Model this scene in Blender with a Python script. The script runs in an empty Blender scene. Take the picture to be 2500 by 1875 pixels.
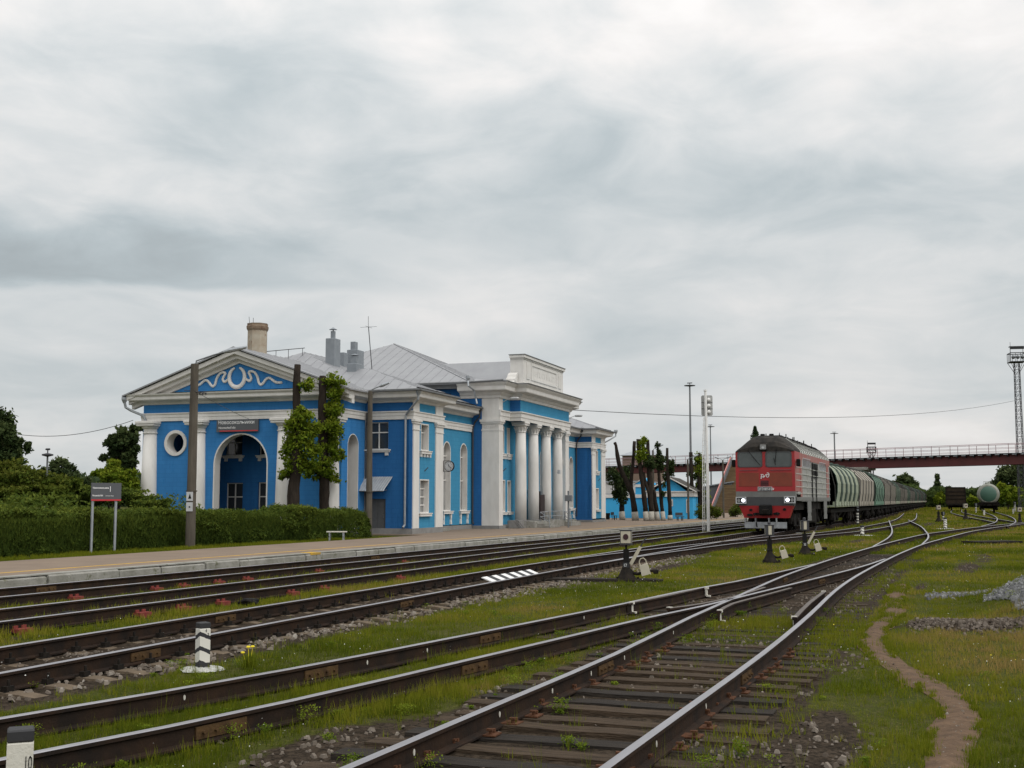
import bpy, math, random
import numpy as np
from mathutils import Vector, Matrix
from mathutils.geometry import tessellate_polygon
SC = bpy.context.scene
COL = SC.collection
R = math.radians
rnd = random.Random(7)
rng = np.random.default_rng(11)

# ------------------------------------------------------------------ camera
FPX, HOR, VPX, CAMZ = 2900.0, 1222.0, 2385.0, 1.85
PITCH = math.atan((HOR-937.5)/FPX)
YAW = math.atan((VPX-1250)*math.cos(PITCH)/FPX)
cd = bpy.data.cameras.new('camera'); cam = bpy.data.objects.new('camera', cd); COL.objects.link(cam)
cd.sensor_width = 36; cd.lens = 36*FPX/2500; cd.clip_start = 0.1; cd.clip_end = 6000
cam.location = (0, 0, CAMZ); cam.rotation_euler = (math.pi/2+PITCH, 0, YAW)
SC.camera = cam
# ------------------------------------------------------------------ light
SUN_EL, SUN_AZ = R(52), R(68)         # sun behind thin cloud, over the right shoulder
sund = bpy.data.lights.new('sun', 'SUN'); sun = bpy.data.objects.new('sun', sund); COL.objects.link(sun)
sund.energy = 1.1; sund.angle = R(35); sund.color = (1, .96, .9)
sdir = Vector((math.sin(SUN_AZ)*math.cos(SUN_EL), -math.cos(SUN_AZ)*math.cos(SUN_EL), math.sin(SUN_EL)))
sun.rotation_euler = sdir.to_track_quat('Z', 'Y').to_euler()
SC.view_settings.view_transform = 'Standard'; SC.view_settings.look = 'None'
SC.view_settings.gamma = 1; SC.view_settings.exposure = 0.0; SC.view_settings.use_curve_mapping = False

class NT:
    def __init__(s, tree): s.t = tree
    def n(s, typ, **kw):
        nd = s.t.nodes.new(typ)
        for k, v in kw.items():
            if k == 'inp':
                for a, b in v.items(): nd.inputs[a].default_value = b
            else: setattr(nd, k, v)
        return nd
    def l(s, a, b): s.t.links.new(a, b)
    def math(s, op, a, b=None, clamp=False):
        nd = s.t.nodes.new('ShaderNodeMath'); nd.operation = op; nd.use_clamp = clamp
        for i, x in enumerate((a, b)):
            if x is None: continue
            if hasattr(x, 'is_linked') or hasattr(x, 'links'): s.l(x, nd.inputs[i])
            else: nd.inputs[i].default_value = x
        return nd.outputs[0]
    def mix(s, f, a, b, mode='MIX'):
        nd = s.t.nodes.new('ShaderNodeMix'); nd.data_type = 'RGBA'; nd.blend_type = mode
        for i, x in ((0, f), (6, a), (7, b)):
            if hasattr(x, 'links'): s.l(x, nd.inputs[i])
            elif i == 0: nd.inputs[0].default_value = x
            else: nd.inputs[i].default_value = (*x, 1) if len(x) == 3 else x
        return nd.outputs[2]
    def ramp(s, f, stops):
        nd = s.t.nodes.new('ShaderNodeValToRGB'); s.l(f, nd.inputs[0])
        el = nd.color_ramp.elements
        while len(el) < len(stops): el.new(0.5)
        for e, (p, c) in zip(el, stops):
            e.position = p; e.color = (c, c, c, 1) if not isinstance(c, tuple) else (*c, 1)
        return nd.outputs[0]

W = bpy.data.worlds.new('World'); SC.world = W; W.use_nodes = True
w = NT(W.node_tree); W.node_tree.nodes.clear()
tc = w.n('ShaderNodeTexCoord')
sep = w.n('ShaderNodeSeparateXYZ'); w.l(tc.outputs['Generated'], sep.inputs[0])
X_, Y_, Z_ = sep.outputs
zz = w.math('MAXIMUM', Z_, 0.0)
den = w.math('ADD', zz, 0.33)
cmb = w.n('ShaderNodeCombineXYZ')
# forward / right axes of the yard so the cloud streets run the way they do there
cy, sy = math.cos(YAW), math.sin(YAW)
fwd = w.math('ADD', w.math('MULTIPLY', X_, -sy), w.math('MULTIPLY', Y_, cy))
rgt = w.math('ADD', w.math('MULTIPLY', X_, cy), w.math('MULTIPLY', Y_, sy))
az = w.math('ARCTAN2', rgt, fwd)
el = w.math('ARCTAN2', Z_, w.math('SQRT', w.math('ADD', w.math('MULTIPLY', fwd, fwd), w.math('MULTIPLY', rgt, rgt))))
w.l(w.math('MULTIPLY', az, 3.0), cmb.inputs[0])
# bands crowd together towards the horizon
w.l(w.math('MULTIPLY', w.math('POWER', w.math('MAXIMUM', el, 0.0), 0.72), 6.5), cmb.inputs[1])
mp = w.n('ShaderNodeMapping'); mp.inputs['Rotation'].default_value = (0, 0, R(-6)); mp.inputs['Scale'].default_value = (1, 1, 1); mp.inputs['Location'].default_value = (3.1, 1.7, 0)
w.l(cmb.outputs[0], mp.inputs[0])
n1 = w.n('ShaderNodeTexNoise', inp={'Scale': 1.15, 'Detail': 9, 'Roughness': 0.50, 'Distortion': 0.35}); w.l(mp.outputs[0], n1.inputs['Vector'])
n2 = w.n('ShaderNodeTexNoise', inp={'Scale': 3.0, 'Detail': 9, 'Roughness': 0.55, 'Distortion': 0.5}); w.l(mp.outputs[0], n2.inputs['Vector'])
cl = w.math('ADD', w.math('MULTIPLY', n1.outputs[0], 0.66), w.math('MULTIPLY', n2.outputs[0], 0.34))
cloud = w.ramp(cl, [(0.36, 0.60), (0.45, 0.68), (0.53, 0.755), (0.63, 0.85)])
# one heavy dark cloud bank, low in the left of the view: azimuth -16 deg, elevation ~15 deg from the camera axis
wob = w.math('MULTIPLY', w.math('SUBTRACT', n1.outputs[0], 0.5), 0.09)
wob2 = w.math('MULTIPLY', w.math('SUBTRACT', n2.outputs[0], 0.5), 0.045)
def smooth(x, a, b):
    nd = w.n('ShaderNodeMapRange'); nd.interpolation_type = 'SMOOTHSTEP'; w.l(x, nd.inputs[0]); nd.inputs[1].default_value = a; nd.inputs[2].default_value = b; return nd.outputs[0]
def bank(a0, e0, tilt, edge, depth, wa, base=0.0):      # cloud bank: crisp underside, fading upwards and sideways
    da = w.math('SUBTRACT', az, a0)
    h = w.math('SUBTRACT', w.math('ADD', w.math('ADD', el, wob), wob2), w.math('ADD', e0, w.math('MULTIPLY', da, tilt)))
    lo_ = smooth(h, -edge, edge); up_ = w.math('SUBTRACT', 1.0, smooth(h, edge, depth)); sd_ = w.math('SUBTRACT', 1.0, smooth(w.math('ABSOLUTE', da), wa*.25, wa))
    return w.math('MULTIPLY', w.math('MULTIPLY', lo_, up_), sd_)
b1 = bank(R(-25), R(9.0), .07, R(.5), R(5.5), R(28))
b2 = bank(R(-20), R(11.0), .10, R(1.6), R(11.0), R(36))
b3 = bank(R(12), R(8.5), -.08, R(2.5), R(11.0), R(34))
b4 = bank(R(2), R(5.2), .03, R(1.5), R(4.5), R(30))
dark = w.math('ADD', w.math('ADD', w.math('MULTIPLY', b1, 0.22), w.math('MULTIPLY', b2, 0.13)), w.math('ADD', w.math('MULTIPLY', b3, 0.085), w.math('MULTIPLY', b4, 0.03)))
cloud = w.math('SUBTRACT', cloud, dark)
# overcast luminance: brighter towards the zenith and towards the hidden sun
sd = w.n('ShaderNodeVectorMath', operation='DOT_PRODUCT'); w.l(tc.outputs['Generated'], sd.inputs[0]); sd.inputs[1].default_value = sdir
glow = w.math('POWER', w.math('MAXIMUM', sd.outputs['Value'], 0.0), 3.0)
lum = w.math('ADD', w.math('ADD', 0.97, w.math('MULTIPLY', w.math('POWER', zz, 1.3), 0.85)), w.math('MULTIPLY', glow, 1.1))
cloudL = w.math('MULTIPLY', w.math('MULTIPLY', cloud, lum), 10.0)
tint = w.mix(w.math('MULTIPLY', w.math('SUBTRACT', 0.80, cloud), 3.6, clamp=True), (1.0, 0.978, 0.96), (0.885, 0.985, 1.025))
cc = w.n('ShaderNodeVectorMath', operation='SCALE'); w.l(tint, cc.inputs[0]); w.l(cloudL, cc.inputs['Scale'])
sky = w.n('ShaderNodeTexSky'); sky.sky_type = 'NISHITA'; sky.sun_disc = False
sky.sun_elevation = SUN_EL; sky.sun_rotation = math.pi-SUN_AZ
skc = w.mix(0.96, sky.outputs[0], cc.outputs[0])
grd = w.mix(w.math('MULTIPLY', w.math('ADD', Z_, 0.02), 60.0, clamp=True), (0.9, 1.0, 0.7), skc)
bg = w.n('ShaderNodeBackground'); bg.inputs[1].default_value = 0.1; w.l(grd, bg.inputs[0])
out = w.n('ShaderNodeOutputWorld'); w.l(bg.outputs[0], out.inputs[0])

# ------------------------------------------------------------------ picture -> place
_F = np.array([-sy*math.cos(PITCH), cy*math.cos(PITCH), math.sin(PITCH)]); _R = np.array([cy, sy, 0]); _U = np.cross(_R, _F)
def _ray(px, py): return _F*FPX+_R*(px-1250)-_U*(py-937.5)
def at(px, py, z=0.0):
    d = _ray(px, py); t = (z-CAMZ)/d[2]; return Vector((d[0]*t, d[1]*t, z))
def atd(px, py, dist):                     # point at that view depth
    d = _ray(px, py)/FPX*dist; return Vector((d[0], d[1], d[2]+CAMZ))

# ------------------------------------------------------------------ materials
M = {}
def mat(name, col, rough=0.85, metal=0.0, col2=None, scale=6.0, amt=0.5, bump=0.0, bscale=40.0, spots=None, coord='Object', stretch=None, detail=6, lo=.35, hi=.7, blocks=False):
    m = bpy.data.materials.new(name); m.use_nodes = True; t = NT(m.node_tree)
    p = m.node_tree.nodes['Principled BSDF']; p.inputs['Roughness'].default_value = rough; p.inputs['Metallic'].default_value = metal
    if rough >= .8: p.inputs['Specular IOR Level'].default_value = .12
    tc = t.n('ShaderNodeTexCoord'); src = tc.outputs[coord]
    if stretch:
        mm = t.n('ShaderNodeMapping'); mm.inputs['Scale'].default_value = stretch; t.l(src, mm.inputs[0]); src = mm.outputs[0]
    c2 = col2 or tuple(c*0.6 for c in col)
    nz = t.n('ShaderNodeTexNoise', inp={'Scale': scale, 'Detail': detail, 'Roughness': 0.6}); t.l(src, nz.inputs['Vector'])
    f = t.ramp(nz.outputs[0], [(lo, 0.0), (hi, 1.0)])
    c = t.mix(t.math('MULTIPLY', f, amt), col, c2)
    if spots:
        sc, thr, sco = spots
        n3 = t.n('ShaderNodeTexNoise', inp={'Scale': sc, 'Detail': 8, 'Roughness': 0.7}); t.l(src, n3.inputs['Vector'])
        c = t.mix(t.ramp(n3.outputs[0], [(thr, 0.0), (thr+.07, 1.0)]), c, sco)
    if blocks:
        so = t.n('ShaderNodeSeparateXYZ'); t.l(tc.outputs['Object'], so.inputs[0]); cb = t.n('ShaderNodeCombineXYZ'); t.l(t.math('ADD', so.outputs[0], so.outputs[1]), cb.inputs[0]); t.l(so.outputs[2], cb.inputs[1])
        bk = t.n('ShaderNodeTexBrick', inp={'Scale': 1.0, 'Mortar Size': .012, 'Mortar Smooth': .6, 'Brick Width': .42, 'Row Height': .21, 'Color1': (1, 1, 1, 1), 'Color2': (.90, .92, .94, 1), 'Mortar': (.80, .80, .82, 1)}); t.l(cb.outputs[0], bk.inputs[0])
        c = t.mix(.85, c, bk.outputs[0], 'MULTIPLY')
    t.l(c, p.inputs['Base Color'])
    if bump:
        nb = t.n('ShaderNodeTexNoise', inp={'Scale': bscale, 'Detail': 5}); t.l(src, nb.inputs['Vector'])
        bp = t.n('ShaderNodeBump', inp={'Strength': bump, 'Distance': 0.02}); t.l(nb.outputs[0], bp.inputs['Height']); t.l(bp.outputs[0], p.inputs['Normal'])
    M[name] = m; return m
def mat_tint(name, stops, rough=0.8, trans=0.0):         # foliage: every leaf or blade carries its own tint value
    m = bpy.data.materials.new(name); m.use_nodes = True; t = NT(m.node_tree); p = m.node_tree.nodes['Principled BSDF']
    a = t.n('ShaderNodeAttribute', attribute_name='tint')
    c = t.ramp(a.outputs['Fac'], stops); t.l(c, p.inputs['Base Color']); p.inputs['Roughness'].default_value = rough
    p.inputs['Specular IOR Level'].default_value = 0.06
    if trans:
        tr = t.n('ShaderNodeBsdfTranslucent'); t.l(c, tr.inputs[0]); mx = t.n('ShaderNodeMixShader'); mx.inputs[0].default_value = trans
        t.l(p.outputs[0], mx.inputs[1]); t.l(tr.outputs[0], mx.inputs[2]); t.l(mx.outputs[0], m.node_tree.nodes['Material Output'].inputs[0])
    M[name] = m; return m
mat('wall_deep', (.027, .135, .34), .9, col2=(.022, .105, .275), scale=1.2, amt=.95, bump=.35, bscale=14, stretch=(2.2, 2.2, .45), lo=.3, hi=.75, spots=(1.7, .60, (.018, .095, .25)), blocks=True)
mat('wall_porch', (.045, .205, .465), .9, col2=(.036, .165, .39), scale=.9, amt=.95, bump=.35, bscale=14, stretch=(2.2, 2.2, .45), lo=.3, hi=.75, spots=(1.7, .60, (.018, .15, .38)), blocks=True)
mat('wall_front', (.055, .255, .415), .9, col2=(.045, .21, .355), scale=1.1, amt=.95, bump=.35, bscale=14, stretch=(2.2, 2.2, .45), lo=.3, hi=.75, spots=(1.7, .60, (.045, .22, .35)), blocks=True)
mat('white', (.65, .63, .60), .85, col2=(.51, .49, .455), scale=2.2, amt=.6, bump=.15, bscale=20, stretch=(1.5, 1.5, .5), spots=(3.5, .67, (.42, .40, .36)))
mat('white_clean', (.72, .71, .69), .6, amt=.2)
mat('plinth', (.24, .235, .225), .9, col2=(.16, .155, .15), scale=3, amt=.7, bump=.3)
mat('concrete', (.30, .29, .265), .9, col2=(.17, .165, .14), scale=2.2, amt=.95, bump=.6, bscale=18, spots=(4, .58, (.13, .13, .09)))
mat('pole_concrete', (.115, .10, .08), .9, col2=(.05, .043, .035), scale=1.6, amt=.8, bump=.3, stretch=(3, 3, .6))
mat('roof', (.30, .305, .315), .5, .35, col2=(.25, .25, .265), scale=1.3, amt=.7, spots=(2.2, .66, (.46, .46, .46)))
mat('flue', (.23, .25, .27), .6, .2, col2=(.16, .18, .2), scale=3, amt=.6)
mat('zinc', (.36, .38, .40), .45, .5, col2=(.24, .26, .28), scale=4, amt=.7)
mat('gutter', (.17, .175, .18), .6, .3, col2=(.10, .10, .10), scale=4, amt=.8)
mat('brick_render', (.40, .36, .29), .9, col2=(.28, .21, .15), scale=2.2, amt=.8, bump=.5, spots=(2.6, .60, (.20, .12, .08)))
mat('chimney_cap', (.24, .19, .14), .95, col2=(.13, .075, .05), scale=3.5, amt=.9, bump=.5)
mat('glass', (.035, .04, .045), .08, amt=.3)
mat('glass_pale', (.30, .30, .29), .15, col2=(.12, .12, .12), scale=.8, amt=.8)
mat('door_grey', (.085, .085, .085), .6)
mat('door_brown', (.022, .010, .010), .5)
mat('sign_grey', (.075, .08, .088), .5, amt=.2)
mat('red_paint', (.45, .02, .03), .5, col2=(.33, .015, .02), scale=3, amt=.6)
mat('text_white', (.75, .75, .75), .6, amt=.05)
mat('black', (.008, .008, .009), .8, col2=(.02, .018, .016), scale=5, amt=.7)
mat('black_oil', (.010, .009, .008), .8, col2=(.028, .021, .015), scale=7, amt=.8, bump=.4, bscale=30)
mat('asphalt', (.215, .165, .125), .95, col2=(.16, .125, .097), scale=.7, amt=.8, bump=.2, bscale=60, spots=(9, .66, (.12, .10, .08)))
mat('yellow', (.55, .33, .05), .8, col2=(.3, .2, .06), scale=5, amt=.8)
mat('rail_top', (.36, .35, .37), .38, .75, col2=(.22, .21, .22), scale=3, amt=.6, stretch=(4, .3, 1))
mat('rail_side', (.016, .012, .010), .9, col2=(.040, .022, .013), scale=3.5, amt=.8, bump=.3)
mat('rail_dull', (.10, .085, .075), .7, col2=(.05, .036, .028), scale=4, amt=.8)
mat('rust', (.12, .055, .03), .9, col2=(.06, .028, .016), scale=10, amt=.9, bump=.4)
mat('rust_orange', (.085, .050, .022), .9, col2=(.04, .024, .014), scale=9, amt=.95, bump=.4)
mat('clip_red', (.20, .050, .042), .8, col2=(.15, .03, .025), scale=9, amt=.8)
mat('sleeper_wood', (.085, .060, .040), .95, col2=(.024, .018, .013), scale=5, amt=.95, bump=.9, bscale=22, stretch=(.6, 5, 5), coord='Object')
mat('sleeper_dark', (.022, .019, .017), .85, col2=(.045, .036, .028), scale=5, amt=.9, bump=.8, bscale=22, stretch=(.6, 5, 5))
mat('sleeper_concrete', (.15, .115, .08), .95, col2=(.075, .056, .04), scale=4, amt=.9, bump=.5)
mat('trunk', (.034, .026, .020), .95, col2=(.014, .011, .009), scale=4, amt=.9, bump=1.0, bscale=9, stretch=(2.5, 2.5, .5))
mat('whitewash', (.42, .40, .35), .95, col2=(.26, .24, .2), scale=4, amt=.7, bump=.6, bscale=12)
mat('dirt', (.135, .087, .055), 1.0, col2=(.072, .048, .032), scale=6, amt=.95, bump=.9, bscale=30, spots=(18, .60, (.20, .14, .095)))
mat('loco_red', (.33, .014, .018), .45, col2=(.23, .012, .012), scale=1.8, amt=.7)
mat('loco_red_faded', (.21, .034, .014), .6, col2=(.14, .026, .012), scale=2.2, amt=.9)
mat('loco_grey', (.155, .155, .148), .55, col2=(.10, .098, .092), scale=2, amt=.8)
mat('loco_side', (.29, .29, .275), .55, col2=(.22, .215, .20), scale=1.6, amt=.8, stretch=(1, 1, 3))
mat('loco_side_red', (.30, .07, .06), .6, col2=(.24, .16, .14), scale=1.8, amt=.9)
mat('loco_roof', (.46, .46, .42), .55, col2=(.30, .30, .27), scale=1.5, amt=.8)
mat('loco_dark', (.045, .047, .052), .5, col2=(.075, .075, .075), scale=2, amt=.6)
mat('loco_black', (.018, .017, .016), .8, col2=(.055, .047, .040), scale=2.5, amt=.8)
mat('brush_white', (.46, .47, .48), .7, col2=(.3, .3, .3), scale=5, amt=.6)
mat('clearer_grey', (.27, .285, .30), .7, col2=(.16, .16, .16), scale=4, amt=.8)
mat('loco_dark_red', (.07, .006, .01), .6)
mat('windscreen_glass', (.085, .095, .095), .25, col2=(.05, .06, .06), scale=1.5, amt=.7)
mat('hop_pale', (.27, .31, .225), .75, col2=(.20, .21, .15), scale=.9, amt=.9, spots=(1.6, .68, (.24, .20, .15)))
mat('hop_beige', (.29, .26, .215), .75, col2=(.20, .175, .14), scale=.9, amt=.9)
mat('hop_green', (.11, .22, .15), .75, col2=(.10, .155, .11), scale=.9, amt=.8)
mat('hop_rib_shade', (.018, .042, .028), .7)  # dark green of the walkway, and of the shading painted between hopper panels
mat('hop_rib_shade2', (.03, .03, .026), .7)
mat('running_gear', (.008, .007, .007), .9, col2=(.022, .018, .014), scale=3, amt=.8)
mat('gondola', (.022, .017, .013), .9, col2=(.05, .034, .022), scale=1.2, amt=.8)
mat('tank_green', (.05, .12, .085), .45, col2=(.035, .075, .06), scale=.8, amt=.7)
mat('tank_pale', (.24, .245, .21), .6, col2=(.13, .13, .10), scale=3, amt=.8)
mat('bridge_red', (.10, .018, .018), .7, col2=(.06, .012, .012), scale=.5, amt=.8)
mat('bridge_dark', (.02, .02, .023), .8)
mat('bridge_rail', (.26, .20, .21), .6, col2=(.35, .12, .14), scale=.25, amt=.9)
mat('pink_paint', (.48, .19, .17), .7)
mat('stair_brown', (.105, .068, .042), .95, col2=(.2, .15, .08), scale=2.2, amt=.8, stretch=(.3, 1, 3))
mat('board_grey', (.38, .38, .37), .8, amt=.3)
mat('steel', (.18, .19, .20), .5, .3, amt=.5)
mat('steel_dark', (.04, .04, .045), .7, amt=.5)
mat('annex_blue', (.055, .37, .66), .85, col2=(.045, .30, .56), scale=.8, amt=.6)
mat('annex_roof', (.075, .068, .06), .9)
mat('pale_wall', (.5, .5, .49), .9)
mat('brick_far', (.21, .15, .12), .9, amt=.5)
mat('grey_wall', (.13, .135, .145), .9)
mat('stone_mix', (.2, .2, .2), .9)
mat('paint_white', (.56, .54, .48), .8, col2=(.5, .47, .4), scale=8, amt=.5, bump=.25, bscale=60)
mat('post_base', (.50, .50, .47), .95, col2=(.28, .28, .24), scale=20, amt=.9, bump=.8, bscale=60)
mat('lens_dark', (.04, .012, .016), .3)
mat('cream', (.48, .44, .35), .8, amt=.4)
mat('plate_black', (.02, .02, .022), .7)
mat('flower_white', (.75, .75, .7), .8, amt=.1)
mat('flower_yellow', (.75, .60, .04), .8, amt=.1)
def emis(name, col, s):
    m = bpy.data.materials.new(name); m.use_nodes = True; p = m.node_tree.nodes['Principled BSDF']
    p.inputs['Base Color'].default_value = (*col, 1); p.inputs['Emission Color'].default_value = (*col, 1); p.inputs['Emission Strength'].default_value = s; M[name] = m
emis('lamp_lit', (.85, .88, 1.0), 2.6)
mat_tint('grass', [(0, (.036, .050, .005)), (.30, (.085, .112, .008)), (.62, (.145, .165, .011)), (.85, (.215, .20, .022)), (1, (.28, .20, .07))], trans=.35)
mat_tint('leaf_hedge', [(0, (.014, .030, .008)), (.5, (.058, .088, .015)), (1, (.14, .165, .024))], trans=.25)
mat_tint('leaf_shrub', [(0, (.018, .036, .007)), (.5, (.06, .085, .011)), (1, (.12, .125, .02))], trans=.3)
mat_tint('leaf_dark', [(0, (.012, .024, .009)), (.5, (.032, .052, .018)), (1, (.07, .09, .03))], trans=.25)
mat_tint('leaf_bright', [(0, (.034, .062, .006)), (.5, (.11, .165, .013)), (1, (.23, .26, .025))], trans=.35)
mat_tint('leaf_far', [(0, (.022, .038, .018)), (.5, (.05, .075, .03)), (1, (.10, .12, .045))], trans=.25)
mat_tint('stones', [(0, (.06, .046, .035)), (.4, (.13, .108, .088)), (.8, (.21, .18, .15)), (1, (.28, .26, .23))])
mat_tint('stones_grey', [(0, (.07, .072, .076)), (.5, (.15, .15, .152)), (1, (.25, .25, .25))])
mat_tint('leaf_wood', [(0, (.018, .034, .012)), (.5, (.05, .075, .02)), (1, (.11, .14, .03))], trans=.25)
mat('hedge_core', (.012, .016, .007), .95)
# striped posts: paint bands that run round the post on a slant
def mat_stripe(name, period, slant, frac, white=(.62, .60, .54), black=(.022, .022, .026)):
    m = bpy.data.materials.new(name); m.use_nodes = True; t = NT(m.node_tree); p = m.node_tree.nodes['Principled BSDF']; p.inputs['Roughness'].default_value = .8
    tc = t.n('ShaderNodeTexCoord'); s = t.n('ShaderNodeSeparateXYZ'); t.l(tc.outputs['Object'], s.inputs[0])
    nz = t.n('ShaderNodeTexNoise', inp={'Scale': 14.0, 'Detail': 2}); t.l(tc.outputs['Object'], nz.inputs['Vector'])
    h = t.math('ADD', s.outputs[2], t.math('MULTIPLY', t.math('ADD', s.outputs[0], s.outputs[1]), slant))
    h = t.math('ADD', h, t.math('MULTIPLY', t.math('SUBTRACT', nz.outputs[0], .5), .03))
    f = t.math('LESS_THAN', t.math('FRACT', t.math('DIVIDE', h, period)), frac)
    t.l(t.mix(f, white, black), p.inputs['Base Color']); M[name] = m
mat_stripe('stripes', .155, .45, .30)
mat_stripe('bands', .22, 0.0, .5)
# ground: grass soil, bare soil where the mask says so
m = bpy.data.materials.new('ground'); m.use_nodes = True; t = NT(m.node_tree); p = m.node_tree.nodes['Principled BSDF']; p.inputs['Roughness'].default_value = 1; p.inputs['Specular IOR Level'].default_value = .05
tcg = t.n('ShaderNodeTexCoord'); a = t.n('ShaderNodeAttribute', attribute_name='soil')
g1 = t.n('ShaderNodeTexNoise', inp={'Scale': .45, 'Detail': 8, 'Roughness': .65}); g2 = t.n('ShaderNodeTexNoise', inp={'Scale': 5.0, 'Detail': 8, 'Roughness': .7}); g3 = t.n('ShaderNodeTexNoise', inp={'Scale': 22.0, 'Detail': 6, 'Roughness': .7})
for q in (g1, g2, g3): t.l(tcg.outputs['Object'], q.inputs['Vector'])
gc = t.mix(t.ramp(g1.outputs[0], [(.35, 0), (.65, 1)]), (.050, .062, .010), (.080, .080, .016))
gc = t.mix(t.ramp(g2.outputs[0], [(.52, 0), (.70, 1)]), gc, (.095, .080, .038))
sc_ = t.mix(t.ramp(g2.outputs[0], [(.35, 0), (.7, 1)]), (.032, .024, .017), (.080, .060, .043))
sc_ = t.mix(t.ramp(g3.outputs[0], [(.45, 0), (.6, 1)]), sc_, (.018, .014, .010))
g4 = t.n('ShaderNodeTexNoise', inp={'Scale': 55.0, 'Detail': 6, 'Roughness': .75}); t.l(tcg.outputs['Object'], g4.inputs['Vector'])
gc = t.mix(t.ramp(g4.outputs[0], [(.44, 0), (.62, 1)]), gc, (.022, .026, .008)); gc = t.mix(t.ramp(g3.outputs[0], [(.56, 0), (.70, 1)]), gc, (.14, .125, .035))
f = t.math('ADD', a.outputs['Fac'], t.math('MULTIPLY', t.math('SUBTRACT', g2.outputs[0], .5), .9))
t.l(t.mix(t.ramp(f, [(.38, 0), (.58, 1)]), gc, sc_), p.inputs['Base Color'])
b = t.n('ShaderNodeBump', inp={'Strength': .7, 'Distance': .04}); t.l(g3.outputs[0], b.inputs['Height']); t.l(b.outputs[0], p.inputs['Normal']); M['ground'] = m

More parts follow.
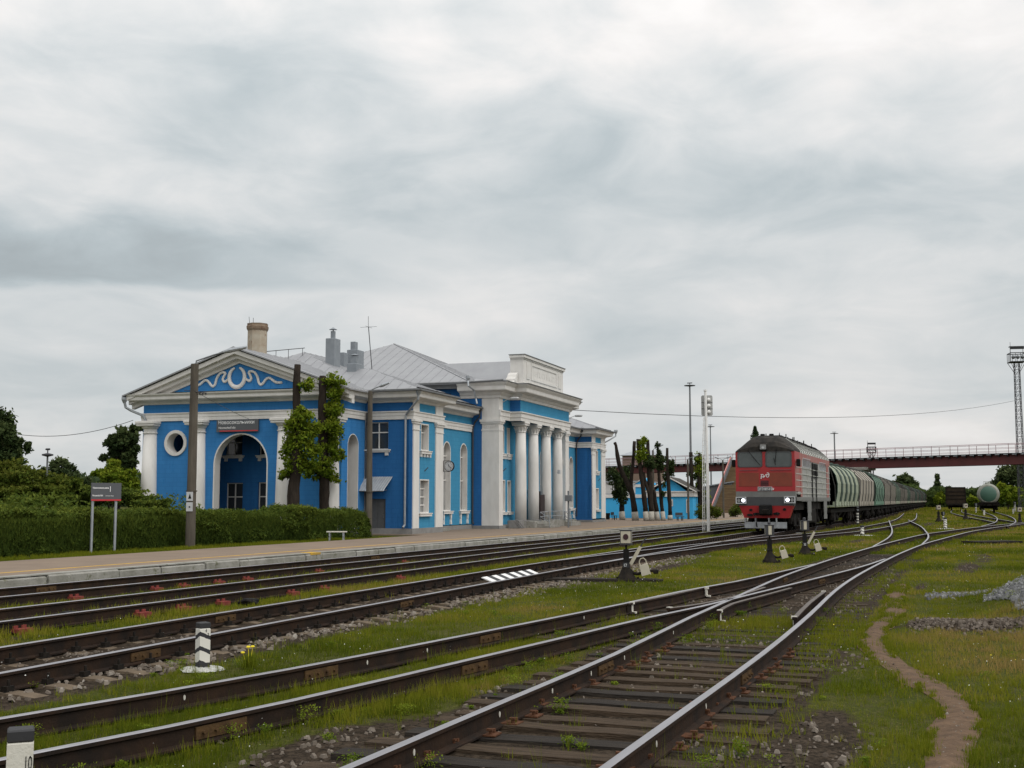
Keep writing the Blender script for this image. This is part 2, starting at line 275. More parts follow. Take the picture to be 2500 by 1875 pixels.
# ------------------------------------------------------------------ mesh helpers
class MB:
    def __init__(s): s.v = []; s.f = []; s.m = []; s.cur = 0
    def add(s, vs, fs):
        o = len(s.v); s.v += [tuple(x) for x in vs]; s.f += [tuple(i+o for i in f) for f in fs]; s.m += [s.cur]*len(fs); return s
    def box(s, x0, x1, y0, y1, z0, z1):
        return s.add([(x0, y0, z0), (x1, y0, z0), (x1, y1, z0), (x0, y1, z0), (x0, y0, z1), (x1, y0, z1), (x1, y1, z1), (x0, y1, z1)],
                     [(0, 3, 2, 1), (4, 5, 6, 7), (0, 1, 5, 4), (1, 2, 6, 5), (2, 3, 7, 6), (3, 0, 4, 7)])
    def hexa(s, lo, hi):      # two quads, low and high
        return s.add(list(lo)+list(hi), [(0, 3, 2, 1), (4, 5, 6, 7), (0, 1, 5, 4), (1, 2, 6, 5), (2, 3, 7, 6), (3, 0, 4, 7)])
    def bbox(s, x0, x1, y0, y1, z0, z1, b=.02):   # box with chamfered edges
        for (a0, a1, c0, c1, e0, e1) in ((x0, x1, y0+b, y1-b, z0+b, z1-b),):
            pass
        v = []
        for z, i in ((z0, b), (z0+b, 0), (z1-b, 0), (z1, b)):
            v += [(x0+i, y0+i, z), (x1-i, y0+i, z), (x1-i, y1-i, z), (x0+i, y1-i, z)]
        f = [(3, 2, 1, 0), (12, 13, 14, 15)]
        for k in range(3):
            for j in range(4): f.append((4*k+j, 4*k+(j+1) % 4, 4*k+4+(j+1) % 4, 4*k+4+j))
        return s.add(v, f)
    def tube(s, pts, r, n=8, cap=True):
        pts = [Vector(p) for p in pts]; rs = r if isinstance(r, (list, tuple)) else [r]*len(pts)
        vs = []; prev = None
        for i, p in enumerate(pts):
            d = (pts[min(i+1, len(pts)-1)]-pts[max(i-1, 0)]).normalized()
            a = d.cross(Vector((0, 0, 1)) if abs(d.z) < .95 else Vector((1, 0, 0))).normalized()
            if prev is not None:
                a = (prev-d*prev.dot(d)).normalized()
            prev = a; b = d.cross(a)
            vs += [p+(a*math.cos(2*math.pi*k/n)+b*math.sin(2*math.pi*k/n))*rs[i] for k in range(n)]
        fs = [(i*n+k, i*n+(k+1) % n, (i+1)*n+(k+1) % n, (i+1)*n+k) for i in range(len(pts)-1) for k in range(n)]
        if cap: fs += [tuple(range(n-1, -1, -1)), tuple(range((len(pts)-1)*n, len(pts)*n))]
        return s.add(vs, fs)
    def lathe(s, prof, c=(0, 0, 0), n=16, axis='z'):
        vs = []
        for r, z in prof:
            for k in range(n):
                a = 2*math.pi*k/n; x, y = r*math.cos(a), r*math.sin(a)
                vs.append((c[0]+x, c[1]+y, c[2]+z) if axis == 'z' else ((c[0]+x, c[1]+z, c[2]+y) if axis == 'y' else (c[0]+z, c[1]+x, c[2]+y)))
        m_ = len(prof)
        fs = [(i*n+k, i*n+(k+1) % n, (i+1)*n+(k+1) % n, (i+1)*n+k) for i in range(m_-1) for k in range(n)]
        fs += [tuple(range(n-1, -1, -1)), tuple(range((m_-1)*n, m_*n))]
        return s.add(vs, fs)
    def prism(s, poly, fn, t0, t1):      # 2-D outline, fn(a,b,t) -> point
        n = len(poly)
        vs = [fn(a, b, t0) for a, b in poly]+[fn(a, b, t1) for a, b in poly]
        return s.add(vs, [tuple(range(n)), tuple(range(2*n-1, n-1, -1))]+[(i, (i+1) % n, n+(i+1) % n, n+i) for i in range(n)])
    def plate(s, outer, holes, fn, t0, t1):   # outline with holes, given thickness
        loops = [outer]+holes; flat = [q for lp in loops for q in lp]
        tri = tessellate_polygon([[Vector((a, b, 0)) for a, b in lp] for lp in loops])
        N = len(flat)
        vs = [fn(a, b, t0) for a, b in flat]+[fn(a, b, t1) for a, b in flat]
        fs = [tuple(x) for x in tri]+[tuple(i+N for i in reversed(x)) for x in tri]
        o = 0
        for lp in loops:
            n = len(lp); fs += [(o+i, o+(i+1) % n, N+o+(i+1) % n, N+o+i) for i in range(n)]; o += n
        return s.add(vs, fs)
    def build(s, name, mats, parent=None, smooth=False):
        me = bpy.data.meshes.new(name); me.from_pydata(s.v, [], s.f)
        for k in (mats if isinstance(mats, (list, tuple)) else [mats]): me.materials.append(M[k])
        if len(me.materials) > 1: me.polygons.foreach_set('material_index', s.m)
        if smooth: me.polygons.foreach_set('use_smooth', [True]*len(me.polygons))
        me.update()
        o = bpy.data.objects.new(name, me); COL.objects.link(o); o.parent = parent
        return o
def fast_mesh(name, V, n, mats, tint=None, parent=None):     # V: (faces*n, 3) unshared polygons with n corners
    V = np.asarray(V, np.float32).reshape(-1, 3); nf = len(V)//n
    me = bpy.data.meshes.new(name); me.vertices.add(len(V)); me.vertices.foreach_set('co', V.ravel())
    me.loops.add(len(V)); me.loops.foreach_set('vertex_index', np.arange(len(V), dtype=np.int32))
    me.polygons.add(nf); me.polygons.foreach_set('loop_start', np.arange(nf, dtype=np.int32)*n)
    me.update(calc_edges=True); me.materials.append(M[mats])
    if tint is not None:
        at_ = me.attributes.new('tint', 'FLOAT', 'FACE'); at_.data.foreach_set('value', np.asarray(tint, np.float32))
    o = bpy.data.objects.new(name, me); COL.objects.link(o); o.parent = parent; return o
def tag(o, label=None, cat=None, group=None, kind=None):
    if label: o['label'] = label
    if cat: o['category'] = cat
    if group: o['group'] = group
    if kind: o['kind'] = kind
    return o
def thing(name, label, cat, loc=(0, 0, 0), rz=0.0, group=None):
    o = bpy.data.objects.new(name, None); COL.objects.link(o); o.location = loc; o.rotation_euler = (0, 0, rz); o.empty_display_size = .3
    return tag(o, label, cat, group)
def copy_tree(o, parent=None):
    c = o.copy(); COL.objects.link(c); c.parent = parent
    for ch in list(o.children): copy_tree(ch, c)
    return c
def text_obj(name, s, size, matname, parent, fn_rot, loc, sx=1.0, thick=.004, align='LEFT', bold=0.0):
    c = bpy.data.curves.new('t', 'FONT'); c.body = s; c.size = size; c.extrude = thick; c.align_x = align; c.offset = bold
    o = bpy.data.objects.new('t', c); COL.objects.link(o)
    dg = bpy.context.evaluated_depsgraph_get(); me = bpy.data.meshes.new_from_object(o.evaluated_get(dg))
    bpy.data.objects.remove(o); me.materials.clear(); me.materials.append(M[matname])
    q = bpy.data.objects.new(name, me); COL.objects.link(q); q.parent = parent; q.location = loc; q.rotation_euler = fn_rot; q.scale = (sx, 1, 1)
    return q
def arch(c, hw, z0, ztop, n=12):       # outline of an arched opening
    zs = ztop-hw
    return [(c-hw, z0), (c+hw, z0)]+[(c+hw*math.cos(math.pi*k/n), zs+hw*math.sin(math.pi*k/n)) for k in range(n+1)]
def rect(a0, a1, z0, z1): return [(a0, z0), (a1, z0), (a1, z1), (a0, z1)]
def circ(c, z, r, n=28): return [(c+r*math.cos(2*math.pi*k/n), z+r*math.sin(2*math.pi*k/n)) for k in range(n)]

# ------------------------------------------------------------------ the yard: rail lines (x, y on the ground), level rail head z = RH
RH = .18
def spl(pts, step=1.5):            # Catmull-Rom through traced points
    P = [np.array(p, float) for p in pts]; P = [2*P[0]-P[1]]+P+[2*P[-1]-P[-2]]; o = []
    for i in range(1, len(P)-2):
        n = max(2, int(np.linalg.norm(P[i+1]-P[i])/step))
        for k in range(n):
            t_ = k/n; a, b, c, d = P[i-1], P[i], P[i+1], P[i+2]
            o.append(.5*((2*b)+(c-a)*t_+(2*a-5*b+4*c-d)*t_**2+(3*b-a-3*c+d)*t_**3))
    o.append(P[-2]); return o
def off(line, d):                  # parallel line, +d to the right of travel
    o = []
    for i, p in enumerate(line):
        q = line[min(i+1, len(line)-1)]-line[max(i-1, 0)]; q = q/np.linalg.norm(q); o.append(p+np.array([q[1], -q[0]])*d)
    return o
c1 = spl([(-16.65, 4), (-16.65, 30), (-16.7, 80), (-16.9, 200)], 8)
c2 = spl([(-13.35, 4), (-13.45, 22), (-13.95, 45), (-14.3, 80), (-14.6, 200)], 6)
c3 = spl([(-9.5, 4), (-9.68, 10), (-9.9, 17), (-10.28, 30), (-10.5, 46), (-10.55, 65), (-10.45, 81), (-10.1, 96), (-10.0, 111), (-10.2, 125), (-10.55, 140), (-11.8, 200), (-13.7, 300), (-17.2, 500)], 3)
L3b = spl([(-11.05, 31), (-10.75, 37), (-10.1, 45.4), (-9.14, 55), (-8.24, 61.2), (-7.6, 66), (-6.95, 78), (-6.6, 98), (-6.9, 115), (-7.9, 140), (-9, 165)])
R3b = spl([(-9.5, 29), (-9.5, 35), (-9.3, 39.8), (-8.9, 46.5), (-8.3, 52), (-7.6, 57.4), (-6.95, 61.5), (-6.05, 68.2), (-5.4, 80), (-5.05, 98), (-5.3, 115), (-6.3, 140), (-7.4, 165)])
L4 = spl([(-7.75, 4.4), (-7.06, 7.3), (-6.44, 10.4), (-5.8, 15.5), (-5.43, 18.8), (-5.15, 21.9), (-4.72, 24.9), (-4.39, 28.6), (-4.03, 32.6)])
R4 = spl([(-6.35, 4.4), (-5.88, 6.5), (-5.42, 8.8), (-4.78, 14), (-4.46, 16.8), (-4.13, 18.9), (-3.8, 21.9), (-3.27, 26.8), (-2.8, 31.5), (-2.52, 36)])
L5 = spl([(-3.74, 3.2), (-3.75, 8), (-3.75, 12.7), (-3.9, 17), (-3.97, 21.1), (-4.07, 26.8), (-4.0, 32.8), (-3.85, 38), (-3.55, 45.6), (-3.05, 55), (-2.5, 63), (-1.75, 69), (-.2, 80), (1.7, 91), (4.6, 106)])
R5 = spl([(-2.22, 3.2), (-2.24, 8), (-2.25, 13.3), (-2.35, 18), (-2.52, 23), (-2.56, 27.7), (-2.48, 33.6), (-2.3, 41), (-1.95, 49.3), (-1.5, 55.5), (-1.0, 62), (-.2, 71), (1.5, 84), (3.4, 96), (5.6, 108)])
LD = spl([(-3.6, 45.5), (-3.66, 50), (-3.78, 56), (-4.15, 64.6), (-4.9, 76.4), (-6.3, 96), (-7.0, 106)])
RD = spl([(-2.02, 48.5), (-2.08, 55.8), (-2.26, 61.5), (-2.6, 68), (-3.45, 82), (-4.9, 100), (-5.6, 109)])
LE = spl([(.2, 83.5), (.8, 92), (1.3, 101), (1.62, 114), (1.75, 128), (1.6, 150), (1.0, 185), (.75, 235)], 4)
RE = spl([(1.8, 85), (2.4, 94), (2.85, 104), (3.1, 116), (3.22, 130), (3.05, 152), (2.5, 185), (2.25, 235)], 4)
G1 = spl([(1.3, 99), (.6, 110), (-.5, 125), (-1.5, 140), (-2.6, 160), (-3.6, 185), (-4.2, 240)], 4)
G2 = spl([(2.75, 101.5), (2.0, 113), (.95, 128), (-.05, 143), (-1.1, 163), (-2.1, 187), (-2.7, 240)], 4)

def seg_dist(px_, py_, line):      # distance of many points to a polyline
    best = np.full(px_.shape, 1e9)
    for a, b in zip(line[:-1], line[1:]):
        d = b-a; L2 = d@d; t_ = np.clip(((px_-a[0])*d[0]+(py_-a[1])*d[1])/L2, 0, 1)
        best = np.minimum(best, np.hypot(px_-a[0]-t_*d[0], py_-a[1]-t_*d[1]))
    return best
def vnoise(x, y, s, seed=0):       # smooth value noise 0..1
    x = x/s+seed*17.3; y = y/s-seed*9.1; xi = np.floor(x); yi = np.floor(y); fx = x-xi; fy = y-yi
    fx = fx*fx*(3-2*fx); fy = fy*fy*(3-2*fy)
    h = lambda a, b: np.modf(np.abs(np.sin(a*127.1+b*311.7+seed*74.7)*43758.5453))[0]
    return (h(xi, yi)*(1-fx)+h(xi+1, yi)*fx)*(1-fy)+(h(xi, yi+1)*(1-fx)+h(xi+1, yi+1)*fx)*fy
def fbm(x, y, s, seed=0): return (vnoise(x, y, s, seed)*.55+vnoise(x, y, s*.45, seed+1)*.28+vnoise(x, y, s*.2, seed+2)*.17)
def sub(line, y0, y1): return [p for p in line if y0 <= p[1] <= y1]
path_pts = [(-.08, 4.5), (-.22, 7.0), (-.27, 9.0), (-.24, 10.1), (-.21, 11.3), (-.32, 12.3), (-.60, 13.2), (-.92, 14.4), (-1.22, 15.6), (-1.38, 17.2), (-1.42, 18.6), (-1.36, 20.2), (-1.44, 22.5), (-1.55, 25), (-1.62, 28)]
path_line = spl(path_pts, .35)
track5 = [(a+b)/2 for a, b in zip(L5[:60], L5[:60])]
mid5 = [np.array([-3.0, 3.0]), np.array([-3.0, 13]), np.array([-3.15, 20]), np.array([-3.3, 27]), np.array([-3.25, 34]), np.array([-3.05, 42])]
mid4 = [np.array([-5.0, 17.0]), np.array([-4.3, 22]), np.array([-3.7, 28]), np.array([-3.3, 34])]
r3s = off(sub(c3, 4, 75), 1.35)
def soil_mask(x, y):
    nz = fbm(x, y, 1.7, 3); nf = fbm(x, y, .5, 5)
    d5 = seg_dist(x, y, mid5); s = np.clip(1.25-np.maximum(d5-1.15, 0)/.45, 0, 1.25)*(y < 46)
    s = s*np.where((y > 15.6) & (y < 19.5) & (nz > .42), .35, 1)
    s = np.maximum(s, np.clip(1.0-np.maximum(seg_dist(x, y, mid4)-1.2, 0)/.5, 0, 1)*.9)
    d3 = seg_dist(x, y, c3); s = np.maximum(s, np.clip(1.1-np.maximum(d3-1.30, 0)/.3, 0, 1)*.9)
    s = np.maximum(s, np.clip(1.1-seg_dist(x, y, r3s)/.45, 0, 1)*.42)
    for L_, wd, k in ((c1, .85, .34), (c2, .9, .38), (L3b, .3, .4), (R3b, .3, .4)):
        s = np.maximum(s, np.clip(1.0-np.maximum(seg_dist(x, y, L_)-wd, 0)/.4, 0, 1)*k)
    for L_ in (L4, R4, LD, RD, LE, RE, G1, G2): s = np.maximum(s, np.clip(1-seg_dist(x, y, L_)/.28, 0, 1)*.62)
    def blob(cx, cy_, rx, ry, k): return k*np.clip(1.3-np.hypot((x-cx)/rx, (y-cy_)/ry), 0, 1)
    for b_ in ((-4.55, 8.1, .55, 1.5, 1.15), (-4.3, 11.0, .35, 1.6, .9), (-1.25, 9.6, .42, 1.7, 1.1), (-1.55, 14.5, .35, 1.2, .7), (-8.0, 6.5, .4, .9, .8), (-8.7, 8.6, .5, 1.2, .85), (-.35, 18.6, 1.0, .35, 1.1),
               (-.3, 36, .5, 4, .8), (.15, 42, .5, 6, .6), (-5.2, 57, .5, 5, .8), (-8.2, 33, .45, 5, .9), (-11.9, 20, .4, 3, .6), (.35, 8.3, .35, 1.0, .55), (-3.6, 100, 1, 14, .6), (-12.2, 13, .35, 1.5, .6), (-1.2, 27.5, .18, 1.6, .9)):
        s = np.maximum(s, blob(*b_))
    return s*(.62+.75*nf)+(nz-.62)*.6*(s < .3)
def gz(x, y):
    x = np.asarray(x, float); y = np.asarray(y, float)
    k = np.clip((-18.55-x)/.3, 0, 1)*(x > -400)
    b_ = (fbm(x, y, 1.3, 8)-.5)*.05*np.clip(1-(np.abs(x+8)/60), 0, 1)
    heap = .60*np.exp(-(((x-1.5)/1.25)**2+((y-22.8)/3.3)**2)**1.3)
    berm = .10*np.exp(-(((y-18.9)/.45)**2))*np.clip((x+1.2)/.4, 0, 1)*np.clip((2.5-x)/1, 0, 1)
    return b_*(1-k)+.27*k+heap+berm-.02
def axis_(segs):
    o = []
    for a, b, n in segs: o += list(np.linspace(a, b, n, endpoint=False))
    return np.array(o+[segs[-1][1]])
gx = axis_([(-3000, -200, 8), (-200, -45, 10), (-45, -19.2, 12), (-19.2, 6, 150), (6, 40, 14), (40, 200, 8), (200, 3000, 8)])
gy = axis_([(-60, 2, 8), (2, 34, 190), (34, 70, 60), (70, 200, 40), (200, 700, 12), (700, 5000, 10)])
GX, GY = np.meshgrid(gx, gy); GZ = gz(GX, GY)
me = bpy.data.meshes.new('ground'); nx, ny = len(gx), len(gy)
idx = np.arange(nx*ny).reshape(ny, nx)
q = np.stack([idx[:-1, :-1], idx[:-1, 1:], idx[1:, 1:], idx[1:, :-1]], -1).reshape(-1, 4)
me.from_pydata(np.stack([GX.ravel(), GY.ravel(), GZ.ravel()], 1).tolist(), [], q.tolist()); me.materials.append(M['ground'])
a_ = me.attributes.new('soil', 'FLOAT', 'POINT'); a_.data.foreach_set('value', np.clip(soil_mask(GX.ravel(), GY.ravel()), 0, 1).astype(np.float32))
me.polygons.foreach_set('use_smooth', [True]*len(me.polygons))
ground = bpy.data.objects.new('ground', me); COL.objects.link(ground); tag(ground, kind='structure')

# footpath: a worn strip lying just above the ground
mb = MB(); prev = None
ws = [.108+.02*math.sin(i*.9)+.035*rnd.random() for i in range(len(path_line))]
for i, p_ in enumerate(path_line):
    q_ = path_line[min(i+1, len(path_line)-1)]-path_line[max(i-1, 0)]; q_ = q_/np.linalg.norm(q_); nrm = np.array([q_[1], -q_[0]])
    w_ = ws[i]*(1 if i > 2 else 1); row = []
    for k in (-1.25, -.7, 0, .7, 1.25):
        xy = p_+nrm*w_*k*(1+.30*rnd.random()); row.append((xy[0], xy[1], float(gz(xy[0], xy[1]))+.030-.018*abs(k)))
    o_ = len(mb.v); mb.v += row
    if i: mb.f += [(o_-5+k, o_-4+k, o_+1+k, o_+k) for k in range(4)]; mb.m += [0]*4
tag(mb.build('footpath', 'dirt', smooth=True), kind='structure')

# ------------------------------------------------------------------ platform
PZ = .31
mb = MB(); mb.box(-23.4, -18.62, 0, 49.3, .0, PZ-.015); mb.box(-48, -18.62, 49.3, 150, .0, PZ-.015)
plat = mb.build('platform', 'asphalt'); tag(plat, kind='structure')
mb = MB(); mb.box(-19.72, -19.60, 0, 120, PZ-.015, PZ-.011)
o = mb.build('platform_line', 'yellow'); tag(o, kind='structure')
mb = MB(); y = 0.0
while y < 125:
    L_ = 1.9*(.6+.7*rnd.random()); dz = rnd.uniform(-.012, .012); dx = rnd.uniform(-.015, .015)
    mb.bbox(-18.62+dx*1.6, -18.36+dx*1.6, y+.02, y+L_-.02, -.1, PZ-.04+dz*1.3, .03); y += L_
mb.box(-18.75, -18.40, 0, 125, PZ-.03, PZ-.005)
o = mb.build('platform_edge', 'concrete'); tag(o, kind='structure')
mb = MB(); mb.box(-18.75, -18.352, 30.8, 31.35, PZ-.06, PZ+.004); o = mb.build('platform_edge_mark', 'yellow'); tag(o, 'yellow painted mark on the edge of the concrete platform', 'paint mark')

# ------------------------------------------------------------------ railway tracks
def rail_obj(line, parent, y0=None, y1=None, dz=0, top='rail_top'):
    if y0 is not None: line = sub(line, y0, y1)
    prof = [(-.036, .0), (-.036, -.028), (-.012, -.042), (-.012, -.145), (-.07, -.16), (-.07, -.175), (.07, -.175), (.07, -.16), (.012, -.145), (.012, -.042), (.036, -.028), (.036, .0), (.028, .006), (-.028, .006)]
    n = len(prof); vs = []; fs = []; ms = []
    for i, p_ in enumerate(line):
        q_ = line[min(i+1, len(line)-1)]-line[max(i-1, 0)]; q_ = q_/np.linalg.norm(q_); nr = np.array([q_[1], -q_[0]])
        for a, b in prof: xy = p_+nr*a; vs.append((xy[0], xy[1], RH+dz+b))
        if i:
            o_ = i*n
            for k in range(n):
                fs.append((o_-n+k, o_-n+(k+1) % n, o_+(k+1) % n, o_+k)); ms.append(1 if k in (11, 12, 13) else 0)
    fs += [tuple(range(n)), tuple(range(len(vs)-1, len(vs)-n-1, -1))]; ms += [0, 0]
    b_ = MB(); b_.v, b_.f, b_.m = vs, fs, ms
    return b_.build('rail', ['rail_side', top], parent)
def track(label, group='railway tracks of the yard'): return thing('railway_track', label, 'railway track', group=group)
t1 = track('railway track nearest the platform, running straight along its concrete edge'); rail_obj(off(c1, -.76), t1); rail_obj(off(c1, .76), t1)
t2 = track('overgrown second track from the platform with faded red rail clips'); rail_obj(off(c2, -.72), t2); rail_obj(off(c2, .72), t2)
t3 = track('main track on grey brown concrete sleepers with the red locomotive on it'); rail_obj(off(c3, -.75), t3); rail_obj(off(c3, .75), t3)
t3b = track('-'); rail_obj(L3b, t3b); rail_obj(R3b, t3b)
t3b['label'] = 'branch track leaving the locomotive track and passing in front of the locomotive'
t4 = track('grassy track behind the near post numbered 10, joining the nearest track at a switch'); rail_obj(L4, t4); rail_obj(R4, t4)
t5 = track('nearest track on dark wooden sleepers running from the bottom edge to the far right'); rail_obj(L5, t5); rail_obj(R5, t5)
tD = track('curved crossover track bending left from the nearest track to the branch track'); rail_obj(LD, tD); rail_obj(RD, tD)
tE = track('far right track leading to the green tank wagon'); rail_obj(LE, tE); rail_obj(RE, tE)
tG = track('far right track leading to the dark open wagon'); rail_obj(G1, tG); rail_obj(G2, tG)

def interp(line, y):
    for a, b in zip(line[:-1], line[1:]):
        if a[1] <= y <= b[1]: return a+(b-a)*(y-a[1])/(b[1]-a[1])
    return line[-1]
def rotz(o, a): o.rotation_euler = (0, 0, a)
# concrete sleepers of the main track: one mesh shared by all
mb = MB()
secs = [(-1.33, .13, -.03), (-1.05, .135, .0), (-.75, .14, .012), (-.4, .12, -.03), (0, .11, -.04), (.4, .12, -.03), (.75, .14, .012), (1.05, .135, .0), (1.33, .13, -.03)]
for (a, wa, za), (b, wb, zb) in zip(secs[:-1], secs[1:]):
    mb.hexa([(a, -wa, -.2), (b, -wb, -.2), (b, wb, -.2), (a, wa, -.2)], [(a, -wa*.72, za), (b, -wb*.72, zb), (b, wb*.72, zb), (a, wa*.72, za)])
s0 = mb.build('sleeper', 'sleeper_concrete', t3)
f0s = []
for x_ in (-.75, .75):
    mb = MB()
    for sx in (-1, 1):
        mb.box(x_+sx*.05-.02, x_+sx*.05+.02, -.10, .10, .0, .03); mb.box(x_+sx*.10-.035, x_+sx*.10+.035, -.05, .05, .01, .06); mb.lathe([(.016, 0), (.016, .11)], (x_+sx*.105, 0, .01), 6)
    mb.box(x_-.14, x_+.14, -.09, .09, -.005, .008); f0s.append(mb.build('fastening', 'black_oil', s0))
y = 5.2; first = True; k = 0; rest = MB(); rest_f = MB()
while y < 78:
    p_ = interp(c3, y); a = math.atan2(-(interp(c3, y+1)-p_)[0], 1.0)
    if k < 96:
        if first: s = s0; first = False
        else:
            s = s0.copy(); COL.objects.link(s); s.parent = t3
            for f0 in f0s: f_ = f0.copy(); COL.objects.link(f_); f_.parent = s
        s.location = (p_[0], y, rnd.uniform(-.006, .006)); rotz(s, a+rnd.uniform(-.015, .015))
    else:
        for src, dst in ((s0, rest), (f0s[0], rest_f), (f0s[1], rest_f)):
            vv = [(v.co.x+p_[0], v.co.y+y, v.co.z) for v in src.data.vertices]; dst.add(vv, [tuple(pl.vertices) for pl in src.data.polygons])
    k += 1; y += .56
o = rest.build('sleeper', 'sleeper_concrete', t3); tag(o, kind='stuff'); o = rest_f.build('fastening', 'black_oil', o)
# wooden sleepers and long switch timbers
def timber(x0, x1, y, parent, rot=0.0, dark=None, w_=.125, z=.0):
    b_ = MB(); n = 7; L_ = x1-x0; vs = []
    for i in range(n+1):
        x = -L_/2+L_*i/n; e = rnd.uniform(-.008, .008); zt = rnd.uniform(-.008, .004)
        vs += [(x, -w_+e, -.17), (x, w_+e, -.17), (x, w_*.92+e, zt), (x, -w_*.92+e, zt)]
    fs = [(4*i+k_, 4*i+(k_+1) % 4, 4*i+4+(k_+1) % 4, 4*i+4+k_) for i in range(n) for k_ in range(4)]+[(0, 3, 2, 1), (4*n, 4*n+1, 4*n+2, 4*n+3)]
    b_.add(vs, fs); o_ = b_.build('sleeper', 'sleeper_dark' if (dark if dark is not None else rnd.random() < .45) else 'sleeper_wood', parent)
    o_.location = ((x0+x1)/2, y, z); rotz(o_, rot+rnd.uniform(-.012, .012)); return o_
y = 4.2
while y < 15.2:
    a_ = rnd.uniform(-.08, .08); s = timber(-4.38+a_, -1.66+a_*.8, y, t5, R(.5), z=rnd.uniform(.0, .018)); y += .47+rnd.uniform(-.03, .03)
    for x_ in (-.75, .76):
        b_ = MB()
        b_.box(x_-.15, x_+.15, -.08, .08, .0, .012)
        for sx in (-.11, .10): b_.box(x_+sx-.012, x_+sx+.012, -.05, -.025, 0, .05); b_.box(x_+sx-.03, x_+sx+.02, -.055, -.02, .04, .055); b_.box(x_+sx-.012, x_+sx+.012, .02, .045, 0, .045)
        b_.build('tie_plate', 'rust', s)
y = 15.6
while y < 47:
    xl = interp(L4, min(y, 32.5))[0]-.55 if y < 34 else interp(L5, y)[0]-.6
    xr = interp(R5, y)[0]+.62
    timber(xl, xr, y, t5, R(-1.5), z=-.012, dark=(y > 30 or rnd.random() < .4)); y += .62+rnd.uniform(-.04, .04)
for y in np.arange(48, 72, .75):
    timber(interp(LD, y)[0]-.6, interp(R5, y)[0]+.6, y, tD, 0, dark=True, z=-.02)
for y in np.arange(72, 104, .8): timber(interp(LD, y)[0]-.55, interp(RD, y)[0]+.6, y, tD, R(5), dark=True, z=-.02)
for y in np.arange(42, 66, .7):
    timber(interp(L3b, y)[0]-.55, interp(R3b, y)[0]+.55, y, t3b, R(3), dark=True, z=-.02)
for y in np.arange(5.4, 15.4, .62): timber(interp(L4, y)[0]-.5, interp(R4, y)[0]+.5, y, t4, R(-6), dark=False, z=-.05)
# switch blades, check rails and frogs of the near switch
def short_rail(pts, name, parent, tip=True, top='rail_side', dz=-.004):
    ln = spl([np.array(p_) for p_ in pts], 1.0)
    o_ = rail_obj(ln, parent, dz=dz, top='rail_dull'); o_.name = name
    return o_
def white_mark(x, y, parent, ang=0.0, w_=.035):      # white painted band across a rail
    b_ = MB()
    b_.box(-.040, .040, -w_, w_, -.03, .0085); b_.box(-.016, .016, -w_, w_, -.15, -.03); b_.box(-.016, .078, -w_, w_, -.178, -.148)
    o_ = b_.build('painted_mark', 'paint_white', parent); o_.location = (x, y, RH); rotz(o_, ang); return o_
short_rail([(-5.52+.13, 19.0), (-5.28+.13, 21.0), (-5.12+.13, 23.2)], 'check_rail', t4)
short_rail([(-2.36-.14, 17.6), (-2.50-.13, 20.2), (-2.55-.14, 22.8)], 'check_rail', t5)
short_rail([(-4.55, 18.4), (-4.25, 19.4), (-4.02, 21), (-3.9, 23.5)], 'wing_rail', t4)
short_rail([(-3.72, 18.2), (-3.78, 19.6), (-3.62, 21.2), (-3.4, 23.5)], 'wing_rail', t5)
for (x, y, a) in ((-5.36, 19.2, -.06), (-4.93, 23.0, -.08), (-4.55, 18.5, -.4), (-3.72, 18.3, 0), (-2.52, 17.7, 0), (-2.70, 22.8, 0)): white_mark(x, y, t4, a)
# painted cover of the point machine rods between the rails of the main track
b_ = MB()
b_.cur = 0; n = 11
for i in range(n):
    b_.cur = i % 2
    b_.hexa([(.10, i*.29, 0), (.16, i*.29, 0), (.16, i*.29+.29, 0), (.10, i*.29+.29, 0)], [(-.30, i*.29, .15), (-.27, i*.29, .165), (-.27, i*.29+.29, .165), (-.30, i*.29+.29, .15)])
pc = b_.build('rod_cover', ['white_clean', 'plate_black']); pc.location = (-9.98, 24.5, .0); rotz(pc, .02)
tag(pc, 'black and white striped cover plate lying between the rails of the main track', 'cover plate')
# joint bars (rusty splice plates) on the rails
def joint(line, y, parent, mat_='rust_orange', side=1, L_=.27):
    p_ = interp(line, y); q_ = interp(line, y+.5)-interp(line, y-.5); b_ = MB()
    b_.box(side*.012, side*.03, -L_, L_, -.14, -.045)
    b_.box(-.03, -.012, -L_, L_, -.14, -.045)
    for i in (-.2, -.07, .07, .2): b_.lathe([(.014, 0), (.014, .025)], (side*.03, i, -.09), 6, 'x')
    o_ = b_.build('joint_bar', mat_, parent); o_.location = (p_[0], p_[1], RH); rotz(o_, math.atan2(-q_[0], q_[1])); return o_
for L_, ys, P_ in ((L4, (10.9, 14.4), t4), (R4, (11.8, 8.0), t4), (off(c3, -.75), (9.0, 15.3), t3), (off(c3, .75), (11.4, 18.6, 39), t3), (L5, (12.3, 27.2), t5), (R5, (12.2,), t5), (R4, (27.0,), t4), (off(c1, -.76), (19, 33), t1)):
    for y in ys: joint(L_, y, P_)
# white reference marks on rail webs
for L_, ys, P_ in ((L4, (6.72, 9.05, 11.7, 12.9, 14.2, 17.3), t4), (L5, (7.7, 9.3, 10.6, 11.8, 13.1, 15.8), t5), (R5, (8.6, 10.3), t5)):
    for y in ys:
        p_ = interp(L_, y); b_ = MB(); b_.prism([(.009*math.cos(k*math.pi/6), .024*math.sin(k*math.pi/6)) for k in range(12)], lambda a, b, t_: (t_, a*1.6, b), .0125, .017)
        o_ = b_.build('web_mark', 'paint_white', P_); o_.location = (p_[0], p_[1], RH-.085)
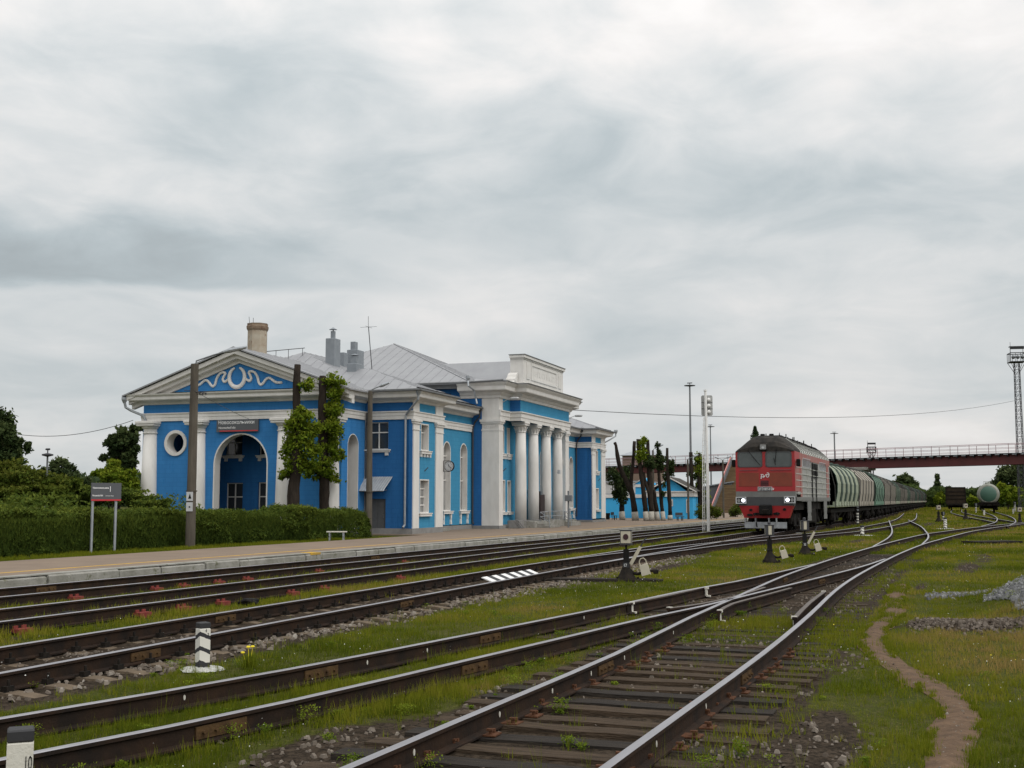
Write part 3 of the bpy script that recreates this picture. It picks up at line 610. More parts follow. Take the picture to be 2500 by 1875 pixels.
# red clips and plates of the two old tracks
for P_, L_, y0, n, dy in ((t1, off(c1, .76), 14.5, 10, 1.15), (t2, off(c2, .72), 12.2, 9, 1.2), (t1, off(c1, .76), 27, 4, 1.6), (t2, off(c2, .72), 24.2, 3, 1.3)):
    for i in range(n):
        y = y0+i*dy+rnd.uniform(-.15, .15)
        if rnd.random() < .28: continue
        p_ = interp(L_, y); b_ = MB(); b_.box(.03, .17, -.13, .13, -.02, .035); b_.box(.05, .075, -.12, -.04, .03, .075); b_.box(.05, .075, .04, .12, .03, .075); b_.box(.165, .18, -.14, .14, -.14, .03)
        o_ = b_.build('rail_clip', 'clip_red', P_); o_.location = (p_[0], p_[1], .03)
for y in np.arange(30, 100, 1.1):
    p_ = interp(c2, y); timber(p_[0]-1.25, p_[0]+1.25, y, t2, 0, z=-.01) if y < 60 else None

# ------------------------------------------------------------------ station building (local u = towards the tracks, v = along them)
SB = thing('station_building', 'blue and white two-storey station with pediment porch, tall columns and grey metal roofs', 'station building', (-24.57, 50.23, 0), R(2.3))
fu = lambda u: (lambda a, b, t_: (u-t_, a, b))      # plate facing the tracks, outline in (v, z)
fv = lambda v: (lambda a, b, t_: (a, v+t_, b))      # plate facing the viewer end, outline in (u, z)
WB, WT = .55, 6.95
def P(mb_, name, mt, par=SB, smooth=False): return mb_.build(name, mt, par, smooth)
# solid cores
b_ = MB(); b_.box(-13.2, -.32, .32, 3.33, .3, WT); b_.box(-13.2, -1.54, 3.33, 10.96, .3, WT); b_.box(-13.2, -1.54, 24.8, 32.05, .3, WT); b_.box(-13.2, -.32, 32.37, 35.45, .3, WT)
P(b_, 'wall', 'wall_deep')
b_ = MB(); b_.box(-13.2, -.30, 11.3, 24.5, .3, 8.3); P(b_, 'wall', 'wall_front')
# openings (v0, v1, z0, z1)
wf = [(.86, 1.98, 1.25, 2.86), (.95, 1.92, 4.22, 5.52)]
b_ = MB(); b_.plate(rect(0, 3.65, WB, WT), [rect(*w) for w in wf], fu(0), 0, .318); P(b_, 'wall', 'wall_front')
we = [(-2.30, -1.25, 4.25, 5.56), (-2.26, -1.36, .31, 1.93)]
iw = [(-10.02, -9.08, .9, 2.72), (-8.22, -7.3, .9, 2.74), (-10.10, -9.16, 4.06, 5.1), (-8.2, -7.3, 4.06, 5.1), (-6.4, -5.4, .9, 2.74), (-6.4, -5.4, 4.06, 5.1), (-12.2, -11.2, .9, 2.74)]
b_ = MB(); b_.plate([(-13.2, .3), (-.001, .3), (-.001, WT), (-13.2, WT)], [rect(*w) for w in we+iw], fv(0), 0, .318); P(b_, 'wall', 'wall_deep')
ra = [(5.05, .53), (7.27, .53), (9.72, .53)]
b_ = MB(); b_.plate(rect(3.33, 10.96, WB, WT), [arch(c, h, 1.30, 4.98) for c, h in ra], fu(-1.22), 0, .318); P(b_, 'wall', 'wall_front')
ra2 = [(26.2, .53), (28.5, .53), (30.9, .53)]
b_ = MB(); b_.plate(rect(24.8, 32.05, WB, WT), [arch(c, h, 1.30, 4.98) for c, h in ra2], fu(-1.22), 0, .318); P(b_, 'wall', 'wall_front')
cw = [(12.28, 12.80, 4.50, 6.06), (13.28, 13.80, 4.50, 6.02), (12.36, 12.98, 1.20, 3.02), (13.36, 13.98, 1.20, 3.0), (22.9, 23.4, 4.5, 6.05), (23.9, 24.3, 4.5, 6.05), (23.0, 23.5, 1.2, 3.0)]
ca = [(15.35, .42), (17.65, .5), (20.0, .5)]
b_ = MB(); b_.plate(rect(11.3, 24.5, .3, 8.3), [rect(*w) for w in cw]+[arch(c, h, .72 if i == 1 else 1.3, 5.0) for i, (c, h) in enumerate(ca)], fu(.05), 0, .348); P(b_, 'wall', 'wall_front')
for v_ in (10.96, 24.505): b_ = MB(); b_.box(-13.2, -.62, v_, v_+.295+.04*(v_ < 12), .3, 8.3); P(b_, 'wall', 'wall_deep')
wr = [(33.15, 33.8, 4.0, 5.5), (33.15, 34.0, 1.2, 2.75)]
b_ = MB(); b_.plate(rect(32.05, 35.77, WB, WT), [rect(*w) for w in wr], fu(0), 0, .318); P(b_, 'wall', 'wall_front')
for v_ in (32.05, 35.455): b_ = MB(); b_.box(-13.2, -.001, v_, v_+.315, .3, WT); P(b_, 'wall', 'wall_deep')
# plinths
b_ = MB(); b_.box(-13.25, .05, -.05, 3.70, .0, WB+.002); b_.box(-13, -1.17, 3.70, 10.96, 0, WB-.03); b_.box(-13, .44, 10.92, 12.0, 0, .47); b_.box(-13, .10, 12.0, 24.8, 0, .50); b_.box(-13, -1.17, 24.8, 32.0, 0, WB-.03); b_.box(-13.25, .06, 31.99, 35.83, 0, .46)
P(b_, 'plinth', 'plinth')
def window_u(u, v0, v1, z0, z1, arched=False, cols=2, rows=(.33,), sill=True, rev=.26, pane='glass', bracket=False, apron=True):
    """window in a wall facing the tracks: glass set back, white reveal, frame bars, sill"""
    c, h = (v0+v1)/2, (v1-v0)/2
    out = arch(c, h-.002, z0, z1-.001) if arched else rect(v0+.002, v1-.002, z0+.002, z1-.002)
    inn = arch(c, h-.055, z0+.05, z1-.055) if arched else rect(v0+.055, v1-.055, z0+.055, z1-.055)
    fr = MB(); fr.plate(out, [inn], fu(u+.012), 0, rev+.03)
    z = lambda t_: z0+.05+(z1-z0-.1)*t_
    for k in range(1, cols): x = v0+(v1-v0)*k/cols; fr.box(u-rev+.01, u-rev+.045, x-.022, x+.022, z0+.05, z1-.06)
    for t_ in rows: fr.box(u-rev+.008, u-rev+.05, v0+.05, v1-.05, z(t_)-.03, z(t_)+.03)
    f = P(fr, 'window', 'white'); g = MB()
    g.prism(inn, fu(u), rev-.0, rev+.02); P(g, 'pane', pane, f)
    if sill:
        s = MB(); s.box(u-.02, u+.13, v0-.12, v1+.12, z0-.15, z0+.0)
        s.box(u-.02, u+.16, v0-.16, v1+.16, z0-.035, z0+.004)
        if bracket:
            for k in range(4):
                x = v0-.05+(v1-v0+.1)*k/3; s.box(u-.02, u+.10, x-.055, x+.055, z0-.30, z0-.15)
        P(s, 'sill', 'white', f)
    return f
window_u(0, *wf[0], cols=2, rows=(.22, .48, .74), pane='glass_pale')
window_u(0, *wf[1], cols=2, rows=(.7,), bracket=True, pane='glass_pale')
for c, h in ra+ra2:
    f = window_u(-1.22, c-h, c+h, 1.30, 4.98, True, 2, (.44, .80), rev=.27, pane='glass_pale')
    s = MB()
    for x in (c-h+.02, c+h-.02):                      # curled brackets under the arched windows
        s.prism([(x-.09, 1.16), (x+.09, 1.16), (x+.075, .98), (x+.04, .85), (x+.075, .72), (x+.085, .60), (x-.085, .60), (x-.075, .72), (x-.04, .85), (x-.075, .98)], fu(-1.14), 0, .085)
    P(s, 'bracket', 'white', f)
for i, w in enumerate(cw): window_u(.05, *w, cols=1, rows=(.72,), bracket=(w[2] > 4), pane='glass_pale')
for i, (c, h) in enumerate(ca):
    if i != 1: window_u(.05, c-h, c+h, 1.3, 5.0, True, 2, (.42, .78), pane='glass_pale')
window_u(.05, ca[1][0]-.5, ca[1][0]+.5, 2.5, 5.0, True, 2, (.5,), pane='glass_pale')
for i, w in enumerate(wr): window_u(0, *w, cols=1, rows=(.7,), bracket=(i == 0), pane='glass_pale')
def window_v(v, u0, u1, z0, z1, cols=2, rows=(.6,), sill=True, frame='white', pane='glass'):
    fr = MB(); fr.plate(rect(u0+.002, u1-.002, z0+.002, z1-.002), [rect(u0+.05, u1-.05, z0+.05, z1-.05)], fv(v-.0), .10, .2)
    for k in range(1, cols): x = u0+(u1-u0)*k/cols; fr.box(x-.025, x+.025, v+.09, v+.15, z0+.05, z1-.05)
    for t_ in rows: z = z0+(z1-z0)*t_; fr.box(u0+.05, u1-.05, v+.085, v+.155, z-.025, z+.025)
    f = P(fr, 'window', frame); g = MB(); g.box(u0+.04, u1-.04, v+.13, v+.14, z0+.04, z1-.04); P(g, 'pane', pane, f)
    if sill:
        s = MB(); s.box(u0-.1, u1+.1, v-.10, v+.02, z0-.13, z0-.0); s.box(u0-.14, u1+.14, v-.14, v+.02, z0-.05, z0+.002)
        for x in (u0-.02, u1-.14): s.box(x, x+.16, v-.08, v+.01, z0-.28, z0-.13)
        P(s, 'sill', 'white', f)
    return f
window_v(0, *we[0], 2, (.62,))
for w in iw: window_v(0, *w, 2, (.62,), sill=w[2] > 3)
b_ = MB(); b_.box(-2.27, -1.35, .10, .16, .30, 1.94); b_.box(-2.18, -1.85, .085, .1, .45, 1.8); b_.box(-1.78, -1.44, .085, .1, .45, 1.8); d = P(b_, 'door', 'door_grey')
b_ = MB(); b_.tube([(-1.5, .085, 1.05), (-1.5, .05, 1.05), (-1.5, .05, 1.2), (-1.5, .085, 1.2)], .012, 6); P(b_, 'handle', 'steel', d)
b_ = MB(); b_.hexa([(-2.66, -.62, 2.27), (-1.20, -.62, 2.27), (-1.02, -.0, 2.93), (-2.42, -.0, 2.93)], [(-2.66, -.64, 2.30), (-1.20, -.64, 2.30), (-1.02, -.0, 2.97), (-2.42, -.0, 2.97)])
for k in range(12):
    x = k/11; a0 = (-2.66+1.46*x, -.64, 2.302); a1 = (-2.42+1.40*x, -.02, 2.972); b_.tube([a0, a1], .012, 4)
for x in (-2.35, -1.3): b_.tube([(x, 0, 2.35), (x, -.55, 2.30)], .012, 5)
P(b_, 'awning', 'zinc')
b_ = MB(); b_.box(.055, .10, 17.15, 18.15, .72, 2.45); b_.box(.10, .115, 17.28, 18.02, .85, 1.5); b_.box(.10, .115, 17.28, 18.02, 1.6, 2.3); P(b_, 'door', 'door_brown')
b_ = MB(); b_.hexa([(.12, 17.15, .74), (.95, 16.75, .74), (.95, 16.81, .74), (.12, 17.21, .74)], [(.12, 17.15, 2.4), (.95, 16.75, 2.4), (.95, 16.81, 2.4), (.12, 17.21, 2.4)]); P(b_, 'door', 'door_brown')

b_ = MB(); b_.box(1.00, 1.045, 16.50, 17.36, .68, 2.20); b_.box(1.045, 1.055, 16.6, 17.26, .8, 1.4); b_.box(1.045, 1.055, 16.6, 17.26, 1.5, 2.1); P(b_, 'open_door_leaf', 'door_brown')
b_ = MB(); b_.box(-2.445, -2.325, -.05, -.001, .4, 5.66); P(b_, 'pilaster', 'white')
def band(name, mt, pts, prof, closed=False):
    """moulding swept along a plan polyline; prof = [(projection, z)...]; outward = right of travel"""
    n = len(prof); b_ = MB(); P2 = [Vector((p_[0], p_[1])) for p_ in pts]; vs = []
    for i, p_ in enumerate(P2):
        d0 = (p_-P2[i-1]).normalized() if i else None; d1 = (P2[i+1]-p_).normalized() if i < len(P2)-1 else None
        d0 = d0 or d1; d1 = d1 or d0
        n0 = Vector((d0.y, -d0.x)); n1 = Vector((d1.y, -d1.x)); m_ = (n0+n1); m_ = m_/max(m_.dot(n0), .2)
        for pr, z in prof: vs.append((p_.x+m_.x*pr, p_.y+m_.y*pr, z))
    fs = [(i*n+k, i*n+k+1, (i+1)*n+k+1, (i+1)*n+k) for i in range(len(P2)-1) for k in range(n-1)]
    fs += [tuple(range(n)), tuple(range(len(vs)-1, len(vs)-n-1, -1))]
    b_.add(vs, fs); return b_.build(name, mt, SB)
# plan line of the low entablature (outward is to the right of travel)
lowL = [(-2.30, 0), (0, 0), (0, 3.65), (-1.22, 3.65), (-1.22, 10.96)]
lowR = [(-1.22, 24.8), (-1.22, 32.05), (0, 32.05), (0, 35.77), (-13.2, 35.77)]
porch = [(-13.2, -.02), (-13.2, -2.44), (-2.45, -2.44), (-2.45, -.002)]
arc_p = [(.0, 5.66), (.07, 5.66), (.07, 5.82), (.09, 5.84), (.09, 5.98), (.13, 6.0), (.13, 6.05), (0, 6.07)]
cor_p = [(.0, 6.46), (.06, 6.48), (.10, 6.56), (.20, 6.60), (.50, 6.66), (.52, 6.70), (.52, 6.82), (.60, 6.90), (.62, 6.96), (0, 7.0)]
for pl in (lowL, lowR, porch):
    band('architrave', 'white', pl, arc_p); band('cornice', 'white', pl, cor_p)
hi = [(-1.7, 10.95), (.42, 10.95), (.42, 12.75), (1.06, 12.75), (1.06, 22.6), (.42, 22.6), (.42, 24.82), (-1.7, 24.82)]
harc = [(0, 6.36), (.05, 6.36), (.05, 6.54), (.08, 6.56), (.08, 6.78), (.14, 6.82), (.14, 6.88), (0, 6.90)]
hcor = [(0, 7.54), (.06, 7.56), (.06, 7.70), (.12, 7.74), (.20, 7.86), (.52, 7.95), (.54, 8.00), (.54, 8.18), (.66, 8.32), (.68, 8.40), (0, 8.46)]
band('architrave', 'white', hi[1:-1], harc); band('cornice', 'white', [(-1.9, 10.95)]+hi[1:-1]+[(-1.9, 24.82)], hcor)
band('roof_edge', 'gutter', [(-1.9, 10.95)]+hi[1:-1]+[(-1.9, 24.82)], [(.5, 8.43), (.74, 8.40), (.74, 8.44), (.0, 8.52)])
b_ = MB(); b_.box(.05, .42, 11.6, 24.2, 6.40, 8.4); b_.box(.42, 1.058, 12.752, 22.598, 6.42, 8.4); P(b_, 'frieze', 'wall_front')
# frieze of the column front shows deep blue on its end face
b_ = MB(); b_.box(.43, 1.05, 12.744, 12.750, 6.92, 7.55); P(b_, 'frieze_end', 'wall_deep')
# pilasters
def pilaster(u, v0, v1, z0, zt, dep=.06, cap=.5, side=None):
    b_ = MB(); b_.box(u-.02, u+dep, v0, v1, z0, zt-cap)
    s = P(b_, 'pilaster', 'white'); c = MB()
    c.box(u-.02, u+dep+.03, v0-.03, v1+.03, zt-cap, zt-cap+.05); c.box(u-.02, u+dep+.01, v0-.01, v1+.01, zt-cap+.05, zt-.2)
    c.box(u-.02, u+dep+.06, v0-.06, v1+.06, zt-.2, zt-.1); c.box(u-.02, u+dep+.11, v0-.11, v1+.11, zt-.1, zt)
    P(c, 'capital', 'white', s)
for v0, v1 in ((.0, .68), (2.72, 3.65), (32.05, 32.95), (34.62, 35.77)): pilaster(.0, v0, v1, WB, 5.66)
for v0, v1 in ((.0, .68), (2.72, 3.65), (32.05, 32.95), (34.62, 35.77)):
    b_ = MB(); b_.box(-.01, .05, v0, v1, 6.06, 6.47); P(b_, 'frieze_block', 'white')
b_ = MB(); b_.box(-.18, -.0, -.055, -.001, WB, 5.66); P(b_, 'pilaster', 'wall_deep')
# big corner blocks of the tall central part
for (v0, v1) in ((10.96, 11.62), (24.0, 24.8)):
    b_ = MB(); b_.box(-.62, .40, v0, v1, .47, 5.72); b_.box(-.62, .40, v0, v1, 6.36, 7.56); s = P(b_, 'corner_pier', 'white'); c = MB()
    c.box(-.64, .42, v0-.02, v1+.02, 5.72, 5.80); c.box(-.61, .41, v0-.01, v1+.01, 5.80, 6.12)
    for k in range(9):                                  # leaf carving
        a = -.58+k*.11; c.hexa([(a, v0-.012, 5.84), (a+.09, v0-.012, 5.84), (a+.09, v0, 5.84), (a, v0, 5.84)], [(a+.03, v0-.06, 6.06), (a+.06, v0-.06, 6.06), (a+.06, v0-.01, 6.06), (a+.03, v0-.01, 6.06)])
    c.box(-.68, .46, v0-.06, v1+.06, 6.12, 6.22); c.box(-.72, .50, v0-.10, v1+.10, 6.22, 6.36); P(c, 'capital', 'white', s)
# four tall columns
def col_at(u, v, z0, z1, r, name='column'):
    h = z1-z0; b_ = MB(); b_.lathe([(r*1.0, z0), (r*1.0, z0+h*.3), (r*.97, z0+h*.6), (r*.87, z1-.62)], (u, v, 0), 28)
    s = P(b_, name, 'white', smooth=True); c = MB(); zc = z1-.62
    c.lathe([(r*.90, zc), (r*.97, zc+.02), (r*.97, zc+.05), (r*.88, zc+.07), (r*.90, zc+.30), (r*1.12, zc+.40)], (u, v, 0), 24)
    for k in range(12):
        a = 2*math.pi*k/12; ca_, sa_ = math.cos(a), math.sin(a)
        c.tube([(u+ca_*r*.9, v+sa_*r*.9, zc+.10), (u+ca_*r*1.02, v+sa_*r*1.02, zc+.26), (u+ca_*r*1.16, v+sa_*r*1.16, zc+.30), (u+ca_*r*1.12, v+sa_*r*1.12, zc+.25)], .035, 5)
    q_ = r*1.28
    c.bbox(u-q_*.93, u+q_*.93, v-q_*.93, v+q_*.93, zc+.40, zc+.50, .02); c.bbox(u-q_, u+q_, v-q_, v+q_, zc+.50, zc+.62, .02)
    P(c, 'capital', 'white', s)
for v in (13.85, 16.2, 18.7, 21.15):
    col_at(.70, v, .72, 6.36, .335); b_ = MB(); b_.box(.05, 1.12, v-.46, v+.46, .3, .72); P(b_, 'column_base', 'plinth')
# steps, landing, railings, ramp rack
b_ = MB(); b_.box(1.12, 1.62, 13.6, 22.3, .3, .66); b_.box(1.62, 2.0, 14.1, 16.2, .3, .54); b_.box(2.0, 2.35, 14.1, 16.2, .3, .42)
b_.box(1.62, 2.0, 19.6, 22.0, .3, .54); b_.box(.6, 1.12, 13.3, 22.3, .3, .68); P(b_, 'steps', 'concrete')
b_ = MB(); b_.box(.5, 1.10, 12.3, 13.35, .3, .74); P(b_, 'side_plinth', 'plinth')
b_ = MB()
for t_ in (0, .28, .56): b_.tube([(1.12+t_*.1, 11.35+t_, .76), (1.16+t_*.1, 12.3+t_, .30)], .02, 6)
b_.tube([(1.12, 11.35, .76), (1.18, 11.91, .76)], .02, 6); b_.tube([(1.16, 12.3, .32), (1.22, 12.9, .32)], .02, 6); P(b_, 'bicycle_rack', 'steel')
b_ = MB()
def railing(pts, hs, m_=None, step=1.0, r=.02):
    for h in hs: b_.tube([(p_[0], p_[1], p_[2]+h) for p_ in pts], r, 6)
    for p_, q_ in zip(pts[:-1], pts[1:]):
        L_ = (Vector(q_)-Vector(p_)).length; n = max(1, round(L_/step))
        for i in range(n+1):
            c = Vector(p_).lerp(Vector(q_), i/n); b_.tube([c, c+Vector((0, 0, max(hs)))], r, 6)
railing([(1.6, 16.3, .66), (1.6, 19.6, .66)], (.28, .55)); railing([(2.35, 14.1, .32), (1.62, 14.6, .62), (1.6, 16.3, .66)], (.3, .55)); railing([(2.35, 18.6, .32), (1.65, 19.6, .6), (1.6, 22.0, .66)], (.3, .58))
P(b_, 'railing', 'zinc')
# attic block over the columns
b_ = MB(); b_.box(-.2, .74, 14.35, 22.7, 8.4, 8.75); b_.box(-.15, .66, 14.45, 22.6, 8.75, 10.12)
s = P(b_, 'attic', 'white')
b_ = MB(); b_.box(-.15, .70, 14.40, 22.64, 10.12, 10.20); b_.box(-.17, .78, 14.32, 22.72, 10.20, 10.36); P(b_, 'attic_cornice', 'white', s)
b_ = MB(); b_.box(-.2, .82, 14.28, 22.76, 10.362, 10.40); P(b_, 'attic_cap', 'gutter', s)
b_ = MB(); b_.plate(rect(15.9, 21.2, 9.0, 10.0), [rect(16.05, 21.05, 9.13, 9.87)], fu(.70), 0, .045); b_.box(.655, .70, 15.0, 15.6, 9.0, 10.0); b_.box(.655, .70, 21.5, 22.1, 9.0, 10.0)
P(b_, 'attic_panel', 'white', s)
b_ = MB()
for i in range(13):
    v = 16.5+i*.35; b_.box(.658, .675, v, v+.04, 9.3, 9.62)
    if i % 2: b_.box(.658, .675, v, v+.2, 9.3+.14*(i % 3), 9.34+.14*(i % 3))
for v in (15.1, 15.3, 15.5, 21.55, 21.75, 21.95): b_.box(.70, .712, v-.05, v+.02, 9.1, 9.85)
P(b_, 'attic_relief', 'white', s)
for sg, ve in ((1, 14.35), (-1, 22.7)):               # scroll shoulders either side of the attic
    b_ = MB(); pr = [(0, 0), (-1.1, 0), (-1.0, .12), (-.75, .25), (-.5, .34), (-.35, .5), (-.22, .72), (0, .85)]
    b_.prism([(ve+a*sg, 8.46+z) for a, z in pr], lambda a, b, t_: (t_, a, b), -.2, .35); b_.lathe([(.12, -.2), (.12, .37)], (0, ve-.42*sg, 8.86), 10, 'x'); P(b_, 'scroll', 'white', s)

# ---- roofs
def facet(mb_, pts): mb_.add(pts, [tuple(range(len(pts)))])
def roof_slab(tris, name='roof', mt='roof', th=.05):
    b_ = MB()
    for f in tris:
        n = len(f); b_.add([(x, y, z) for x, y, z in f]+[(x, y, z-th) for x, y, z in f], [tuple(range(n)), tuple(range(2*n-1, n-1, -1))]+[(i, n+i, n+(i+1) % n, (i+1) % n) for i in range(n)])
    return P(b_, name, mt)
def seams(o_, faces, step=.62, r=.011):       # standing seams running down each slope
    b_ = MB()
    for f in faces:
        p_ = [Vector(q) for q in f]; nrm = (p_[1]-p_[0]).cross(p_[2]-p_[0]).normalized()
        if nrm.z < 0: nrm = -nrm
        dn = Vector((nrm.x, nrm.y, 0)).normalized(); hz = Vector((-dn.y, dn.x, 0)); slope = hz.cross(nrm).normalized()
        ss = [q.dot(hz) for q in p_]; k = math.ceil(min(ss)/step)*step
        while k < max(ss):
            hit = []
            for a, c in zip(p_, p_[1:]+p_[:1]):
                sa, sc2 = a.dot(hz)-k, c.dot(hz)-k
                if sa*sc2 < 0: hit.append(a+(c-a)*(sa/(sa-sc2)))
            if len(hit) == 2 and (hit[0]-hit[1]).length > .3: b_.tube([hit[0]+nrm*.01, hit[1]+nrm*.01], r, 4)
            k += step
    return b_.build('seam', 'roof', o_)
# tall hall roof (hipped to one point)
E0, E1, AP = -1.0, -14.5, (-9.2, 17.8, 11.85)
cs = [(E0, 10.35, 8.38), (E0, 25.4, 8.38), (-17.4, 25.4, 8.38), (-17.4, 10.35, 8.38)]
fh = [[cs[i], cs[(i+1) % 4], AP] for i in range(4)]; o = roof_slab(fh); seams(o, fh)
b_ = MB(); b_.box(-17.2, -1.2, 10.5, 25.2, 8.1, 8.36); P(b_, 'eaves', 'gutter')
b_ = MB()
for i in range(2): b_.tube([cs[i], AP], .05, 5)
P(b_, 'roof_ridge', 'roof')
b_ = MB(); b_.tube([(-4.6, 10.2, 8.40), (-1.1, 10.2, 8.40), (.9, 10.25, 8.47)], .06, 6); P(b_, 'gutter', 'gutter')
fr_ = [[(-.2, 16.2, 8.7), (-.2, 17.8, 10.42), (-6.5, 17.8, 10.42), (-4.2, 16.2, 8.7)], [(-.2, 17.8, 10.42), (-.2, 19.6, 8.7), (-4.2, 19.6, 8.7), (-6.5, 17.8, 10.42)],
       [(-.3, 11.0, 8.44), (.9, 11.0, 8.48), (.9, 14.4, 8.50), (-.3, 15.6, 8.60)], [(-.3, 20.0, 8.60), (.9, 22.6, 8.50), (.9, 24.8, 8.48), (-.3, 24.8, 8.44)], [(-1.2, 10.7, 8.40), (-.25, 11.0, 8.46), (-.25, 16.2, 8.9), (-3.4, 16.2, 9.3)]]
roof_slab(fr_)
# wing roofs
P1 = (-8.2, 4.3, 9.68); P1b = (-8.2, 10.4, 9.68)
fw = [[(-1.75, -.55, 7.02), P1, (-14.6, -.55, 7.02)], [(-1.75, -.55, 7.02), (-1.0, 10.35, 7.02), P1b, P1], [(-14.6, -.55, 7.02), P1, P1b, (-15.4, 10.35, 7.02)],
      [(-14.6, -.55, 7.02), (-15.4, 10.35, 7.02), (-1.0, 10.35, 7.02), (-1.75, -.55, 7.02)]]
o = roof_slab(fw); seams(o, fw[:3])
P2 = (-3.2, 1.85, 8.36)
fb = [[(.66, -.64, 7.0), (.66, 4.3, 7.0), P2], [(.66, -.64, 7.0), P2, (-5.2, 1.85, 8.36), (-5.2, -.64, 7.0)], [(.66, 4.3, 7.0), (-5.2, 4.3, 7.0), (-5.2, 1.85, 8.36), P2]]
o = roof_slab(fb); seams(o, fb)
o = roof_slab([[(-.62, 4.2, 7.0), (-.62, 10.9, 7.0), (-1.8, 10.9, 7.48), (-1.8, 4.2, 7.48)]])
P3 = (-3.2, 33.9, 8.36)
fc = [[(.66, 31.4, 7.0), (.66, 36.4, 7.0), P3], [(.66, 31.4, 7.0), P3, (-8, 33.9, 8.36), (-8, 31.4, 7.0)], [(.66, 36.4, 7.0), (-8, 36.4, 7.0), (-8, 33.9, 8.36), P3],
      [(-.6, 24.9, 7.0), (-.6, 31.6, 7.0), (-8.2, 31.6, 9.68), (-8.2, 24.9, 9.68)]]
o = roof_slab(fc); seams(o, fc)
# eave edges in rough grey tin
band('gutter', 'gutter', [(-2.3, -.02), (0, -.02), (0, 3.67), (-1.22, 3.67), (-1.22, 10.9)], [(.5, 6.99), (.66, 6.93), (.72, 6.95), (.72, 7.03), (.5, 7.06)])
band('gutter', 'gutter', lowR, [(.5, 6.99), (.66, 6.93), (.72, 6.95), (.72, 7.03), (.5, 7.06)])
b_ = MB()
for k in range(26): v = -.5+k*.16; b_.box(.40, .50, v, v+.07, 7.06, 7.12)
for k in range(26): v = 4.4+k*.24; b_.box(-.86, -.76, v, v+.10, 7.08, 7.15)
for k in range(16): v = 31.6+k*.28; b_.box(.40, .50, v, v+.07, 7.06, 7.12)
P(b_, 'snow_guard', 'black')
# porch roof and pediment
UA, ZP = -7.85, 9.06
gf = [[(-14.0, -3.10, 6.98-.06), (UA, -3.10, ZP), (UA, 5.5, ZP), (-14.0, 1.0, 6.92)], [(UA, -3.10, ZP), (-1.75, -3.10, 6.92), (-1.75, 1.0, 6.92), (UA, 5.5, ZP)]]
o = roof_slab(gf, th=.07); seams(o, gf)
b_ = MB()
zb = 7.06
b_.prism([(-11.6, zb), (-4.1, zb), (UA, 8.38)], fv(-2.46), 0, .3); P(b_, 'tympanum', 'wall_porch')
for sg in (-1, 1):                                     # raking cornices, stepped
    for k, (o0, o1, v0) in enumerate(((.0, .22, -2.56), (.20, .42, -2.82), (.40, .60, -3.00))):
        b_ = MB(); s_ = .345; w0 = 5.95
        b_.prism([(UA, 8.33+o0), (UA+sg*w0, 8.33+o0-s_*w0), (UA+sg*w0, 8.33+o1-s_*w0), (UA, 8.33+o1)], fv(v0), 0, -2.3-v0); P(b_, 'raking_cornice', 'white')
# the relief: wreath with ribbons
b_ = MB(); pts = [(UA-.13+.42*math.cos(t_)*(1 if True else 1), 7.66+.47*math.sin(t_)) for t_ in np.linspace(R(108), R(432), 26)]
b_.tube([(a, -2.50, z) for a, z in pts], [.05+.055*math.sin(math.pi*i/25)**.6 for i in range(26)], 8)
for sg in (-1, 1):
    rp = [(.42, 7.60), (.58, 7.50), (.68, 7.46), (.78, 7.58), (.70, 7.75), (.64, 7.86), (.72, 7.92), (.95, 7.86), (1.12, 7.62), (1.18, 7.38), (1.30, 7.26), (1.44, 7.36), (1.60, 7.54), (1.78, 7.56), (1.98, 7.42), (2.15, 7.34), (2.42, 7.34)]
    ln = spl([(a, z) for a, z in rp], .1); b_.tube([(UA-.13+sg*a, -2.50, z) for a, z in ln], .062, 7)
P(b_, 'wreath_relief', 'white', smooth=True)
# porch walls
ph = [arch(-7.72, 1.47, .3+.01, 5.02, 20), circ(-11.30, 4.60, .50)]
b_ = MB(); b_.plate([(-13.2, .3), (-2.45, .3), (-2.45, 6.9), (-13.2, 6.9)], ph, fv(-2.44), 0, .45); P(b_, 'wall', 'wall_porch')
b_ = MB(); b_.plate(rect(-1.985, -.01, .3, 6.9), [arch(-1.28, .56, .31, 4.95, 14)], fu(-2.45), 0, .5); P(b_, 'wall', 'wall_porch')
b_ = MB(); b_.plate(arch(-1.28, .557, .32, 4.948, 14), [arch(-1.28, .52, .325, 4.91, 14)], fu(-2.445), 0, .52); P(b_, 'arch_reveal', 'white')
b_ = MB(); b_.plate(rect(-1.985, -.01, .3, 6.9), [], lambda a, b, t_: (-13.2+t_, a, b), 0, .5); P(b_, 'wall', 'wall_porch')  # left side closed without an arch, shaped to keep the porch interior dark
b_ = MB(); b_.box(-12.7, -2.95, -1.98, -.01, 6.2, 6.9); P(b_, 'porch_ceiling', 'wall_deep')
b_ = MB(); b_.box(-13.3, -2.3, -2.6, .0, 0, .33); P(b_, 'porch_floor', 'plinth')
b_ = MB(); b_.plate(arch(-7.72, 1.467, .32, 5.018, 20), [arch(-7.72, 1.40, .32, 4.95, 20)], fv(-2.455), 0, .47); P(b_, 'arch_reveal', 'white')
b_ = MB(); b_.plate(circ(-11.30, 4.60, .62), [circ(-11.30, 4.60, .47)], fv(-2.52), 0, .55); P(b_, 'round_window', 'white')
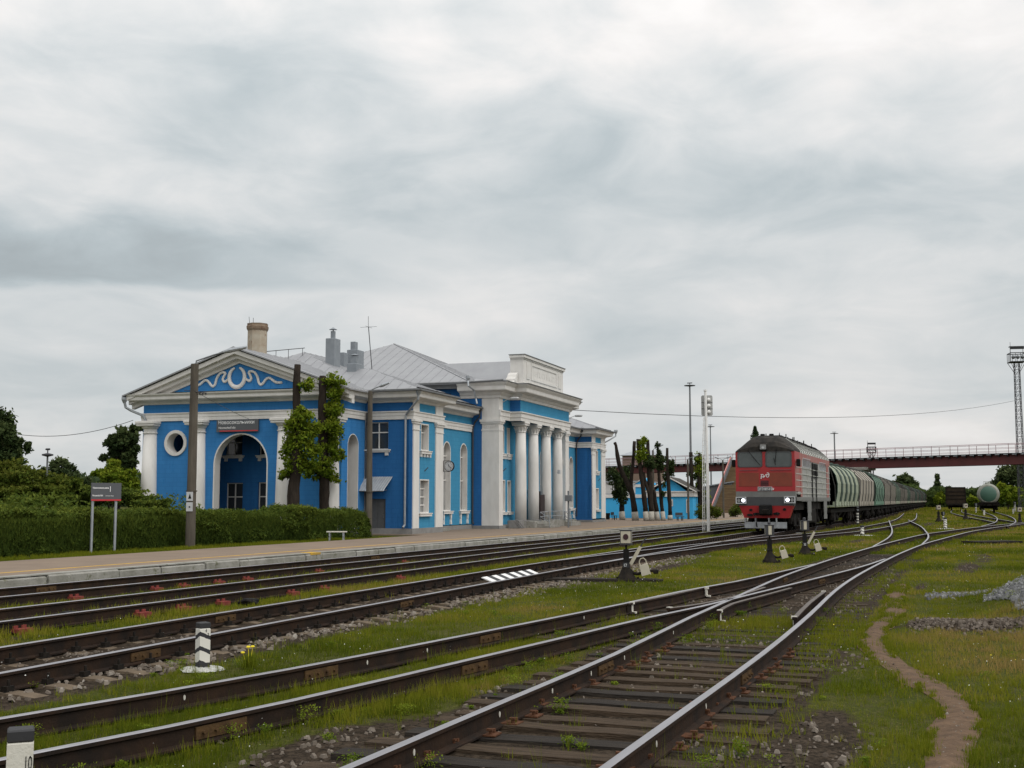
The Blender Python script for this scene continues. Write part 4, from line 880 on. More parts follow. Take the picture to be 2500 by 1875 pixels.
for u in (-12.72, -10.0, -5.35, -2.92):
    b_ = MB(); v = -2.50; b_.lathe([(.41, .3), (.41, 1.2), (.39, 2.4), (.325, 5.05)], (u, v, 0), 28); s = P(b_, 'column', 'white', smooth=True)
    c = MB(); c.lathe([(.33, 5.05), (.37, 5.07), (.37, 5.11), (.33, 5.13), (.33, 5.28), (.38, 5.31), (.45, 5.42)], (u, v, 0), 24); c.bbox(u-.49, u+.49, v-.49, v+.45, 5.42, 5.52); c.bbox(u-.54, u+.54, v-.52, v+.5, 5.52, 5.66); P(c, 'capital', 'white', s, )
b_ = MB(); b_.box(-8.97, -6.72, -2.60, -2.53, 5.07, 5.64); s = P(b_, 'name_board', 'sign_grey')
b_ = MB(); b_.box(-8.80, -6.74, -2.606, -2.59, 5.09, 5.14); P(b_, 'red_stripe', 'red_paint', s)
text_obj('lettering', 'Новосокольники', .235, 'text_white', s, (R(90), 0, 0), (-8.88, -2.604, 5.44), 1.02)
text_obj('lettering', 'Novosokol\u2019niki', .15, 'text_white', s, (R(90), 0, 0), (-8.86, -2.604, 5.22), 1.0)
# chimneys and flues
def chimney(u, v, z0, z1, a, c, mt, cap=None, name='chimney'):
    b_ = MB(); b_.bbox(u-a, u+a, v-c, v+c, z0, z1, .02); s = P(b_, name, mt); return s
b_ = MB(); b_.lathe([(.50, 7.8), (.50, 10.42)], (-9.1, 1.1, 0), 8); s = P(b_, 'chimney', 'brick_render')
b_ = MB(); b_.lathe([(.51, 10.40), (.56, 10.50), (.57, 10.62), (.53, 10.68), (.54, 10.77), (.40, 10.79)], (-9.1, 1.1, 0), 8); P(b_, 'chimney_cap', 'chimney_cap', s)
b_ = MB(); b_.tube([(-9.5, 1.0, 10.7), (-9.55, 1.0, 11.15)], .012, 5); b_.tube([(-9.3, 1.0, 10.7), (-9.3, 1.0, 11.08)], .012, 5); P(b_, 'rod', 'steel_dark', s)
s = chimney(-6.2, 3.75, 8.2, 10.22, .25, .34, 'flue'); b_ = MB(); b_.box(-6.29, -6.11, 3.64, 3.84, 10.22, 10.62); b_.tube([(-6.2, 3.74, 10.6), (-6.2, 3.74, 10.72)], .03, 5); b_.lathe([(.22, 10.70), (.02, 10.82)], (-6.2, 3.74, 0), 10); P(b_, 'flue_pipe', 'flue', s)
s = chimney(-6.4, 6.75, 8.2, 9.98, .30, .42, 'flue'); b_ = MB(); b_.box(-6.53, -6.27, 6.4, 6.75, 9.98, 10.42); P(b_, 'flue_pipe', 'flue', s)
s = chimney(-6.6, 5.6, 8.6, 9.72, .22, .25, 'flue')
s = chimney(-4.0, 1.85, 7.6, 8.62, .26, .30, 'flue'); b_ = MB(); b_.box(-4.15, -3.85, 1.72, 2.0, 8.62, 9.0); b_.lathe([(.24, 9.05), (.03, 9.13)], (-4, 1.86, 0), 10); P(b_, 'flue_pipe', 'flue', s)
b_ = MB(); b_.tube([(-6.0, 8.05, 8.8), (-6.0, 7.5, 11.35)], .022, 6); b_.tube([(-6.0, 7.48, 11.35), (-6.0, 7.46, 11.95)], .012, 5); b_.tube([(-5.5, 7.5, 11.36), (-6.5, 7.5, 11.36)], .008, 4); b_.tube([(-6, 7.1, 11.36), (-6, 7.95, 11.36)], .008, 4); P(b_, 'antenna', 'steel_dark')
b_ = MB(); b_.tube([(-8.8, 1.2, 9.35), (-8.0, 4.0, 9.85)], .02, 5)
for t_ in (.3, .6, .95): b_.tube([(-8.8+.8*t_, 1.2+2.8*t_, 9.35+.5*t_), (-8.8+.8*t_, 1.2+2.8*t_, 8.9)], .015, 5)
P(b_, 'roof_rail', 'steel_dark')
# downpipes
def downpipe(pts, r=.055, mt='zinc', head=True):
    b_ = MB(); b_.tube(pts, r, 8)
    if head: p_ = pts[0]; b_.lathe([(.07, -.06), (.14, .10), (.14, .22)], p_, 8)
    P(b_, 'downpipe', mt)
downpipe([(.50, -.50, 6.80), (.48, -.48, 6.55), (.0, -.30, 6.1), (-.30, -.10, 5.85), (-.33, -.09, 5.6), (-.33, -.09, 1.0), (-.33, -.09, .72), (-.36, -.22, .60)])
downpipe([(-13.95, -2.95, 6.62), (-13.9, -2.9, 6.35), (-13.7, -2.75, 6.20), (-13.1, -2.6, 5.95), (-13.0, -2.56, 5.75), (-13.0, -2.56, 1.5)], .065)
downpipe([(-.65, 10.75, 6.85), (-.7, 10.8, 6.5), (-1.0, 10.85, 6.2), (-1.12, 10.86, 5.85), (-1.12, 10.86, .7), (-1.05, 10.8, .55)], .05, 'steel_dark')
downpipe([(-1.05, 9.9, 8.5), (-.95, 9.7, 8.15), (-.85, 10.3, 7.95), (-.8, 10.5, 7.5), (-.7, 10.4, 7.2)], .05)
downpipe([(-.55, 31.5, 6.85), (-.7, 31.7, 6.5), (-1.0, 31.9, 6.2), (-1.1, 31.9, 5.9), (-1.1, 31.9, .7)], .05, 'steel_dark')
downpipe([(.72, 36.45, 6.95), (.7, 36.45, 6.7), (.3, 36.1, 6.4), (.0, 35.86, 6.2)], .05)
downpipe([(-2.25, -.25, 6.0), (-2.3, -.15, 5.6), (-2.36, -.08, 5.4), (-2.36, -.08, .5)], .045, 'steel_dark', False)
# clock on its bracket, wall lamps, small signs
b_ = MB(); b_.lathe([(.15, -.05), (.255, -.05), (.27, -.03), (.27, .03), (.255, .05), (.15, .05)], (.36, 3.72, 3.55), 28, 'y'); s = P(b_, 'clock', 'black')
b_ = MB(); b_.prism(circ(0, 0, .235, 28), lambda a, b, t_: (.36+a, t_, 3.55+b), 3.655, 3.665); d = P(b_, 'clock_face', 'brush_white', s)
b_ = MB()
for k in range(12):
    a = k*math.pi/6; b_.prism([(-.012, .21), (.012, .21), (.012, .275), (-.012, .275)], lambda x, y_, t_: (.36+.78*(x*math.cos(a)+y_*math.sin(a)), t_, 3.55+.78*(-x*math.sin(a)+y_*math.cos(a))), 3.648, 3.655)
for a, L_, w_ in ((R(130), .22, .012), (R(-20), .15, .016)): b_.prism([(-w_, 0), (w_, 0), (w_, L_), (-w_, L_)], lambda x, y_, t_: (.36+.78*(x*math.cos(a)+y_*math.sin(a)), t_, 3.55+.78*(-x*math.sin(a)+y_*math.cos(a))), 3.642, 3.650)
P(b_, 'clock_hands', 'black', s)
b_ = MB(); b_.plate(rect(.04, .36, 3.27, 3.83), [rect(.06, .34, 3.29, 3.81)], fv(3.70), 0, .03); P(b_, 'clock_bracket', 'black', s)
def wall_lamp(u, v, z):
    b_ = MB(); b_.tube([(u, v, z-.15), (u+.25, v-.05, z-.02), (u+.5, v-.1, z+.05)], .018, 6); b_.lathe([(.03, 0), (.07, .08), (.075, .45), (.02, .55)], (u+.45, v-.1, z+.04), 8, 'x'); P(b_, 'wall_lamp', 'brush_white')
wall_lamp(.42, 11.55, 7.5); wall_lamp(.42, 24.7, 7.4)
for v, z in ((1.5, 3.35), (12.7, 3.6), (33.9, 3.4)):     # small dark flag holders between the storeys
    b_ = MB(); u_ = .02 if v < 5 or v > 30 else .07; b_.tube([(u_-.02, v-.08, z-.1), (u_+.12, v+.05, z+.08)], .022, 5); P(b_, 'flag_holder', 'steel_dark')
b_ = MB(); b_.box(1.05, 1.2, 20.0, 20.25, 3.5, 3.75); b_.tube([(1.0, 20.1, 3.6), (1.1, 20.1, 3.6)], .03, 5); P(b_, 'loudspeaker', 'brush_white')
b_ = MB(); b_.box(-1.2, -.5, 4.1, 6.0, .3, .44); b_.box(-1.2, -.7, 4.3, 5.5, .44, .58); P(b_, 'step', 'concrete')

# ------------------------------------------------------------------ rolling stock (local: x across, y back from the front, z = 0 at rail head)
def wheelset(parent, y, r=.5, nm='wheel'):
    for sx in (-1, 1):
        b_ = MB(); x = sx*.76; b_.lathe([(r+.03, -.065*1), (r+.03, -.035), (r, -.03), (r, .065), (r-.1, .07), (r-.12, .03), (.14, .03), (.14, .09)] if sx > 0 else [(.14, -.09), (.14, -.03), (r-.12, -.03), (r-.1, -.07), (r, -.065), (r, .03), (r+.03, .035), (r+.03, .065)], (x, y, r), 20, 'x')
        b_.build(nm, 'running_gear', parent)
def bogie(parent, y0, n, pitch, r, mt='running_gear', deep=False):
    b_ = MB(); L_ = pitch*(n-1)/2
    for sx in (-1, 1):
        x0, x1 = (sx*.98, sx*1.14) if sx > 0 else (sx*1.14, sx*.98)
        pr = [(-L_-.45, r-.12), (-L_-.45, r+.18), (-L_+.25, r+.22), (-L_+.45, r+.42), (L_-.45, r+.42), (L_-.25, r+.22), (L_+.45, r+.18), (L_+.45, r-.12), (L_-.3, r-.12), (L_-.5, r-.25), (-L_+.5, r-.25), (-L_+.3, r-.12)]
        b_.prism([(y0+a, z) for a, z in pr], lambda a, b, t_: (t_, a, b), x0, x1)
        for k in range(n):
            y = y0-L_+k*pitch; b_.lathe([(.20, 0), (.20, .1), (.12, .14)] if sx > 0 else [(.12, -.14), (.20, -.1), (.20, 0)], (sx*1.12, y, r), 10, 'x')
            for dy in (-.34, .34): b_.lathe([(.10, r+.05), (.10, r+.55)], (sx*1.08, y+dy, 0), 8)
    b_.box(-1.0, 1.0, y0-.25, y0+.25, r, r+.4)
    f = b_.build('bogie', mt, parent)
    for k in range(n): wheelset(f, y0-L_+k*pitch, r)
LY = 64.35
lp = interp(c3, LY)
LO = thing('locomotive', 'red and grey diesel locomotive with lit headlights pulling the hopper train', 'locomotive', (-10.52, LY, RH), R(.35))
HW = 1.57
def pc(name, mt, mb_, parent=None, smooth=False): return mb_.build(name, mt, parent or LO, smooth)
LL = 17.0
# lower body front: red face with big chamfer to the sides, and grey bands
b_ = MB(); b_.plate([(-HW, 2.16), (HW, 2.16), (HW, 4.30), (-HW, 4.30)], [rect(-1.44, -.15, 3.47, 4.30-.03), rect(.05, 1.40, 3.47, 4.27)], lambda a, b, t_: (a, t_, b), 0, .07); pc('cab_front', 'loco_red', b_)
b_ = MB(); b_.hexa([(-HW, .07, 2.16), (HW, .07, 2.16), (HW, 2.6, 2.16), (-HW, 2.6, 2.16)], [(-HW, .07, 3.44), (HW, .07, 3.44), (HW, 2.6, 3.44), (-HW, 2.6, 3.44)])
b_.box(-HW, -1.46, .07, 2.6, 3.44, 4.30); b_.box(1.46, HW, .07, 2.6, 3.44, 4.30); b_.box(-1.46, 1.46, .9, 1.0, 3.44, 4.30); c_ = pc('cab', 'loco_red', b_)
for x0, x1 in ((-1.46, -.13), (.03, 1.42)):
    b_ = MB(); zc0, zc1 = 3.45, 4.285; r_ = .09
    def rr(i): return [(x0+i+r_, zc0+i), (x1-i-r_, zc0+i), (x1-i, zc0+i+r_), (x1-i, zc1-i-r_), (x1-i-r_, zc1-i), (x0+i+r_, zc1-i), (x0+i, zc1-i-r_), (x0+i, zc0+i+r_)]
    b_.plate(rr(0), [rr(.045)], lambda a, b, t_: (a, t_, b), -.025, .03); f = pc('windscreen', 'loco_dark', b_)
    b_ = MB(); b_.prism(rr(.04), lambda a, b, t_: (a, t_, b), -.004, .006); pc('pane', 'windscreen_glass', b_, f) if 'windscreen_glass' in M else None
    b_ = MB(); xm = (x0+x1)/2; b_.tube([(xm-.05, -.06, 4.42), (xm-.1, -.07, 4.36), (xm-.05+(.45 if x0 < 0 else -.12), -.05, 3.72)], .016, 5); b_.tube([(xm-.05+(.25 if x0 < 0 else -.2), -.045, 3.95), (xm-.05+(.6 if x0 < 0 else -.1), -.045, 3.55)], .014, 5); pc('wiper', 'black', b_, f)
for x0, x1 in ((-1.40, -.33), (.22, 1.42)):            # faded panels
    b_ = MB(); b_.bbox(x0, x1, -.012, .03, 2.42, 3.16, .01); pc('front_panel', 'loco_red_faded', b_)
    b_ = MB(); b_.tube([(x0+.05, -.015, 3.27), (x0+.05, -.045, 3.28), (x1-.05, -.045, 3.30), (x1-.05, -.015, 3.29)], .014, 6); pc('grab_rail', 'loco_dark', b_)
b_ = MB(); b_.box(-.24, .18, -.02, .02, 2.44, 2.74); b_.box(-.20, .14, -.05, -.018, 2.60, 2.66); pc('vent', 'loco_dark_red', b_) if 'loco_dark_red' in M else None
b_ = MB(); b_.bbox(-.40, .36, -.035, .01, 2.17, 2.40, .012); f = pc('number_plate', 'brush_white', b_)
b_ = MB(); b_.box(-.375, .335, -.038, -.034, 2.19, 2.38); pc('plate_field', 'loco_dark', b_, f)
text_obj('lettering', '2\u0422\u042d10\u0423-0188', .165, 'text_white', f, (R(90), 0, 0), (-.36, -.040, 2.225), .86, .003)
# railway emblem in white strokes: p, slanted middle stroke with hooks, and an open d
b_ = MB()
def stroke(pts, w_):
    ln = spl([np.array(p_) for p_ in pts], .03) if len(pts) > 2 else [np.array(p_) for p_ in pts]
    for i in range(len(ln)-1):
        a, c = ln[i], ln[i+1]; d = (c-a)/max(np.linalg.norm(c-a), 1e-6); n_ = np.array([-d[1], d[0]])*w_; e = d*w_*.35
        b_.add([(p_[0], -.030, p_[1]) for p_ in (a-n_-e, c-n_+e, c+n_+e, a+n_-e)], [(0, 1, 2, 3)])
stroke([(-.215, 2.83), (-.20, 2.95), (-.185, 3.05)], .019); stroke([(-.225, 3.055), (-.15, 3.055)], .015); stroke([(-.17, 3.04), (-.13, 3.065), (-.09, 3.04), (-.085, 2.98), (-.12, 2.925), (-.17, 2.93)], .017)
stroke([(-.105, 2.905), (-.05, 2.93), (.0, 3.00), (.045, 3.055), (.09, 3.06)], .018)
stroke([(.20, 3.03), (.15, 3.06), (.10, 3.03), (.075, 2.97), (.10, 2.92), (.16, 2.925), (.20, 2.98), (.215, 3.06), (.195, 3.12), (.14, 3.145), (.10, 3.135)], .017)
pc('emblem', 'text_white', b_)
# grey bands
b_ = MB(); b_.box(-HW-.004, HW+.004, -.004, .5, 1.86, 2.158); pc('grey_band', 'loco_grey', b_)
b_ = MB(); b_.hexa([(-HW+.10, .02, 1.40), (HW-.10, .02, 1.40), (HW-.10, .6, 1.40), (-HW+.10, .6, 1.40)], [(-HW+.0, -.02, 1.858), (HW-.0, -.02, 1.858), (HW, .6, 1.858), (-HW, .6, 1.858)]); pc('buffer_beam', 'loco_dark', b_)
b_ = MB(); b_.hexa([(-1.17, .12, .74), (1.17, .12, .74), (1.17, .8, .74), (-1.17, .8, .74)], [(-1.42, .03, 1.398), (1.42, .03, 1.398), (1.42, .8, 1.398), (-1.42, .8, 1.398)]); s = pc('skirt', 'loco_red', b_)
b_ = MB(); b_.bbox(-.34, .34, -.16, .1, .88, 1.45, .06); s2 = pc('coupler_pocket', 'black', b_); b_ = MB(); b_.bbox(-.16, .20, -.42, -.1, .92, 1.22, .05); b_.box(-.22, -.10, -.5, -.3, .95, 1.2); b_.box(.12, .24, -.52, -.3, .95, 1.18); pc('coupler', 'running_gear', b_, s2)
b_ = MB()
for x, z in ((-.55, .97), (.62, 1.0)): b_.tube([(x, .03, z+.02), (x*1.02, -.14, z-.02), (x*1.05, -.15, z-.12)], .04, 6)
pc('brake_hose', 'black', b_)
b_ = MB()
for x, z, w_ in ((-.86, .90, .16), (-.52, .96, .18), (.56, .98, .18), (-.8, 1.17, .09), (.98, 1.2, .09)): b_.prism([(x+w_*math.cos(k*math.pi/6), z+.065*math.sin(k*math.pi/6)) for k in range(12)], lambda a, b, t_: (a, t_, b), .02, .085)
pc('skirt_opening', 'black', b_)
b_ = MB(); b_.box(-1.10, 1.10, -.10, -.04, .20, .53)
for x in (-1.10, -.55, .15, .55): b_.box(x-.02, x+.02, -.12, .3, .22, .75)
pc('track_clearer', 'clearer_grey', b_)
for x in (-.5, .18): b_ = MB(); b_.hexa([(x, -.104, .25), (x+.07, -.104, .25), (x+.07, -.1, .25), (x, -.1, .25)], [(x-.06, -.104, .52), (x+.03, -.104, .52), (x+.03, -.1, .52), (x-.06, -.1, .52)]); pc('black_stripe', 'black', b_)
for sg, x0, x1, xl in ((-1, -1.58, -1.02, -1.18), (1, .98, 1.56, 1.16)):
    z0, z1 = (1.50, 1.86) if sg < 0 else (1.53, 1.89); b_ = MB()
    b_.plate(rect(x0, x1, z0, z1), [rect(x0+.05, x1-.05, z0+.05, z1-.05)], lambda a, b, t_: (a, t_, b), -.09, .0); f = pc('headlight', 'brush_white', b_)
    b_ = MB(); b_.box(x0+.045, x1-.045, -.035, -.02, z0+.045, z1-.045); pc('lamp_housing', 'black', b_, f)
    b_ = MB(); b_.prism([(xl+.10*math.cos(k*math.pi/10), (z0+z1)/2+.10*math.sin(k*math.pi/10)) for k in range(20)], lambda a, b, t_: (a, t_, b), -.06, -.036); pc('lamp', 'lamp_lit', b_, f)
    b_ = MB(); xr = xl-sg*-.24; b_.prism([(xr+.09*math.cos(k*math.pi/10), (z0+z1)/2+.10*math.sin(k*math.pi/10)) for k in range(20)], lambda a, b, t_: (a, t_, b), -.045, -.036); pc('lens', 'glass_pale', b_, f)
# dark sloping roof front, a rounded hood
def roof_section(scale_w, z_e, z_t, y):
    a = [(-HW*scale_w, z_e)]; return a
RS = [(-1.57, 4.28), (-1.51, 4.45), (-1.33, 4.64), (-1.05, 4.90), (-.74, 5.13), (-.50, 5.19), (.50, 5.19), (.74, 5.13), (1.05, 4.90), (1.33, 4.64), (1.51, 4.45), (1.57, 4.28)]
def hood(y, k, zs): return [(a*(1-.02*k), y, 4.28+(z-4.28)*zs) for a, z in RS]
rings = [hood(-.03, 0, .30), hood(.10, 0, .56), hood(.38, 1, .82), hood(.75, 1, .96), hood(1.2, 0, 1.0), hood(2.6, 0, 1.0)]
b_ = MB(); n = len(RS); vs = [p_ for r_ in rings for p_ in r_]
b_.add(vs, [(i*n+k, i*n+k+1, (i+1)*n+k+1, (i+1)*n+k) for i in range(len(rings)-1) for k in range(n-1)]+[tuple(range(n-1, -1, -1)), tuple(range((len(rings)-1)*n, len(rings)*n))]+[(i*n, (i+1)*n, (i+1)*n+n-1, i*n+n-1) for i in range(len(rings)-1)])
rf = pc('cab_roof', 'loco_black', b_)
b_ = MB(); b_.bbox(-.28, .16, -.14, .3, 4.34, 4.72, .05); f = pc('top_headlight', 'loco_black', b_); b_ = MB(); b_.box(-.22, .10, -.146, -.138, 4.40, 4.66); pc('lens', 'glass_pale', b_, f); b_ = MB(); b_.prism([(-.06+.07*math.cos(k*math.pi/8), 4.50+.06*math.sin(k*math.pi/8)) for k in range(16)], lambda a, b, t_: (a, t_, b), -.152, -.147); pc('reflector', 'brush_white', b_, f)
b_ = MB(); b_.bbox(-.55, .55, 1.0, 1.6, 5.12, 5.20)
for x in (-.28, .2): b_.lathe([(.12, 5.18), (.13, 5.27), (.10, 5.30)], (x, 1.2, 0), 12)
b_.tube([(.62, 1.3, 5.05), (.62, 1.3, 5.36)], .015, 5); pc('roof_horn', 'black', b_)
# long body
b_ = MB(); b_.box(-HW+.02, HW-.02, 2.6, LL, 1.62, 4.28); bd = pc('body', 'loco_side', b_)
b_ = MB(); b_.box(-HW+.005, HW-.005, 1.0, 2.599, 2.0, 2.17); pc('body_sill', 'loco_side', b_)
b_ = MB(); b_.box(HW-.03, HW+.012, .5, LL, 1.66, 1.86); b_.box(-HW-.012, -HW+.03, .5, LL, 1.66, 1.86); pc('body_sill', 'loco_grey', b_)
b_ = MB(); b_.box(HW-.025, HW+.003, .071, 1.9, 2.17, 3.46); pc('side_panel', 'loco_side_red', b_, bd)
b_ = MB()
for z in (2.05, 2.40, 2.75, 3.10, 3.45): b_.box(HW-.02, HW+.018, .3, LL-.05, z, z+.035)
for y in (2.6, 5.2, 7.7, 10.2, 12.8, 15.4): b_.box(HW-.02, HW+.014, y, y+.04, 1.86, 3.5)
pc('rib', 'loco_roof', b_, bd)
b_ = MB(); b_.box(HW-.022, HW+.006, 1.9, LL-.01, 3.92, 4.27); pc('red_band', 'loco_side_red', b_, bd)
b_ = MB(); b_.box(HW-.02, HW+.008, LL-1.9, LL-.7, 1.87, 3.9); b_.box(HW-.02, HW+.008, 2.2, 2.9, 1.87, 3.9); pc('red_panel', 'loco_side_red', b_, bd)
for y in list(np.arange(3.3, 6.4, .5))+list(np.arange(11.2, 14.6, .5)):
    b_ = MB(); b_.box(HW-.02, HW+.02, y, y+.30, 3.52, 4.05); f = pc('side_window', 'brush_white', b_); b_ = MB(); b_.box(HW+.018, HW+.024, y+.05, y+.25, 3.56, 4.01); pc('pane', 'glass', b_, f)
for y in (7.4, 9.0): b_ = MB(); b_.box(HW-.02, HW+.012, y, y+1.35, 3.02, 3.86); f = pc('grille', 'black', b_)
b_ = MB(); b_.tube([(HW+.05, 7.2, 1.5), (HW+.05, 7.2, 3.9)], .025, 5); b_.tube([(HW+.05, 9.1, .6), (HW+.05, 9.1, 3.6)], .025, 5); pc('handrail', 'black', b_)
b_ = MB(); b_.box(HW-.02, HW+.012, 7.25, 7.32, 1.87, 3.0); b_.box(HW-.02, HW+.012, 9.2, 9.27, 1.87, 3.0); b_.box(HW-.02, HW+.012, 7.25, 9.27, 2.98, 3.02); pc('side_door', 'loco_dark', b_, bd)
b_ = MB(); vs = [(a, y, z) for y in (2.6, LL) for a, z in RS]; b_.add(vs, [(k, k+1, n+k+1, n+k) for k in range(n-1)]+[tuple(range(n-1, -1, -1)), tuple(range(n, 2*n))]+[(0, n, 2*n-1, n-1)]); rb = pc('roof', 'loco_roof', b_)
b_ = MB()
for y in np.arange(3.0, LL, .95): b_.tube([(a*1.008, y, 4.28+(z-4.28)*1.012+.005) for a, z in RS], .020, 5)
pc('roof_rib', 'black', b_, rb)
for y, L_ in ((3.6, 1.6), (7.0, 2.2), (11.5, 1.8)):
    b_ = MB(); b_.bbox(-.62, .62, y, y+L_, 5.08, 5.26, .05); b_.bbox(-.35, .35, y+.3, y+L_-.3, 5.25, 5.36, .03)
    for k in range(4): b_.tube([(-.5+k*.33, y+.2+k*.3, 5.2), (-.5+k*.33, y+.2+k*.3, 5.46)], .03, 5)
    pc('roof_equipment', 'black', b_, rb)
for y in (5.6, 10.4, 14.4): b_ = MB(); b_.tube([(.75, y, 5.0), (.75, y, 5.32)], .03, 5); pc('exhaust', 'black', b_, rb)
for sg in (-1, 1):
    b_ = MB(); b_.bbox(sg*1.72-.10, sg*1.72+.10, .22, .42, 3.48, 3.88, .04); b_.tube([(sg*1.55, .4, 3.72), (sg*1.66, .35, 3.72)], .02, 5); pc('mirror', 'black', b_)
b_ = MB(); b_.box(-1.35, 1.35, .6, LL-.1, 1.15, 1.63); pc('underframe', 'running_gear', b_)
b_ = MB(); b_.bbox(-1.45, 1.45, 6.6, 9.9, .35, 1.2, .08); pc('fuel_tank', 'running_gear', b_)
bogie(LO, 3.7, 3, 1.85, .52); bogie(LO, 13.1, 3, 1.85, .52)
for y in (5.1, 13.3):
    b_ = MB()
    b_.box(HW-.03, HW-.0, y, y+1.7, .98, 1.65); b_.box(HW-.02, HW-.01, y+.1, y+1.6, .76, .98); b_.box(HW-.03, HW-.0, y, y+1.7, .52, .78); pc('step_plate', 'loco_grey', b_)

# hopper wagons
def hopper(skin, rib, flat, first=False):
    o_ = thing('hopper_wagon', '-', 'hopper wagon', group='grain hopper wagons behind the locomotive')
    L_ = 13.3; y0 = .7
    prof = [(-1.40, 1.37), (-1.47, 1.75), (-1.58, 2.35), (-1.60, 3.0), (-1.48, 3.6), (-1.22, 4.08), (-.80, 4.42), (-.35, 4.55), (.35, 4.55), (.80, 4.42), (1.22, 4.08), (1.48, 3.6), (1.60, 3.0), (1.58, 2.35), (1.47, 1.75), (1.40, 1.37)]
    if flat: prof = [(-1.38, 1.37), (-1.46, 1.75), (-1.55, 2.35), (-1.58, 3.55), (-1.52, 3.62), (-.78, 4.45), (-.35, 4.55), (.35, 4.55), (.78, 4.45), (1.52, 3.62), (1.58, 3.55), (1.55, 2.35), (1.46, 1.75), (1.38, 1.37)]
    prof = [(a, 1.37+(z-1.37)*.90) for a, z in prof]
    n_ = len(prof); b_ = MB(); b_.add([(a, y, z) for y in (y0+.35, y0+L_-.35) for a, z in prof], [(k, (k+1) % n_, n_+(k+1) % n_, n_+k) for k in range(n_)]+[tuple(range(n_-1, -1, -1)), tuple(range(n_, 2*n_))]); body = b_.build('body', skin, o_)
    nr = 6
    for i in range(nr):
        y = y0+.42+(L_-.84)*i/(nr-1); w_ = .07 if i in (0, nr-1) else ((.42 if skin == 'hop_pale' else .24) if not flat else .06); b_ = MB(); oo = [(a*1.03, 3.0+(z-3.0)*1.025) for a, z in prof]  # wide dark ribs paint in the shading between the body panels
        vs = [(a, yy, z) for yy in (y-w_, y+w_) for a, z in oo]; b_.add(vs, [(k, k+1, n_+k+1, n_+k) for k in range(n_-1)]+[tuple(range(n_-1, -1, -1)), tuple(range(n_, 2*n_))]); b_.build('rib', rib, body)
    b_ = MB(); b_.box(-.55, .55, y0+.2, y0+L_-.2, 4.24, 4.32)
    for k in range(4): b_.lathe([(.34, 4.28), (.34, 4.40), (.25, 4.44)], (0, y0+1.8+k*3.2, 0), 10)
    b_.build('walkway', 'hop_rib_shade' if not flat else 'hop_rib_shade2', o_)
    b_ = MB(); b_.box(-1.48, 1.48, y0, y0+L_, 1.24, 1.36)
    k = 0; y = y0+.3
    while y < y0+L_-.5:
        b_.box(1.30, 1.55, y, y+.95, 1.33, 1.60); y += 1.45
    b_.build('sole_bar', skin, o_)
    b_ = MB(); b_.box(-1.2, 1.2, y0+.1, y0+L_-.1, .85, 1.10)
    for k in range(3):
        c = y0+3.9+k*2.75; b_.hexa([(-.8, c-.3, .45), (.8, c-.3, .45), (.8, c+.3, .45), (-.8, c+.3, .45)], [(-1.2, c-1.1, 1.1), (1.2, c-1.1, 1.1), (1.2, c+1.1, 1.1), (-1.2, c+1.1, 1.1)])
    b_.box(-.15, .15, -.1, y0+L_+.8, .9, 1.1); b_.build('chute', 'running_gear', o_)
    b_ = MB(); b_.tube([(1.5, y0+.05, 1.2), (1.5, y0+.05, 2.6), (1.2, y0+.05, 3.9)], .03, 5); b_.tube([(1.1, y0+.05, 1.2), (1.1, y0+.05, 2.6), (.9, y0+.05, 4.0)], .03, 5); b_.build('ladder', 'hop_rib_shade2', o_)
    bogie(o_, y0+2.2, 2, 1.85, .475); bogie(o_, y0+L_-2.2, 2, 1.85, .475)
    return o_
protos = {'green': hopper('hop_pale', 'hop_rib_shade', False), 'beige': hopper('hop_beige', 'hop_rib_shade2', True), 'teal': hopper('hop_green', 'hop_rib_shade', False)}
used = set()
order = ['green', 'beige', 'teal', 'beige', 'beige', 'green', 'beige', 'beige', 'green', 'beige', 'beige', 'green', 'beige', 'green', 'beige', 'beige', 'green', 'beige', 'beige', 'green', 'beige', 'beige', 'green', 'beige', 'green', 'beige', 'beige', 'teal']
ordn = ['first', 'second', 'third', 'fourth', 'fifth', 'sixth', 'seventh', 'eighth', 'ninth', 'tenth', 'eleventh', 'twelfth', 'thirteenth', 'fourteenth', 'fifteenth', 'sixteenth', 'seventeenth', 'eighteenth', 'nineteenth', 'twentieth', 'twenty-first', 'twenty-second', 'twenty-third', 'twenty-fourth', 'twenty-fifth', 'twenty-sixth', 'twenty-seventh']
desc = {'green': 'pale green hopper wagon with painted shade bands', 'beige': 'beige hopper wagon with flat sloping roof', 'teal': 'bright green hopper wagon'}
y = LY+LL+.15
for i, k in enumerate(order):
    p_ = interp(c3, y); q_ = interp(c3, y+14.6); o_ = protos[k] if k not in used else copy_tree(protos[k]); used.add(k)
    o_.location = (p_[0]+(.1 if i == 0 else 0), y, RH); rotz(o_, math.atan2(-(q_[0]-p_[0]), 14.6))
    o_['label'] = (desc[k]+', '+('last one of the train' if i == 27 else ordn[i]+' behind the locomotive')); y += 14.62
